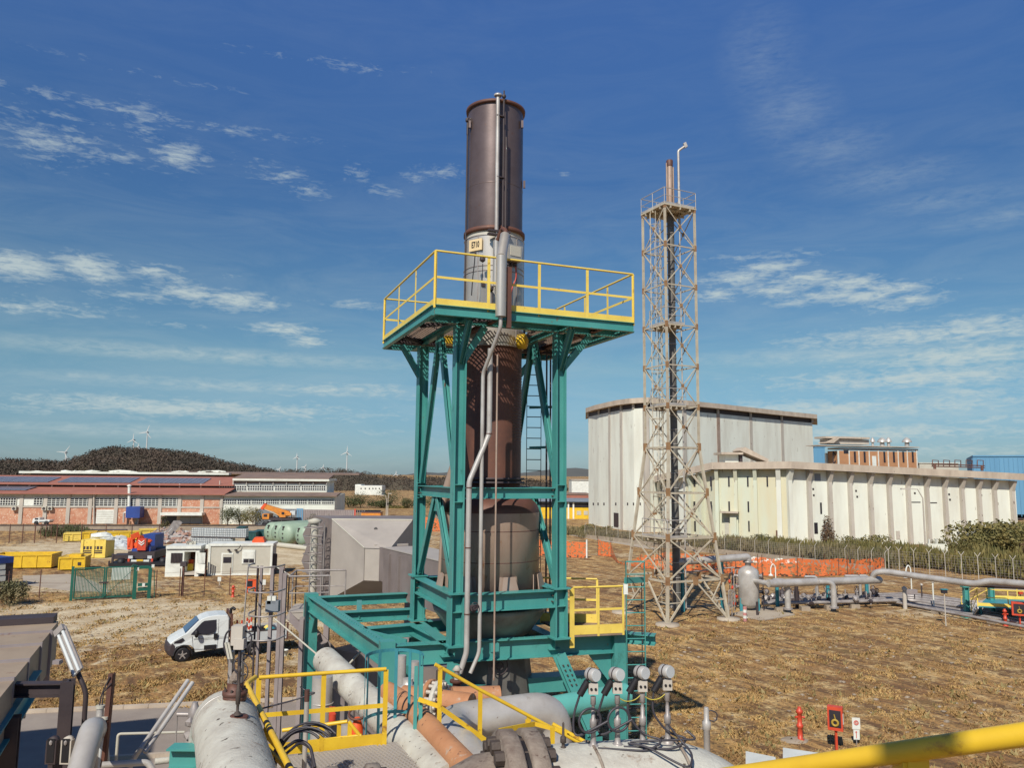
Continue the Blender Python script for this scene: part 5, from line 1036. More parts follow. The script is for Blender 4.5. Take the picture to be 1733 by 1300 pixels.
    for wx in (0, wb):
        for yy, sd in ((.12, -1), (1.9, 1)):
            mb = MB(); mb.lathe(P(wx, yy, .35), [(.22, -.11), (.33, -.12), (.36, -.07), (.36, .07), (.33, .12), (.22, .11)], 26, ax=ey); wl = mb.build('wheel', blk, t)
            mb = MB(); c = P(wx, yy+sd*.09*1, .35); mb.lathe(c, [(.225, -.02), (.21, .02), (.06, .035 if sd > 0 else -.035)], 20, ax=ey)
            r1 = mb.build('rim', silver, wl); mb = MB()
            for i in range(5): a = R(72*i+20); dd_ = ex*math.cos(a)+Z*math.sin(a); mb.bar(c+dd_*.05+ey*sd*.035, c+dd_*.21+ey*sd*.035, .05, .03, u=ey)
            mb.build('spokes', galv, r1)
    # bed
    mb = MB(); mb.ob(P(3.55, 1.0, .60), ex*1.3, ey*.35, Z*.08); mb.ob(P(2.15, 1.0, .5), ex*.9, ey*.4, Z*.07); mb.build('chassis', blk, t)
    B0, B1 = 2.46, 5.32
    mb = MB(); mb.ob(P((B0+B1)/2, 1.0, .90), ex*(B1-B0)/2*k, ey*1.0*k, Z*.04); mb.build('bed_floor', darkm, t)
    for nm, c, hx, hy in (('side_board', P((B0+B1)/2, -.01, 1.02), (B1-B0)/2, .02), ('side_board', P((B0+B1)/2, 2.01, 1.02), (B1-B0)/2, .02), ('tail_board', P(B1+.02, 1.0, 1.02), .02, 1.0)):
        mb = MB(); mb.ob(c, ex*hx*k, ey*hy*k, Z*.25*k); mb.build(nm, ibc, t)
    mb = MB(); mb.ob(P((B0+B1)/2, -.035, 1.30), ex*(B1-B0)/2*k, ey*.02, Z*.025); mb.build('board_rail', darkm, t)
    mb = MB()
    for y in (.02, 2.0): mb.bar(P(B0-.07, y, .85), P(B0-.07, y, 2.28), .09, .09, u=ex)
    for y in (.02, 2.0): tb_ = MB(); tb_.bar(P(B1+.06, y, .7), P(B1+.06, y, 1.62), .08, .08, u=ex); tb_.build('tail_post', rusty, t)
    for z in (2.24, 1.9, 1.5): mb.bar(P(B0-.07, .02, z), P(B0-.07, 2.0, z), .06, .08, u=Z)
    for i in range(5): mb.bar(P(B0-.06, .3+i*.35, .95), P(B0-.06, .3+i*.35, 2.22), .03, .03, u=ex)
    mb.build('headboard_rack', rusty, t); mb = MB(); mb.ob(P(B0-.03, .08, 1.5), ex*.03, ey*.03, Z*.3); mb.build('side_reflector', orange, t)
    mb = MB(); mb.path([P(B0-.1, .35, 2.28), P(B0-.1, .3, 2.5), P(B0-.02, .2, 2.58), P(B0+.08, .1, 2.5)], .07, 8); mb.build('exhaust_hose', blk, t)
    # cargo
    rr_ = random.Random(4); cone0 = None
    for i, (x, y) in enumerate(((2.72, .35), (2.95, .22), (3.12, .5), (3.34, .25), (3.5, .55), (3.02, .8), (3.32, .85), (3.55, .9))):
        c = P(x, y, .95)
        if i % 3 == 2:
            o = thing('gas_bottle', 'short white gas bottle standing among the cones on the truck bed', 'gas bottle', c, 'load of the flatbed truck'); mb = MB(); mb.lathe(c, [(.12, 0), (.13, .05), (.13, .38), (.05, .46), (.05, .52)], 12); mb.build('bottle', whitep, o)
        else:
            o = thing('traffic_cone', 'red and white traffic post standing on the truck bed behind the cab', 'traffic post', c, 'load of the flatbed truck'); mb = MB(); mb.ob(c+Z*.02, V((.13, 0, 0)), V((0, .13, 0)), V((0, 0, .02))); mb.build('base', blk, o)
            for q in range(5): mb = MB(); mb.lathe(c+Z*(.04+.16*q), [(.075-.007*q, 0), (.07-.007*q, .16)], 10); mb.build('band', redp if q % 2 == 0 else whitep, o)
    c = P(3.95, 1.0, .95); o = thing('coiled_hose', 'coil of black hose lying in the middle of the truck bed', 'hose', c); mb = MB()
    for i in range(4): mb.ring(c+Z*(.05+.07*i), .42-.02*i, .045, Z, 22, 6)
    mb.build('coil', blk, o)
    c = P(4.55, .6, .95); o = thing('tool_bag', 'green and yellow bag lying at the tail of the truck bed', 'bag', c); mb = MB(); mb.blob(c+Z*.18, (.28, .22, .2), 2, .12); mb.build('bag', tealb, o); mb = MB(); mb.blob(c+V((-.2, .1, .3)), (.16, .14, .12), 2, .1); mb.build('flap', yel, o)
    c = P(4.3, 1.5, .95); o = thing('plank', 'long plank lying along the far side of the truck bed', 'plank', c); mb = MB(); mb.bar(P(2.7, 1.7, 1.33), P(4.9, 1.7, 1.33), .3, .05); mb.build('plank', pier, o)
    b = G(482, 1111); o = thing('bucket', 'white bucket standing on the grass behind the flatbed truck', 'bucket', b); mb = MB(); mb.lathe(b, [(.11, 0), (.15, .28), (.165, .28), (.165, .31), (.14, .31), (.10, .03)], 16, cap=False); mb.lathe(b, [(.11, .02), (.0, .021)], 16, cap=False); mb.build('pail', whitep, o)
    return t
pickup()
# ------------------------------------------------------------------ lattice flare tower
au = R(26); U = V((-math.sin(au), math.cos(au), 0)); Vv = V((math.cos(au), math.sin(au), 0)); TC = V((10.72, 51.5, 0))
lt_ = thing('lattice_tower', 'tall weathered steel lattice tower carrying a flare pipe, with railed top platform', 'lattice tower', TC)
nearleg = TC-(U+Vv)*1.25; LVpy = [346, 411, 480, 546, 616, 690, 757, 825]; LV = [zat(y, nearleg.x, nearleg.y) for y in LVpy]
zt = LV[0]; st = (LV[0]-LV[6])/6; zl = [LV[0]-st*i for i in range(7)]; ztap = zl[6]
def half(z): return 1.25 if z >= ztap else 1.25+(ztap-z)/ztap*1.15
zl2 = [ztap*(1-f) for f in (0, .27, .53, .77, 1.0)]; lev = zl+zl2[1:]
cs = [(-1, -1), (1, -1), (1, 1), (-1, 1)]    # multiples of (Vv, U)
def cor(i, z): a, b = cs[i % 4]; h = half(z); return TC+Vv*a*h+U*b*h+Z*z
for i in range(4):
    mb = MB(); mb.bar(cor(i, ztap), cor(i, zt), .13, .13, u=U); mb.bar(cor(i, 0), cor(i, ztap), .16, .16, u=U); mb.build('leg', lat, lt_)
    mb = MB(); c = cor(i, 0); mb.lathe(c, [(.75, -.05), (.72, .12), (.2, .14)], 14); mb.build('footing', pads, lt_)
class Sep:
    def __init__(s, nm, m): s.nm, s.m = nm, m
    def _b(s, f, *a, **k): mb = MB(); getattr(mb, f)(*a, **k); mb.build(s.nm, s.m, lt_)
    def bar(s, *a, **k): s._b('bar', *a, **k)
    def ob(s, *a, **k): s._b('ob', *a, **k)
br = Sep('brace', lat); hz = Sep('horizontal_beam', lat); jn = Sep('gusset_plate', latr)
for k, (za, zb) in enumerate(zip(lev, lev[1:])):
    for i in range(4):
        a0, b0, a1, b1 = cor(i, za), cor(i+1, za), cor(i, zb), cor(i+1, zb); wdt = .06 if k < 6 else .09
        n = (b0-a0).cross(Z).normalized()
        if k > 0: hz.bar(a0, b0, wdt*1.1, wdt*1.3)
        if k < 9:
            br.bar(a0+n*.03, b1+n*.03, wdt, wdt*.6, u=n); br.bar(b0-n*.04, a1-n*.04, wdt, wdt*.6, u=n); c = (a0+b1)/2; jn.ob(c, (b0-a0).normalized()*.09, n*.05, Z*.11)
        else:
            mid = (a0+b0)/2; br.bar(mid, a1, wdt*1.2, wdt, u=n); br.bar(mid, b1, wdt*1.2, wdt, u=n); jn.ob(mid, (b0-a0).normalized()*.2, n*.075, Z*.24)
            qa, qb = a0.lerp(a1, .5), b0.lerp(b1, .5); br.bar(qa, mid.lerp(a1, .5), .06, .06, u=n); br.bar(qb, mid.lerp(b1, .5), .06, .06, u=n); br.bar(a0, mid.lerp(a1, .5), .06, .06, u=n); br.bar(b0, mid.lerp(b1, .5), .06, .06, u=n)
        jn.ob(a0, Vv*(.075 if k < 6 else .1), U*(.075 if k < 6 else .1), Z*(.2 if k < 6 else .32))
def plat(z, a0, a1, b0, b1, rails, dk=.1):
    mb = MB(); P = lambda a, b: TC+Vv*a+U*b+Z*z
    mb.prism([P(a0, b0), P(a1, b0), P(a1, b1), P(a0, b1)], V((0, 0, dk))); 
    for f in (.2, .5, .8): mb.bar(P(a0+(a1-a0)*f, b0)-Z*.09, P(a0+(a1-a0)*f, b1)-Z*.09, .08, .16); mb.bar(P(a0, b0+(b1-b0)*f)-Z*.10, P(a1, b0+(b1-b0)*f)-Z*.10, .08, .14)
    o = mb.build('platform', lat, lt_); railing(o, [P(*r_)+Z*dk for r_ in rails], 1.1, silver, .03, toe=.14, sp=1.25, flat=False, pw=.05); return o
plat(zt, -1.35, 1.35, -1.35, 1.35, [(-1.32, -1.32), (1.32, -1.32), (1.32, 1.32), (-1.32, 1.32), (-1.32, -1.32)])
for z in (zl[3]-.05, zl[5]-.05, lev[8]-.05): h = half(z)+.05; plat(z, -h, -h+1.5, -h, h*.4, [(-h+1.5, -h), (-h, -h), (-h, h*.4)])
FP = TC+Vv*.15-U*.05; mb = MB(); ztp = zat(271, FP.x, FP.y); mb.tube(FP+Z*.3, FP+Z*(zt+.3), .24, 16); mb.build('flare_pipe', cone, lt_); mb = MB(); mb.tube(FP+Z*(zt+.3), FP+Z*(ztp-.4), .19, 14); mb.tube(FP+V((.24, 0, zt)), FP+V((.24, 0, ztp-.5)), .05, 8); mb.tube(FP+V((-.22, 0, zt)), FP+V((-.22, 0, ztp-.2)), .05, 8); mb.build('flare_tip_pipe', vesm, lt_)
mb = MB(); mb.lathe(FP+Z*(ztp-.45), [(.22, 0), (.24, .4), (.2, .45)], 14); mb.build('flare_tip', rusty, lt_); mb = MB(); q = FP+V((.62, 0, 0)); zq = zat(255, q.x, q.y)
mb.path([q+Z*.5, q+Z*(zt-1)], .05, 8); mb.path([q+Z*(zt-1), q+Z*zq, q+V((.48, 0, zq+.35))], .085, 8, bend=.12); mb.ob(q+V((.5, 0, zq+.42)), V((.09, 0, .05)), V((0, .1, 0)), V((-.06, 0, .16))); mb.build('vent_pipe', silver, lt_)
mb = MB()
for i in range(26): z = 1.5+i*(zt-2)/26; mb.ring(FP+Z*z, .27, .02, Z, 12, 4)
mb.build('pipe_clamps', silver, lt_)
lb = TC-Vv*.75+U*.1; la = ladder(lt_, lb+Z*.2, lb+Z*zt, .42, U, lat, .015, .3, .05); mb = MB(); nring = 24
for i in range(nring): z = 2.6+i*(zt-2.6)/nring; mb.ring(lb+Vv*-.33+Z*z, .36, .02, Z, 12, 4)
for a in (0, 60, 120, 180, 240, 300): mb.bar(lb+Vv*(-.33+.36*math.cos(R(a)))+U*.36*math.sin(R(a))+Z*2.6, lb+Vv*(-.33+.36*math.cos(R(a)))+U*.36*math.sin(R(a))+Z*zt, .03, .012)
mb.build('safety_cage', lat, la)
ti = thing('teal_pipe_support', 'pair of teal posts holding the flare pipe elbow behind the lattice tower', 'pipe support', G(1155, 1035)); 
for x, y in ((1156, 1036), (1223, 1034)): b = G(x, y); mb = MB(); mb.ib(b, b+Z*3.3, .18, .18, u=U); mb.build('post', tealb, ti)
# ------------------------------------------------------------------ knock-out vessel and overhead pipe
vs0 = G(1268, 1034); vs = thing('separator_vessel', 'upright silver separator vessel on teal legs with nozzle on top', 'vessel', vs0); rv = .70; z0 = zat(1022, vs0.x, vs0.y); z1v = zat(968, vs0.x, vs0.y)
mb = MB(); mb.lathe(vs0, [(.02, z0-.35), (rv*.6, z0-.25), (rv, z0+.05), (rv, z1v-.1), (rv*.88, z1v+.15), (rv*.5, z1v+.33), (.2, z1v+.4)], 32); mb.build('shell', silver, vs)
mb = MB(); mb.lathe(vs0, [(.2, z1v+.35), (.2, z1v+.6), (.32, z1v+.6), (.32, z1v+.72), (.2, z1v+.72)], 20); mb.build('top_flange', galv, vs)
for a in (200, 320, 80): c = vs0+V((math.cos(R(a)), math.sin(R(a)), 0))*rv*.92; mb = MB(); mb.ib(c, c+Z*(z0+.4), .16, .16); mb.build('leg', tealb, vs)
for a, zz in ((185, 1.6), (170, 2.3), (10, 2.3), (350, 1.3)): d = V((math.cos(R(a)), math.sin(R(a)), 0)); c = vs0+d*rv+Z*zz; mb = MB(); mb.tube(c-d*.1, c+d*.18, .09, 10); mb.lathe(c+d*.18, [(.16, 0), (.16, .06)], 14, ax=d); mb.build('nozzle', galv, vs)
mb = MB()
for k in range(5): c = vs0+V((rv+.15, -.3, .9+k*.32)); mb.blob(c, (.09, .09, .09), 1, .2); mb.tube(c-V((.25, 0, 0)), c+V((.1, 0, 0)), .03, 6)
mb.tube(vs0+V((rv+.2, -.3, .1)), vs0+V((rv+.2, -.3, 2.6)), .035, 8); mb.build('level_gauge', darkm, vs)
op = thing('overhead_pipe', 'fat grey pipe curving from the lattice tower down onto the silver vessel', 'pipe', vs0); zp = zat(943, vs0.x, vs0.y); mb = MB(); mb.path([FP+Z*(zp-.15), V((vs0.x, vs0.y, zp)), V((vs0.x, vs0.y, z1v+.74))], .235, 16, bend=.75, seg=8); mb.build('pipe', silver, op)
mb = MB(); mb.ring(FP.lerp(V((vs0.x, vs0.y, 0)), .28)+Z*(zp-.1), .25, .02, (vs0-FP).normalized(), 16, 5); mb.build('clamp', darkm, op)
tb = thing('small_bore_pipes', 'cluster of thin vertical pipes and valves left of the silver vessel', 'pipes', G(1240, 1036)); mb = MB()
for i, (x, yt, yb) in enumerate(((1236, 970, 1030), (1240, 962, 1028), (1243, 975, 1034), (1246, 965, 1026), (1234, 1000, 1048), (1239, 1002, 1046))): b = G(x, yb); z = zat(yt, b.x, b.y); mb.path([b, b+Z*z, b+V((.25, .1, z)), b+V((.25, .1, z*.6))], .032, 6, bend=.1)
p = FP+Z*0; b = G(1240, 1030); z = zat(961, b.x, b.y); mb.path([FP+Z*z+V((0, -.3, 0)), V((b.x, b.y, z)), V((vs0.x, vs0.y-.1, z+.05))], .05, 6); mb.build('pipes', galv, tb)
mb = MB()
for (x, y) in ((1236, 985), (1241, 995), (1247, 1010), (1249, 990), (1243, 1022)): b = G(x, 1032); mb.blob(V((b.x, b.y, zat(y, b.x, b.y))), (.12, .12, .14), 1, .25)
mb.build('valves', redp, tb)
bol = thing('bollard', 'short white and pink striped bollard on the slab before the silver vessel', 'bollard', G(1261, 1052)); b = G(1261, 1052)
for q in range(5): mb = MB(); mb.lathe(b+Z*.18*q, [(.12, 0), (.12, .18)], 12); mb.build('band', whitep if q % 2 else MT['old_pink'] if 'old_pink' in MT else mat('old_pink', (.5, .22, .2), rough=.7), bol)
for (x, yb, yt, m, l) in ((1282, 1043, 1019, darkm, 'dark short post at the front of the vessel slab'), (1262, 1046, 1027, whitep, 'short white post behind the striped bollard')): b = G(x, yb); o = thing('post', l, 'post', b); mb = MB(); mb.tube(b, b+Z*zat(yt, b.x, b.y), .09, 10); mb.lathe(b, [(.16, 0), (.16, .03)], 12); mb.build('post', m, o)
# ------------------------------------------------------------------ pipe racks on the right
hd = thing('header_pipe', 'thick grey header pipe with closed right end on teal supports', 'pipe', G(1390, 1035)); p0 = aty(1300, 988, 52); p1 = aty(1488, 982, 56); mb = MB(); mb.tube(vs0+V((0, 0, p0.z)), p0, .17, 14); mb.path([p0, p1], .26, 18); mb.lathe(p1, [(.26, 0), (.21, .12), (.02, .2)], 18, ax=(p1-p0).normalized()); mb.build('header', silver, hd)
for x, yb in ((1316, 1034), (1349, 1030), (1402, 1026), (1468, 1022)): b = G(x, yb); t = (x-1293)/195; z = p0.z+(p1.z-p0.z)*t-.3; mb = MB(); mb.ib(b, b+Z*z, .2, .2, u=V((1, 0, 0))); mb.build('support', tealb if x != 1349 else darkm, hd)
for i, (x0, xd, yb, r_, l) in enumerate(((1308, 1333, 1038, .2, 'grey branch pipe bending down beside the vessel'), (1385, 1411, 1036, .19, 'grey branch pipe bending down in the middle of the header'), (1362, 1383, 1026, .09, 'thin branch pipe left of the middle one'), (1430, 1456, 1022, .1, 'thin branch pipe, left of the pair near the header end'), (1455, 1470, 1021, .1, 'thin branch pipe nearest the header end'))):
    b = G(xd, yb); z = p0.z+(p1.z-p0.z)*(xd-1293)/195+.08; s = aty(x0, 986, b.y-.15); s.z = z; o = thing('branch_pipe', l, 'pipe', b, 'branch pipes of the grey header'); mb = MB(); mb.path([s, V((b.x, b.y-.1, z)), V((b.x, b.y-.1, .25))], r_, 12, bend=r_*2.6, seg=7); mb.build('pipe', silver, o); mb = MB(); mb.lathe(V((b.x, b.y-.1, .25)), [(r_*1.6, 0), (r_*1.6, .1)], 16); mb.build('flange', galv, o)
lp = thing('long_pipe', 'long grey pipe on teal posts running to the right edge of the field', 'pipe', G(1640, 1045)); pts_ = [aty(1476, 985, 56), aty(1480, 968.5, 55.5), aty(1500, 968, 55), aty(1560, 977, 53), aty(1640, 988, 50), aty(1652, 988.5, 49.6), aty(1675, 984, 49), aty(1760, 991, 46.5), aty(1850, 1000, 44)]
mb = MB(); mb.path(pts_, .21, 14, bend=1.2, seg=5); mb.build('pipe', silver, lp); mb = MB(); mb.path([aty(1640, 991, 50.6), aty(1760, 996, 47.5), aty(1850, 1005, 45)], .12, 10); mb.build('lower_pipe', darkm, lp)
for x, yb in ((1637, 1046), (1680, 1043)): b = G(x, yb); z = zat(992 if x < 1650 else 989, b.x, b.y); mb = MB(); mb.ib(b, b+Z*z, .28, .3, u=V((1, 0, 0)), t=.03); mb.ob(b+Z*.1, V((.28, 0, 0)), V((0, .28, 0)), Z*.1); mb.ob(b+Z*(z-.04), V((.25, 0, 0)), V((0, .2, 0)), Z*.05); mb.build('post', teal, lp)
# ground level manifold
mf = thing('ground_manifold', 'maze of low valves and flanged pipes under the grey header', 'pipe manifold', G(1400, 1035)); mb = MB(); vb = MB(); sp_ = MB()
rs = random.Random(9)
for k, (y, r_) in enumerate(((1031, .13), (1027, .10), (1023, .12), (1019, .08))): mb.path([G(1290, y+2)+Z*.45, G(1400, y)+Z*.45, G(1540, y-4)+Z*.45, G(1640, y+9)+Z*.45], r_, 8, bend=.8)
for i in range(60):
    x = rs.uniform(1295, 1490); y = rs.uniform(1018, 1032); b = G(x, y); s = rs.uniform(.13, .26); (vb if i % 2 else mb).blob(b+Z*rs.uniform(.4, .75), (s, s, s), 1, .3)
    if i % 3 == 0: vb.ring(b+Z*rs.uniform(.7, 1.2), rs.uniform(.12, .22), .025, V((rs.uniform(-1, 1), -1, .2)), 12, 5); mb.tube(b+Z*.3, b+Z*1.1, .05, 6)
    if i % 4 == 0: mb.lathe(b+Z*.45, [(.22, -.04), (.22, .04)], 12, ax=V((1, .1, 0)))
for x in (1320, 1362, 1404, 1446, 1560): b = G(x, 1036-(x-1320)*.05); sp_.ob(b+Z*.14, V((.3, 0, 0)), V((0, .25, 0)), Z*.14)
mb.build('pipes', galv, mf); vb.build('valves', darkm, mf); sp_.build('concrete_sleepers', stone, mf)
bd = thing('pipe_bundle', 'bundle of long rusty pipes on sleepers crossing the field at right', 'pipe bundle', G(1590, 1030)); mb = MB()
for k in range(8): mb.tube(G(1500+k*2, 1024-k*1.6)+Z*.3, G(1760+k*9, 1075-k*4.6)+Z*.3, .10, 8)
mb.build('pipes', galv, bd); mb = MB()
for x, y in ((1590, 1039), (1685, 1055), (1515, 1024)): b = G(x, y); mb.ob(b+Z*.15, V((.5, .3, 0)), V((-.1, .25, 0)), Z*.15)
mb.build('sleeper', stone, bd)
cbx = thing('control_cabinet', 'grey control box and instrument post in the middle of the pipe field', 'control box', G(1540, 1030)); b = G(1544, 1028); mb = MB(); mb.bx(b.x-.5, b.y-.15, .9, b.x+.35, b.y+.15, zat(998, b.x, b.y)); mb.build('box', duct, cbx); mb = MB(); mb.tube(b+V((-.35, 0, 0)), b+V((-.35, 0, .95)), .04, 8); mb.tube(b+V((.2, 0, 0)), b+V((.2, 0, .95)), .04, 8); mb.build('leg', darkm, cbx)
b2_ = G(1532, 1031); mb = MB(); mb.tube(b2_, b2_+Z*1.2, .14, 10); mb.blob(b2_+Z*1.35, (.2, .16, .2), 1, .1); mb.build('instrument', pier, cbx)
for (x, yb, yt, l, kind) in ((1313, 984, 954, 'thin post with a curved emergency shower head by the orange netting', 1), (1543, 1000, 956, 'thin gooseneck vent pipe behind the control box', 1), (1581, 1036, 985, 'thin white pole left of the teal posts', 0), (1601, 1060, 1004, 'thin pole with a small glass gauge box', 2), (1561, 1022, 990, 'thin dark pole with a round cap', 0)):
    b = G(x, yb); z = zat(yt, b.x, b.y); o = thing('pole', l, 'pole', b); mb = MB()
    if kind == 1: w_ = 8*b.y/F; mb.path([b, b+Z*(z-.3), b+V((-w_*.5, 0, z)), b+V((-w_, 0, z-.35)), b+V((-w_, 0, z-.9))], .05, 8, bend=.25); mb.build('pole', whitep, o); mb = MB(); mb.lathe(b+V((-w_, 0, z-1.05)), [(.22, 0), (.05, .18)], 12); mb.build('shower_head', whitep, o)
    else:
        mb.tube(b, b+Z*z, .05 if kind == 0 else .035, 8); mb.build('pole', whitep if x == 1581 else darkm if x == 1561 else pier, o)
        mb = MB()
        if kind == 2: mb.bx(b.x-.16, b.y-.1, z-.02, b.x+.16, b.y+.1, z+.2); mb.build('gauge_box', glass, o); mb = MB(); mb.bx(b.x-.2, b.y-.13, z+.2, b.x+.2, b.y+.13, z+.24); mb.build('lid', tealb, o)
        else: mb.blob(b+Z*z, (.12, .12, .1), 1, .1); mb.build('cap', pier, o)
# yellow crossover bridge at the far right
yb_ = thing('crossover_bridge', 'yellow railed steel crossover with steps over the pipes at the right edge', 'crossover bridge', G(1690, 1045)); zf = .95
q0, q1, q2, q3 = onz(1655, 1028, zf), onz(1760, 1033, zf), onz(1775, 1019, zf), onz(1670, 1015, zf)
mb = MB(); mb.prism([q0, q1, q2, q3], V((0, 0, .08))); mb.build('deck', tealb, yb_); railing(yb_, [q0+Z*.08, q1+Z*.08], 1.05, yel, .025, toe=.2, sp=1.6); railing(yb_, [q3+Z*.08, q2+Z*.08], 1.05, yel, .025, toe=.2, sp=1.6)
g0, g1 = G(1645, 1046), G(1628, 1036)
for a, b in ((q0, g0), (q3, g1)): mb = MB(); mb.bar(b+Z*1.0, a+Z*1.1, .03, .04); mb.bar(b, b+Z*1.0, .04, .04, u=V((0, 1, 0))); mb.bar(b+Z*.5, a+Z*.6, .02, .04); mb.build('stair_handrail', yel, yb_); mb = MB(); mb.bar(b+Z*.02, a, .04, .2); mb.build('stringer', silver, yb_)
mb = MB()
for i in range(1, 5): t = i/5; a, b = g0.lerp(q0, t), g1.lerp(q3, t); mb.bar(a, b, .22, .03)
mb.build('steps', silver, yb_)
for x, y in ((1660, 1047), (1720, 1052), (1716, 1036)): b = G(x, y); mb = MB(); mb.ib(b, b+Z*zf, .14, .14); mb.build('post', tealb, yb_)
# hydrants, hose cabinet, sign in the field
hydrant(1702, 1060, 1031, 'red hydrant beside the hose cabinet at the right edge')
def hosebox(x0, y0, x1, y1, yb, lab, glassside='left'):
    b = G((x0+x1)/2, yb); t = thing('hose_cabinet', lab, 'hose cabinet', b); zt, zb_ = zat(y0, b.x, b.y), zat(y1, b.x, b.y); wd = (x1-x0)*b.y/F/2; d = V((.93, -.36, 0)); n = V((-.36, -.93, 0))
    wa = wd*1.55; c = b+Z*(zt+zb_)/2; hh = (zt-zb_)/2; mb = MB()
    e1, e2 = V((.88, -.47, 0)), V((-.47, -.88, 0)); a_, b_ = wd*.72, wd*.62; mb.ob(c, e1*a_, e2*b_*.6, Z*hh); mb.build('cabinet', redp, t)
    mb = MB(); mb.ob(c+e2*b_*.61, e1*a_*.76, e2*.008, Z*hh*.72); mb.build('window', glass, t); mb = MB(); mb.ring(c+e2*(b_*.6+.02)-Z*hh*.32, hh*.24, hh*.10, e2, 18, 8); mb.bar(c+e2*(b_*.6+.02)+V((.02, 0, -hh*.1)), c+e2*(b_*.6+.02)+V((-.03, 0, hh*.4)), .025, .03); mb.build('yellow_hose', mat('dull_yellow_hose', (.42, .28, .04), rough=.6, scale=6, bump=0) if 'dull_yellow_hose' not in MT else MT['dull_yellow_hose'], t)
    mb = MB(); mb.ob(c+e1*(a_+.005)-Z*.0, e1*.006, e2*b_*.33, Z*hh*.42); mb.build('label_plate', whitep, t); mb = MB(); mb.bar(b, b+Z*zb_, .07, .07, u=V((0, 1, 0))); mb.build('post', redp, t); return t
hosebox(1712, 1019, 1742, 1042, 1064, 'red hose cabinet on a post at the right edge')
tp_ = thing('alarm_box', 'small red alarm box high on a pipe at the right edge', 'alarm box', G(1729, 1040)); b = G(1729, 1040); z = zat(1003, b.x, b.y); mb = MB(); mb.tube(b, b+Z*z, .03, 6); mb.build('post', darkm, tp_); mb = MB(); mb.bx(b.x-.12, b.y-.1, z-.12, b.x+.12, b.y+.1, z+.14); mb.build('box', redp, tp_)
hydrant(1354.5, 1254, 1197, 'tall red hydrant pillar in the foreground of the field', rad=.085); hosebox(1400, 1196, 1432, 1236, 1272, 'red hose cabinet with yellow hose in the near field')
b = G(1450, 1262); sg = thing('hydrant_sign', 'white hydrant sign with red circle and arrow right of the near hose cabinet', 'sign', b); zt = zat(1215, b.x, b.y); zm1 = zat(1235, b.x, b.y); zm2 = zat(1252, b.x, b.y); mb = MB(); mb.tube(b, b+Z*zt, .02, 8); mb.build('post', galv, sg)
SGP = Plane(b-V((1, -.1, 0)), b+V((1, -.1, 0))); mb = MB(); SGP.box(mb, .87, 1.13, zm1+.01, zt, .03, .045); pl = mb.build('sign_plate', whitep, sg); c = SGP.P(1.0, (zm1+zt)/2+.03, .05); mb = MB(); mb.ring(c, .07, .012, SGP.n, 20, 6); mb.ring(c, .035, .012, SGP.n, 16, 6); mb.build('red_circle', redp, pl)
mb = MB(); SGP.box(mb, .9, 1.1, zm2, zm1-.005, .03, .045); pl = mb.build('sign_plate', whitep, sg); mb = MB(); SGP.box(mb, .98, 1.0, zm2+.05, zm1-.09, .046, .055); mb.prism([SGP.P(.955, zm1-.09, .046), SGP.P(1.025, zm1-.09, .046), SGP.P(.99, zm1-.04, .046)], SGP.n*.009); mb.build('arrow', redp, pl)
mb = MB(); c = G(1345, 1254); mb.blob(c+Z*.0, (.5, .35, .06), 2, .1); tag(mb.build('concrete_patch', stone), 'broken pale concrete patch at the foot of the tall red hydrant', 'concrete patch')
# ------------------------------------------------------------------ perimeter fence, netting, reeds
fl = [(985, 915), (1040, 921), (1110, 930), (1180, 938), (1250, 945), (1320, 953), (1400, 962), (1480, 972), (1503, 976)]; fr2 = [(1503, 976), (1540, 978), (1620, 987), (1700, 995), (1790, 1006)]
def interp(pts, x): 
    for (a, b), (c, d) in zip(pts, pts[1:]):
        if a <= x <= c: return b+(d-b)*(x-a)/(c-a)
def perim(lab, pts, xs5, h, net, wh):
    t = thing('perimeter_fence', lab, 'fence', G(*pts[len(pts)//2])); prev = None; mb = MB(); wr = MB(); lo_ = MB()
    for x in xs5:
        b = G(x, interp(pts, x)-4); q = MB(); q.path([b, b+Z*(h-.35), b+V((.22, -.1, h))], .03, 6); 
        if net == 2: q.bar(b+Z*(h-.35), b+V((-.2, .1, h)), .04, .04)
        q.build('post', pier, t)
        if prev is not None:
            for k in range(9): wr.bar(prev+Z*(.3+k*(h-.5)/9), b+Z*(.3+k*(h-.5)/9), .012, .012)
            n = max(2, int((b-prev).length/.28))
            for k in range(n): c = prev.lerp(b, k/n); wr.bar(c+Z*.1, c+Z*(h-.4), .012, .012, u=V((0, 1, 0)))
            lo_.bar(prev+Z*wh/2, b+Z*wh/2, .18, wh)
        prev = b
    wr.build('wire_mesh', duct, t)
    if wh: lo_.build('base_wall', stone, t)
perim('wire mesh perimeter fence on a low stained wall, running from the silo to the corner', fl, [990, 1008, 1027, 1046, 1066, 1087, 1108, 1130, 1152, 1176, 1201, 1227, 1254, 1278, 1301, 1334, 1354, 1380, 1431, 1453, 1476, 1499], 2.3, 1, .55)
perim('wire mesh perimeter fence with forked posts along the right side of the field', fr2, [1505, 1523, 1548, 1574, 1601, 1629, 1657, 1687, 1717, 1748, 1780], 2.6, 2, .0)
fin_ = 0
ob_ = thing('orange_netting', 'long orange safety netting strung on rods along the far side of the field', 'safety netting', G(1300, 985)); seg = [(1012, 941), (1034, 943), (1044, 953), (1058, 957), (1085, 962), (1130, 966), (1180, 968), (1230, 971), (1290, 975), (1350, 977), (1420, 975), (1497, 970)]
hts = [1.9, 1.6, .35, .3, 1.3, 1.8, 1.8, 1.7, 1.7, 1.7, 1.6, 1.5]; ps = [G(*p) for p in seg]; vsn = []; fs = []
for i, (p, h) in enumerate(zip(ps, hts)):
    vsn += [p+Z*.05, p+Z*h]
mb = MB()
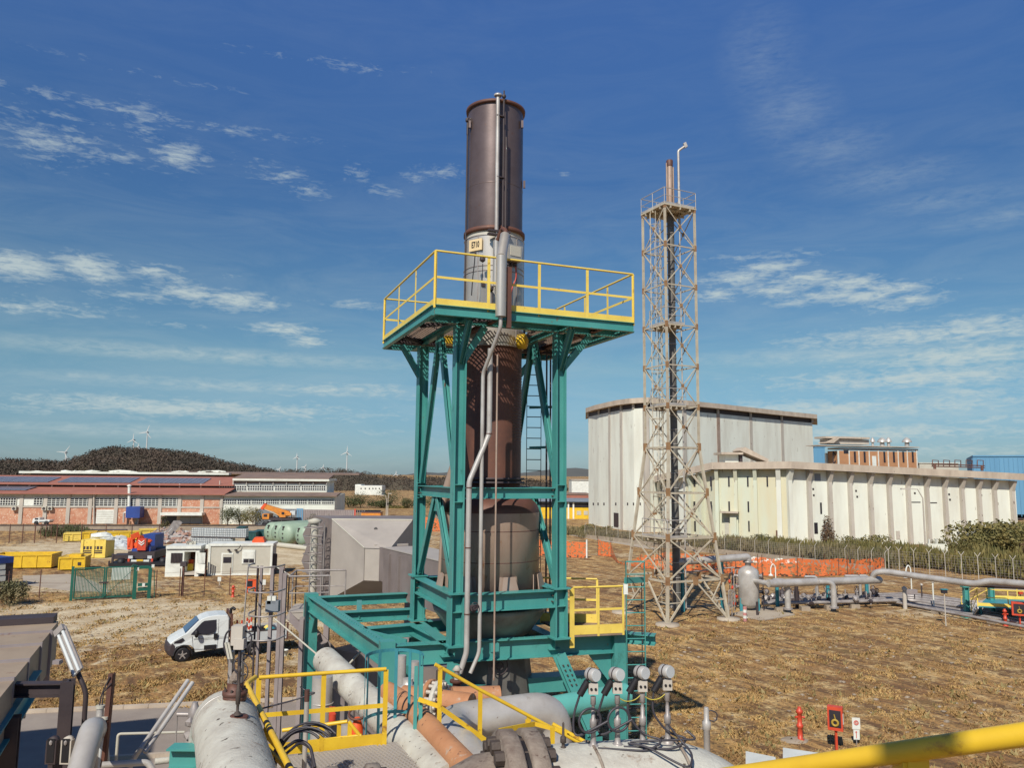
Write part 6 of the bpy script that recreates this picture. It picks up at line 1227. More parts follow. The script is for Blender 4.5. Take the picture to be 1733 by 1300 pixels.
for i in range(len(ps)-1):
    n = 6
    for j in range(n):
        a, b = ps[i].lerp(ps[i+1], j/n), ps[i].lerp(ps[i+1], (j+1)/n); ha = hts[i]+(hts[i+1]-hts[i])*j/n-.15*math.sin(math.pi*j/n); hb = hts[i]+(hts[i+1]-hts[i])*(j+1)/n-.15*math.sin(math.pi*(j+1)/n)
        wv = V((0, .12*math.sin(j*2.1+i), 0)); wv2 = V((0, .12*math.sin((j+1)*2.1+i), 0)); mb.quad(a+Z*.03+wv, b+Z*.03+wv2, b+Z*hb, a+Z*ha)
mb.build('netting', onet, ob_); mb = MB()
for p, h in zip(ps, hts): mb.tube(p, p+Z*(h+.2), .03, 6)
for i in range(7): q = ps[7].lerp(ps[-1], i/7) if False else G(1245+i*38, 975); mb.tube(q, q+Z*2.0, .03, 6)
mb.build('rods', rusty, ob_)
ob2 = thing('orange_netting', 'short orange netting piece by the kerb path right of the teal frame', 'safety netting', G(930, 940)); mb = MB(); ps = [G(x, y) for x, y in ((905, 940), (925, 941), (953, 943), (993, 945))]
for a, b in zip(ps, ps[1:]): mb.quad(a, b, b+Z*1.7, a+Z*1.75)
mb.build('netting', onet, ob2); mb = MB(); mb.tube(ps[-1], ps[-1]+Z*2, .1, 8); mb.build('rods', whitep, ob2)
ob3 = thing('orange_netting', 'piece of orange netting behind the grey duct housing, seen through the teal frame', 'safety netting', G(760, 905)); mb = MB(); ps = [G(x, y) for x, y in ((692, 898), (715, 899), (745, 900), (770, 902))]
for a, b in zip(ps, ps[1:]): mb.quad(a, b, b+Z*2.2, a+Z*2.2)
mb.build('netting', onet, ob3)
def reedband(name, pts, hts, dep, n, m, size, lab):
    g = [G(x, y) for x, y in pts]; cl = []
    for i in range(len(g)-1):
        for j in range(7):
            t = (j+random.random())/7; p = g[i].lerp(g[i+1], t); h = (hts[i]+(hts[i+1]-hts[i])*t)*random.uniform(.75, 1.15)
            for kk in range(2): cl.append(((p.x, p.y+random.uniform(0, dep), h*.5), (1.6, dep*.35, h*.5)))
    return leaves(name, m, None, cl, n, size, kind='stuff', label=lab, aspect=6, upright=True)
reedband('reeds', [(985, 911), (1060, 918), (1150, 930), (1260, 940), (1400, 955), (1520, 966)], [1.0, 1.2, 1.5, 1.7, 1.9, 1.9], 5, 15000, lf_dry, .12, 'dry reeds and weeds behind the perimeter fence')
reedband('scrub_band', [(1240, 930), (1330, 940), (1430, 950), (1540, 962), (1640, 972), (1790, 990)], [1.3, 1.6, 1.8, 2.0, 2.2, 2.6], 6, 16000, lf_ol, .13, 'green weeds between the fence and the low hall')
reedband('reeds', [(985, 908), (900, 903), (780, 898), (690, 893)], [1.4, 1.4, 1.2, 1.2], 4, 4000, lf_dry, .12, 'dry weeds along the far edge behind the brown stack')
reedband('scrub_band', [(70, 908), (110, 912), (160, 916)], [1.2, 1.6, .8], 3, 2500, lf_grn, .12, 'green weeds growing along the posts by the dark pipe bundle')
mb = MB()
for i in range(40): p = G(random.uniform(1270, 1400), random.uniform(945, 955)); s = random.uniform(.15, .5); mb.blob(p+Z*s*.3, (s*1.5, s, s*.5), 1, .3)
mb.build('rubble', wwall, kind='stuff', label='white rubble lying beyond the orange netting')
fw_ = thing('wall_ruin', 'low concrete wall piece with uprights before the right fins', 'wall', pt(1580, 90)); Pr = Plane(pt(1565, 90), pt(1605, 90)); grd(Pr, 1570, 921, 1604, .3, fw_, wwall, 'wall')
for x in (1573, 1586, 1600): grd(Pr, x-1, 913, x+1, .3, fw_, wwall, 'upright', .02)
# ------------------------------------------------------------------ oxidiser stack and its teal frame
A2 = R(21.8); uh = V((-math.sin(A2), math.cos(A2), 0)); vh = V((math.cos(A2), math.sin(A2), 0)); N0 = V((-1.25, 18.09, 0))
def Q(a, b, z=0): return N0+vh*a+uh*b+Z*z
SC = Q(1.44, 1.62)
def zs(py, p=SC): return zat(py, p.x, p.y)
stk = thing('exhaust_stack', 'tall brown and silver exhaust stack with bulging lower vessel inside the teal frame', 'stack', SC+Z*zs(1165))
r1 = .755; zt_, zf1 = zs(190), zs(398); mb = MB(); mb.lathe(SC, [(r1, zf1), (r1, zt_-.06)], 64, cap=False); mb.lathe(SC, [(r1-.02, zt_-.06), (r1-.02, zf1)], 64, cap=False); mb.build('upper_section', brown, stk)
mb = MB(); mb.lathe(SC, [(r1-.03, zt_-.08), (r1+.05, zt_-.08), (r1+.06, zt_), (r1-.03, zt_)], 64, cap=False); mb.build('top_rim', rusty, stk)
mb = MB(); zz = zs(325); mb.lathe(SC, [(r1, zz-.012), (r1+.008, zz), (r1, zz+.012)], 64, cap=False); mb.build('weld_seam', brown, stk)
mb = MB(); mb.lathe(SC, [(r1-.02, zf1-.1), (r1+.07, zf1-.1), (r1+.07, zf1), (r1+.04, zf1+.03), (r1-.02, zf1+.05)], 64, cap=False); mb.build('flange', rusty, stk)
zc1_, zc0 = zs(412), zs(592); r2 = .80; mb = MB(); mb.lathe(SC, [(r2-.02, zc1_-.02), (r2-.03, zf1-.1)], 64, cap=False); mb.build('cream_band', cream, stk)
mb = MB(); mb.lathe(SC, [(r2, zc0), (r2, zc1_)], 64); o_ = mb.build('insulation_cladding', clad, stk)
mb = MB()
for py in (412, 462, 470, 592): zz = zs(py); mb.lathe(SC, [(r2, zz-.015), (r2+.014, zz-.01), (r2+.014, zz+.01), (r2, zz+.015)], 64, cap=False)
for a in range(0, 360, 40): d = V((math.cos(R(a)), math.sin(R(a)), 0)); mb.bar(SC+d*(r2+.004)+Z*zc0, SC+d*(r2+.004)+Z*zc1_, .03, .012, u=d)
mb.build('strap', galv, o_)
zb1, zb0 = zs(592), zs(812); mb = MB(); r3 = .765; mb.lathe(SC, [(r3, zb0), (r3, zb1)], 64); lo_ = mb.build('lower_section', rusty, stk)
mb = MB()
for k in range(26): zz = zb1-.55-k*.075; mb.ring(SC+Z*zz, r3+.004, .008, Z, 30, 4, 225, 330)
mb.build('cooling_fins', brown, lo_)
mb = MB(); mb.lathe(SC, [(r3, zb0-.1), (r3+.1, zb0-.1), (r3+.1, zb0-.05), (r3+.02, zb0-.045), (r3+.02, zb0-.01), (r3+.1, zb0), (r3+.1, zb0+.05), (r3, zb0+.05)], 64, cap=False); mb.build('flange', darkm, stk)
zv1 = zs(866); zv0 = zs(1003); r4 = 1.25; prof = [(r4*.86, zv0-.02), (r4, zv0), (r4, zv1)]
for i in range(1, 9): a = R(i*90/9); prof.append((r3*.98+(r4-r3*.98)*math.cos(a), zv1+(zb0-.1-zv1)*.55*math.sin(a)))
prof.append((r3*.97, zb0-.1)); mb = MB(); mb.lathe(SC, prof[:3], 64, cap=False); vsl = mb.build('vessel', vesm, stk)
mb = MB(); mb.lathe(SC, prof[2:], 64, cap=False); mb.build('vessel_shoulder', rusty, stk)
mb = MB()
for py in (895, 945): zz = zs(py); mb.lathe(SC, [(r4, zz-.01), (r4+.006, zz), (r4, zz+.01)], 64, cap=False)
mb.lathe(SC, [(r4+.002, zv0), (r4+.12, zv0), (r4+.12, zv0+.05), (r4+.002, zv0+.05)], 64, cap=False); mb.build('ring', rusty, vsl)
for a in (205, 245, 292, 340, 25): d = V((math.cos(R(a)), math.sin(R(a)), 0)); t = Z.cross(d); c = SC+d*(r4+.16)+Z*(zv0+.02); mb = MB(); mb.prism([c-t*.26, c+t*.26, c+t*.15-d*.1+Z*.52, c-t*.15-d*.1+Z*.52], d*.02); mb.bar(c-t*.18-d*.15+Z*.02, c-t*.12-d*.17+Z*.5, .02, .2, u=t); mb.bar(c+t*.18-d*.15+Z*.02, c+t*.12-d*.17+Z*.5, .02, .2, u=t); mb.build('support_lug', vesm, stk)
zk1, zk0 = zv0-.25, zs(1082); mb = MB(); mb.lathe(SC, [(.60, zk0), (1.02, zk0+.2), (1.42, zk1-.16), (1.46, zk1-.02), (1.40, zk1-.02), (1.1, zk0+.5), (.5, zk0+.3)], 56, cap=False); mb.build('bottom_funnel', mat('grey_green_funnel', (.27, .29, .25), (.17, .15, .13), rough=.55, metal=.2, scale=1.6, rust=.15, bump=.15), stk)
mb = MB(); mb.lathe(SC, [(.72, zk0-.0), (.72, zk1)], 40, cap=False); mb.build('core', darkm, stk)
zg = zs(1170); mb = MB(); mb.lathe(SC, [(1.32, zg-1.4), (1.12, zg+.1), (.98, zk0-.1), (.8, zk0+.05)], 12, sm=False); bs_ = mb.build('base_cone', cone, stk); mb = MB(); pl_ = Plane(SC-uh*1.13-vh, SC-uh*1.13+vh)
for x, yy, r_ in ((846, 1128, .2),): p = pl_.px(x, yy); mb.ring(p, r_, .015, pl_.n, 22, 5); mb.ring(p, r_*.45, .012, pl_.n, 16, 5); mb.bar(p-vh*r_*.4, p+vh*r_*.4, .02, .04)
mb.build('access_plate', darkm, bs_)
# plate with the unit number, fixed to the cladding
d = (V((aty(805, 420, 19.4).x, 19.4, 0))-SC); d.z = 0; 
th_ = R(236); d = V((math.cos(th_), math.sin(th_), 0)); t_ = Z.cross(d); c = SC+d*(r2+.03)+Z*zs(415, SC+d*r2)
mb = MB(); mb.ob(c, t_*.21, d*.012, Z*.155); tg = mb.build('number_plate', mat('faded_cream_plate', (.72, .56, .32), (.66, .5, .28), rough=.6, scale=3, bump=0), o_); text("E710", c+d*.014, t_, d, .225, blk, tg, th=.004, sxx=.56)
# fittings on the cladding
fw2 = Plane(SC-uh*(r2+.12)-vh, SC-uh*(r2+.12)+vh)
mb = MB(); P_ = lambda x, y, o=0: fw2.px(x, y, o); mb.path([P_(804, 430), P_(803, 445), P_(800, 470), P_(798, 500)], .014, 5); mb.path([P_(817, 446), P_(816, 480), P_(816, 505)], .01, 5); mb.build('sensor_cable', blk, o_)
mb = MB(); mb.blob(P_(804, 430, .02), (.05, .05, .06), 1, .1); mb.blob(P_(817, 438, .02), (.09, .07, .1), 1, .2); mb.ob(P_(817, 482, .02), vh*.05, uh*.05, Z*.05); mb.blob(P_(831, 488, .04), (.09, .08, .1), 1, .15); mb.bar(P_(831, 490), P_(831, 515), .08, .08); mb.build('sensor', darkm, o_)
mb = MB(); mb.ob(P_(822, 497), vh*.14, uh*.04, Z*.28); mb.build('inspection_door', clad, o_)
# burner box on the right of the cladding
bxc = SC+V((math.cos(R(300)), math.sin(R(300)), 0))*(r2+.15); zt1, zb1_ = zat(414, bxc.x, bxc.y), zat(444, bxc.x, bxc.y); e1 = V((math.cos(R(305)), math.sin(R(305)), 0)); e2 = Z.cross(e1)
mb = MB(); mb.hexa([bxc+e1*a*.17+e2*b*.19+Z*z for a, b, z in ((-1, -1, zb1_), (1, -1, zb1_), (1, 1, zb1_), (-1, 1, zb1_))]+[bxc+e1*a*.17+e2*b*.23+Z*z for a, b, z in ((-1, -1, zt1), (1, -1, zt1-.05), (1, 1, zt1-.05), (-1, 1, zt1))]); hb_ = mb.build('burner_hood', clad, stk)
mb = MB(); mb.ob(bxc+e1*.175+Z*((zt1+zb1_)/2+.02), e2*.16, e1*.01, Z*.13); mb.build('cream_cover_plate', cream, hb_); mb = MB()
for k in (-1, 0, 1): mb.tube(bxc+e2*k*.11+Z*(zb1_-.09), bxc+e2*k*.11+Z*zb1_, .05, 10)
mb.tube(bxc+e2*-.1+Z*(zb1_-1.1), bxc+e2*-.1+Z*zb1_, .03, 8); mb.build('burner_port', darkm, hb_)
mb = MB(); mb.path([bxc+e2*.12+Z*zb1_, bxc+e2*.16+Z*(zb1_-.4), bxc+e2*.02+Z*(zb1_-.65), bxc+e2*-.02+Z*(zb1_-1.0)], .016, 6, bend=.15); mb.build('red_hose', redp, hb_)
# pipes running up the front of the stack
FPn = Plane(SC-uh*(r1+.16)-vh, SC-uh*(r1+.16)+vh)
def fp(x, y, o=0): return FPn.px(x, y, o)
mb = MB(); a, b_ = fp(843, 161), fp(839.5, 392); b_.x, b_.y = a.x, a.y; mb.tube(a, b_, .052, 12); mb.lathe(a, [(.10, -.02), (.11, .02), (.02, .04)], 14); mb.build('tall_vent_pipe', silver, stk)
mb = MB(); c2 = V((a.x, a.y, fp(836, 484).z)); mb.tube(b_, V((a.x, a.y, b_.z-.25)), .04, 12); mb.tube(V((a.x, a.y, b_.z-.24)), c2, .085, 14); mb.build('lagged_vent_pipe', clad, stk)
mb = MB(); a2, b2q = fp(853, 170), fp(849.5, 420); b2q.x, b2q.y = a2.x, a2.y; mb.tube(a2, b2q, .026, 8); a3 = fp(857, 232); mb.tube(a3, V((a3.x, a3.y, b2q.z)), .03, 8); mb.blob(a2+Z*.12, (.055, .055, .07), 2, .02); mb.tube(a2, a2+Z*.28, .02, 8); mb.build('instrument_pipe', darkm, stk)
mb = MB()
for py in (392, 398): q = fp(846, py); mb.bar(q-vh*.33, q+vh*.28, .12, .05)
for py in (196, 300): q = fp(846, py); mb.bar(q-vh*.1, q+vh*.12, .1, .025)
mb.build('pipe_bracket', darkm, stk)
mb = MB(); q = SC+V((math.cos(R(205)), math.sin(R(205)), 0))*(r1+.07); mb.tube(q+Z*zs(560, q), q+Z*zs(228, q), .022, 8); mb.path([q+Z*zs(228, q), q+Z*zs(205, q), q+V((.1, 0, 0))+Z*zs(200, q)], .03, 8); mb.blob(q+Z*zs(203, q), (.07, .07, .09), 1, .1); mb.build('side_conduit', darkm, stk)
mb = MB(); 
for a_, py in ((212, 198), (335, 198), (352, 300)): q = SC+V((math.cos(R(a_)), math.sin(R(a_)), 0))*(r1+.05); mb.ob(q+Z*zs(py+12, q), V((.03, 0, 0)), V((0, .03, 0)), Z*.1)
mb.build('lifting_lug', brown, stk)
# ---- teal frame
frm = thing('steel_frame', 'teal steel frame of braced columns standing around the exhaust stack', 'steel frame', Q(0, 0, zat(1175, N0.x, N0.y)))
LW, LD = 2.62, 3.33; zpl = zat(533, *(Q(-.83, -.84).xy)); zmid = zat(835, N0.x, N0.y); zring = zat(1013, N0.x, N0.y); zfr = zat(1095, N0.x, N0.y)
legs = [(0, 0), (LW, 0), (LW, LD), (0, LD)]
for a, b in legs:
    mb = MB(); mb.ib(Q(a, b, zring+.14), Q(a, b, zpl-.02), .27, .27, u=vh, t=.03); mb.build('column', teal, frm)
    mb = MB(); mb.ib(Q(a, b, zfr+.02), Q(a, b, zring+.10), .32, .32, u=vh, t=.035); cs_ = mb.build('column_stub', teal, frm)
    for z in (zring+.12, zfr+.03): mb = MB(); mb.ob(Q(a, b, z), vh*.22, uh*.22, Z*.018); mb.build('base_plate', teal, cs_)
    for z in (zmid+.2, zmid-.2, zring-.3): mb = MB(); mb.ob(Q(a, b, z), vh*.133, uh*.133, Z*.01); mb.build('stiffener', teal, cs_)
def beam(pa, pb, h=.26, w_=.20, name='beam', m=teal, par=None): mb = MB(); mb.ib(pa, pb, w_, h); return mb.build(name, m, par or frm)
for i in range(4):
    a, b = legs[i], legs[(i+1) % 4]; pa, pb = Q(*a), Q(*b); d = (pb-pa).normalized(); beam(pa+d*.14+Z*zmid, pb-d*.14+Z*zmid); beam(pa+d*.16+Z*(zring-.12), pb-d*.16+Z*(zring-.12), .40, .30)
    if i in (1, 3):
        for za, zb in ((zpl-.1, zmid+.22), (zmid-.15, zring+.2)):
            top = (pa+pb)/2; 
            for e in (pa, pb):
                dd = (e-top).normalized(); f = top+dd*.12+Z*za; g = e-dd*.16+Z*zb; mb = MB(); mb.ib(f, g, .17, .13, u=(vh if i in (1, 3) else uh), t=.016); mb.build('brace', teal, frm)
            mb = MB(); mb.ob(top+Z*(za-.12), d*.3, vh*.01, Z*.22); mb.build('gusset', teal, frm)
    bl = MB()
    for e, sg_ in ((pa, 1), (pb, -1)):
        for z in (zmid, zring-.12):
            for dz in (-.07, .07): bl.lathe(e+d*sg_*.2+Z*(z+dz), [(.018, -.09), (.018, .09)], 6, ax=Z.cross(d))
    bl.build('bolts', bolt, frm)
# knee braces up to the platform
for (a, b), (da, db) in (((0, 0), (.62, 0)), ((0, 0), (0, -.7)), ((LW, 0), (.85, 0)), ((LW, 0), (0, -.7)), ((0, LD), (-.6, 0)), ((LW, LD), (.85, 0))):
    mb = MB(); f = Q(a, b, zpl-1.0); g = Q(a+da, b+db, zpl-.02); mb.ib(f+(g-f)*.08, g, .16, .12, u=Z.cross(g-f)); mb.build('knee_brace', teal, frm)
# platform
plt = thing('work_platform', 'wide platform with yellow rails and teal edge beams around the silver part of the stack', 'platform', Q(-.83, -.84, zpl))
a0, a1, b0, b1 = -.88, 4.26, -.84, 4.42; ztp_ = zat(515, *(Q(a0, b0).xy)); hb2 = ztp_-zpl
corn = [(a0, b0), (a1, b0), (a1, b1), (a0, b1)]
for i in range(4):
    p, q = Q(*corn[i]), Q(*corn[(i+1) % 4]); d = (q-p).normalized(); mb = MB(); s = .0 if i % 2 == 0 else .06; mb.ib(p+d*s+Z*(zpl+hb2/2), q-d*s+Z*(zpl+hb2/2), .12, hb2-.01, t=.014); mb.build('edge_beam', teal, plt)
for b in (0, LD): beam(Q(a0+.07, b, zpl+.10), Q(a1-.07, b, zpl+.10), .18, .14, 'joist', darkm if b else teal, plt)
for a in (0, LW): beam(Q(a, b0+.07, zpl+.09), Q(a, b1-.07, zpl+.09), .16, .14, 'joist', teal, plt)
for a in (.7, 3.5): beam(Q(a, b0+.07, zpl+.10), Q(a, b1-.07, zpl+.10), .12, .1, 'joist', rusty, plt)
for p, q in (((0, 0), (-.75, .9)), ((0, LD), (-.7, 2.6)), ((LW, 0), (3.9, .9)), ((LW, LD), (3.9, 2.6)), ((0, 0), (.9, -.75))): mb = MB(); mb.ang(Q(*p, zpl+.03), Q(*q, zpl+.03), .08); mb.build('bracing_angle', darkm, plt)
gm = mat('walkway_grating', (.30, .22, .17), (.22, .15, .11), rough=.7, metal=.2, scale=3, bump=.1)
mb = MB(); nb = 62; zd = ztp_-.02; rc = r2+.14; ac, bc = 1.44, 1.62
for i in range(nb):
    a = a0+.07+(a1-a0-.14)*(i+.5)/nb; h2 = rc*rc-(a-ac)**2
    if h2 > 0: segs = [(b0+.07, bc-math.sqrt(h2)), (bc+math.sqrt(h2), b1-.07)]
    else: segs = [(b0+.07, b1-.07)]
    for s0_, s1_ in segs: mb.bar(Q(a, s0_, zd), Q(a, s1_, zd), .018, .035)
for i in range(34):
    b = b0+.1+(b1-b0-.2)*i/33; h2 = rc*rc-(b-bc)**2
    segs = [(a0+.07, ac-math.sqrt(h2)), (ac+math.sqrt(h2), a1-.07)] if h2 > 0 else [(a0+.07, a1-.07)]
    for s0_, s1_ in segs: mb.bar(Q(s0_, b, zd+.005), Q(s1_, b, zd+.005), .012, .03)
mb.build('grating', gm, plt)
zr_ = ztp_-.02; hr = zat(424, *(Q(a0, b0).xy))-zr_
rl = railing(plt, [Q(a0, b0, zr_), Q(a1, b0, zr_)], hr, yel, .026, toe=.17, sp=1.25, pw=.07); railing(plt, [Q(a0, b1, zr_), Q(a0, b0, zr_)], hr, yel, .026, toe=.17, sp=1.75, pw=.07)
railing(plt, [Q(a1, b0, zr_), Q(a1, b1, zr_), Q(2.6, b1, zr_)], hr, yel, .026, toe=.17, sp=1.3, pw=.07); railing(plt, [Q(.6, b1, zr_), Q(a0, b1, zr_)], hr, yel, .026, toe=.17, sp=1.3, pw=.07)
mb = MB(); g0 = Q(2.9, 3.0, zr_); mb.path([g0, g0+Z*.6, g0+vh*.35+Z*.75, g0+vh*.35], .05, 8); mb.blob(g0+Z*.55+vh*.2, (.14, .12, .18), 1, .2); mb.path([g0+vh*.45+Z*.2, g0+vh*.9+Z*.5, g0+vh*.9], .03, 6); mb.build('valve_group', darkm, plt)
mb = MB(); mb.ob(Q(3.4, 3.2, zr_+.42), vh*.25, uh*.1, Z*.04); mb.ob(Q(3.4, 3.2, zr_+.2), vh*.03, uh*.03, Z*.2); mb.build('teal_bracket', tealb, plt)
mb = MB(); c = SC-uh*.0+vh*.95+Z*(zpl-.35); c = V((aty(884, 578, 19.5))); mb.lathe(c, [(.0, -.14), (.19, -.1), (.2, .08), (.08, .14)], 18, ax=(vh-uh).normalized()); mb.build('yellow_motor', yel2, plt)
mb = MB(); q = aty(763, 575, 21.0); mb.ob(q, vh*.22, uh*.2, Z*.14); mb.build('yellow_box', yel2, plt)
# rear ladder down from the platform
rl_ = thing('access_ladder', 'dark teal ladder rising behind the frame to the right of the brown stack', 'ladder', aty(904, 1000, 22.4)); b = aty(904, 640, 22.4); b.z = zfr; zt2 = zpl+.3; ladder(rl_, b, V((b.x, b.y, zt2)), .42, V((1, .1, 0)), darkm, .014, .3, .05)
for x in (925, 931.5): p = aty(x, 700, 22.0); mb = MB(); mb.bar(V((p.x, p.y, zfr)), V((p.x, p.y, zpl+.2)), .05, .03); mb.build('cage_strap', darkm, rl_)
for py in (690, 758): p, q = aty(896, py, 22.3), aty(934, py-1, 22.0); mb = MB(); mb.bar(p, q, .03, .07); mb.build('cage_band', teal, rl_)
# big lagged riser in front of the platform edge and its pipework
PE = Plane(Q(0, b0-.22), Q(3, b0-.22)); rs_ = thing('lagged_riser', 'silver lagged riser pipe in front of the platform edge, its bent top toward the stack', 'pipe', PE.px(847, 537))
pa, pb = PE.px(847.5, 536), PE.px(851, 433); pb.x, pb.y = pa.x, pa.y; zz = zat(433, pa.x, pa.y); pb.z = zz; pc = pb+vh*.22+uh*.35+Z*.62
mb = MB(); mb.tube(pa, pb, .128, 18); mb.tube(pb-Z*.03, pc, .118, 16); mb.build('lagging', clad, rs_); mb = MB(); mb.path([pc, pc+(pc-pb).normalized()*.18, pc+(pc-pb).normalized()*.2+uh*.25+Z*.12, pc+uh*.5+Z*.02], .055, 10, bend=.08); mb.build('elbow', rusty, rs_)
mb = MB(); mb.bar(pa+vh*.2-Z*.25, pb+vh*.2-Z*.25, .1, .07, u=uh); mb.build('backing_post', rusty, rs_)
FF = Plane(Q(0, -.42), Q(3, -.42)); ff = FF.px
dp1 = thing('drain_pipe', 'grey pipe bending left below the riser then straight down in front of the brown stack', 'pipe', ff(812, 1100)); q = ff(817.5, 632); mb = MB(); mb.path([pa, pa-Z*.25, q, V((q.x, q.y, zat(1105, q.x, q.y))), ff(796, 1140)], .045, 12, bend=.12); mb.build('pipe', silver, dp1)
dp2 = thing('drain_pipe', 'thicker pipe behind it, slanting left halfway down and running down beside the front column', 'pipe', ff(790, 1100)); q1_ = ff(831, 590); q2_ = ff(828, 735); q3_ = ff(794, 815); q1_ = V((q2_.x, q2_.y, q1_.z)); q4_ = V((q3_.x, q3_.y, zat(1105, q3_.x, q3_.y))); mb = MB(); mb.path([q1_, q2_, q3_, q4_, ff(778, 1140)], .062, 12, bend=.1); mb.build('pipe', silver, dp2)
mb = MB(); 
for py in (690, 736, 816, 930, 1030): p = ff(0, 0); 
for z in (q2_.z, q3_.z-.15, q3_.z-1.5, zring-.3): mb = MB(); mb.lathe(V((q3_.x if z < q3_.z else q2_.x, q3_.y if z < q3_.z else q2_.y, z)), [(.075, 0), (.075, .02)], 14); mb.build('joint_ring', rusty, dp2)
dp3 = thing('thin_conduit', 'thin dark conduit hanging straight down the middle of the stack front', 'conduit', ff(835, 1150)); a_ = ff(842, 600); mb = MB(); mb.path([a_, V((a_.x, a_.y, zat(1152, a_.x, a_.y)))], .022, 8); mb.build('conduit', vesm, dp3); mb = MB(); mb.ob(V((a_.x, a_.y+.05, zat(1097, a_.x, a_.y))), vh*.1, uh*.05, Z*.09); mb.build('clamp', teal, dp3)
vv = thing('manual_valve', 'small dark valve between the two pipes just below the frame ring', 'valve', ff(801, 1030)); mb = MB(); c = ff(801, 1027); mb.tube(c-vh*.16, c+vh*.16, .04, 8); mb.blob(c-Z*.05, (.09, .09, .1), 1, .2); mb.ring(c+Z*.02-uh*.1, .08, .012, uh, 14, 5); mb.build('body', darkm, vv)
mb = MB(); c1, c2_ = aty(766, 800, 20.5), aty(755, 835, 20.6); mb.tube(c1+(c1-c2_)*.3, c2_-(c1-c2_)*1.2, .13, 12); mb.tube(aty(752, 845, 20.4), V((aty(742, 1010, 20.4))), .055, 10); mb.build('side_pipe', vesm, stk)
# ---- lower frame: columns and beams carrying everything
lfz = thing('base_frame', 'heavy teal base frame of I-beams and columns under the stack', 'steel frame', onz(655, 1090, zfr)-Z*zfr)
kA, kB, kC, kD = onz(655, 1092, zfr), onz(527, 1008, zfr), onz(1046, 1071, zfr), onz(1100, 1075, zfr)
hB = .46
def lb_(p, q, h=hB, w_=.30): mb = MB(); mb.ib(p-Z*h/2, q-Z*h/2, w_, h, t=.022); return mb.build('beam', teal, lfz)
dv = (kC-kA).normalized(); lb_(kA+dv*.2, kC-dv*.02+dv*.0); du = (kB-kA).normalized(); lb_(kA+du*.2, kB-du*.15); 
f1a, f1b = onz(535, 1010.5, zfr), onz(700, 1003, zfr); lb_(f1a, f1b, .3); f2a, f2b = onz(570, 1036, zfr-.01), onz(720, 1029, zfr-.01); lb_(f2a, f2b, .3); f3a, f3b = onz(617, 1063, zfr), onz(712, 1055, zfr); lb_(f3a, f3b, .3)
lb_(onz(608, 1016, zfr-.03), onz(608, 1036, zfr-.03), .24, .15); lb_(onz(700, 1057, zfr-.02), onz(763, 1088, zfr-.02), .24); mb = MB(); mb.bar(onz(602, 1068, zfr-.15), onz(688, 1090, zfr-.15), .05, .2); mb.build('channel', teal, lfz)
for p, q in ((onz(763, 1093, zfr), Q(0, LD, zfr)), (Q(LW, 0, zfr-.005), Q(LW, LD, zfr-.005)), (Q(0, LD, zfr-.004), Q(LW+1.5, LD, zfr-.004))): d = (q-p).normalized(); lb_(p+d*.2, q-d*.2, .3)
mb = MB()
for i in range(34):
    for s, f in ((kA.lerp(kB, (i+1)/36), 0),): mb.lathe(s+Z*.0, [(.02, 0), (.02, .02)], 6)
for i in range(1, 40): mb.lathe(kA.lerp(kC, i/40)+Z*.0, [(.015, 0), (.015, .015)], 6)
mb.build('bolts', teal, lfz)
def colm(p, w_, d1, zb=0.0, zt=None, m=teal): mb = MB(); mb.ob(V((p.x, p.y, (zb+(zt or p.z))/2)), d1*w_/2, Z.cross(d1)*w_/2, Z*((zt or p.z)-zb)/2); return mb.build('column', m, lfz)
colm(kA, .34, dv, 0, zfr+.1); mb = MB(); pB = kB; mb.ob(pB-Z*(zfr/2), du*.19, Z.cross(du)*.19, Z*(zfr/2)); mb.ob(pB+Z*.03, vh*.2, uh*.2, Z*.03); mb.build('column', teal, lfz); colm(kC, .36, dv, 0, zfr+.06)
for p, s in ((kB, -1),): mb = MB(); mb.prism([p-Z*.36-du*.15, p-Z*.36-du*.75, p-Z*1.2-du*.15], vh*.03); mb.build('bracket', teal, lfz)
mb = MB(); mb.ib(kC+dv*.15-Z*.12, kD-Z*.12+dv*.15, .36, .24, t=.02); mb.build('beam', teal, lfz); mb = MB(); mb.prism([kC+dv*-.19-Z*.36, kC-dv*.9-Z*.36, kC-dv*.19-Z*1.25], uh*.03); mb.build('bracket', teal, lfz)
# splayed lower legs
for (a, b), (dx, dy) in (((0, 0), (-.35, -.25)), ((LW, 0), (.75, -.35)), ((0, LD), (-.4, .3)), ((LW, LD), (.6, .3))):
    p = Q(a, b, zfr-.37); q = Q(a+dx, b+dy, zfr-2.2); mb = MB(); mb.ib(p, q, .26, .24, u=uh, t=.022); mb.build('splayed_leg', teal, lfz)
    bl = MB()
    for k in range(5):
        for s in (-1, 1): bl.lathe(p.lerp(q, .12+k*.06)+vh*s*.06-uh*.13, [(.02, -.01), (.02, .03)], 6, ax=-uh)
    bl.build('bolts', bolt, lfz)
    mb = MB(); mb.ib(q, V((q.x, q.y, 0)), .3, .3, u=uh, t=.02); mb.build('pedestal', teal, lfz)
zgb = zfr-1.55; gb = thing('girder', 'wide teal box girder behind the pale teal pipe', 'girder', Q(1.5, -.7, zgb)); g1, g2 = aty(845, 1160, 19.8), aty(1050, 1140, 20.6); g2.z = g1.z; mb = MB(); mb.bar(g1, g2, .5, .36); mb.build('box', tealb if False else teal, gb); mb = MB(); mb.bar(aty(770, 1172, 18)-Z*.05, g1-Z*.05, .4, .25); mb.build('extension', teal, gb)
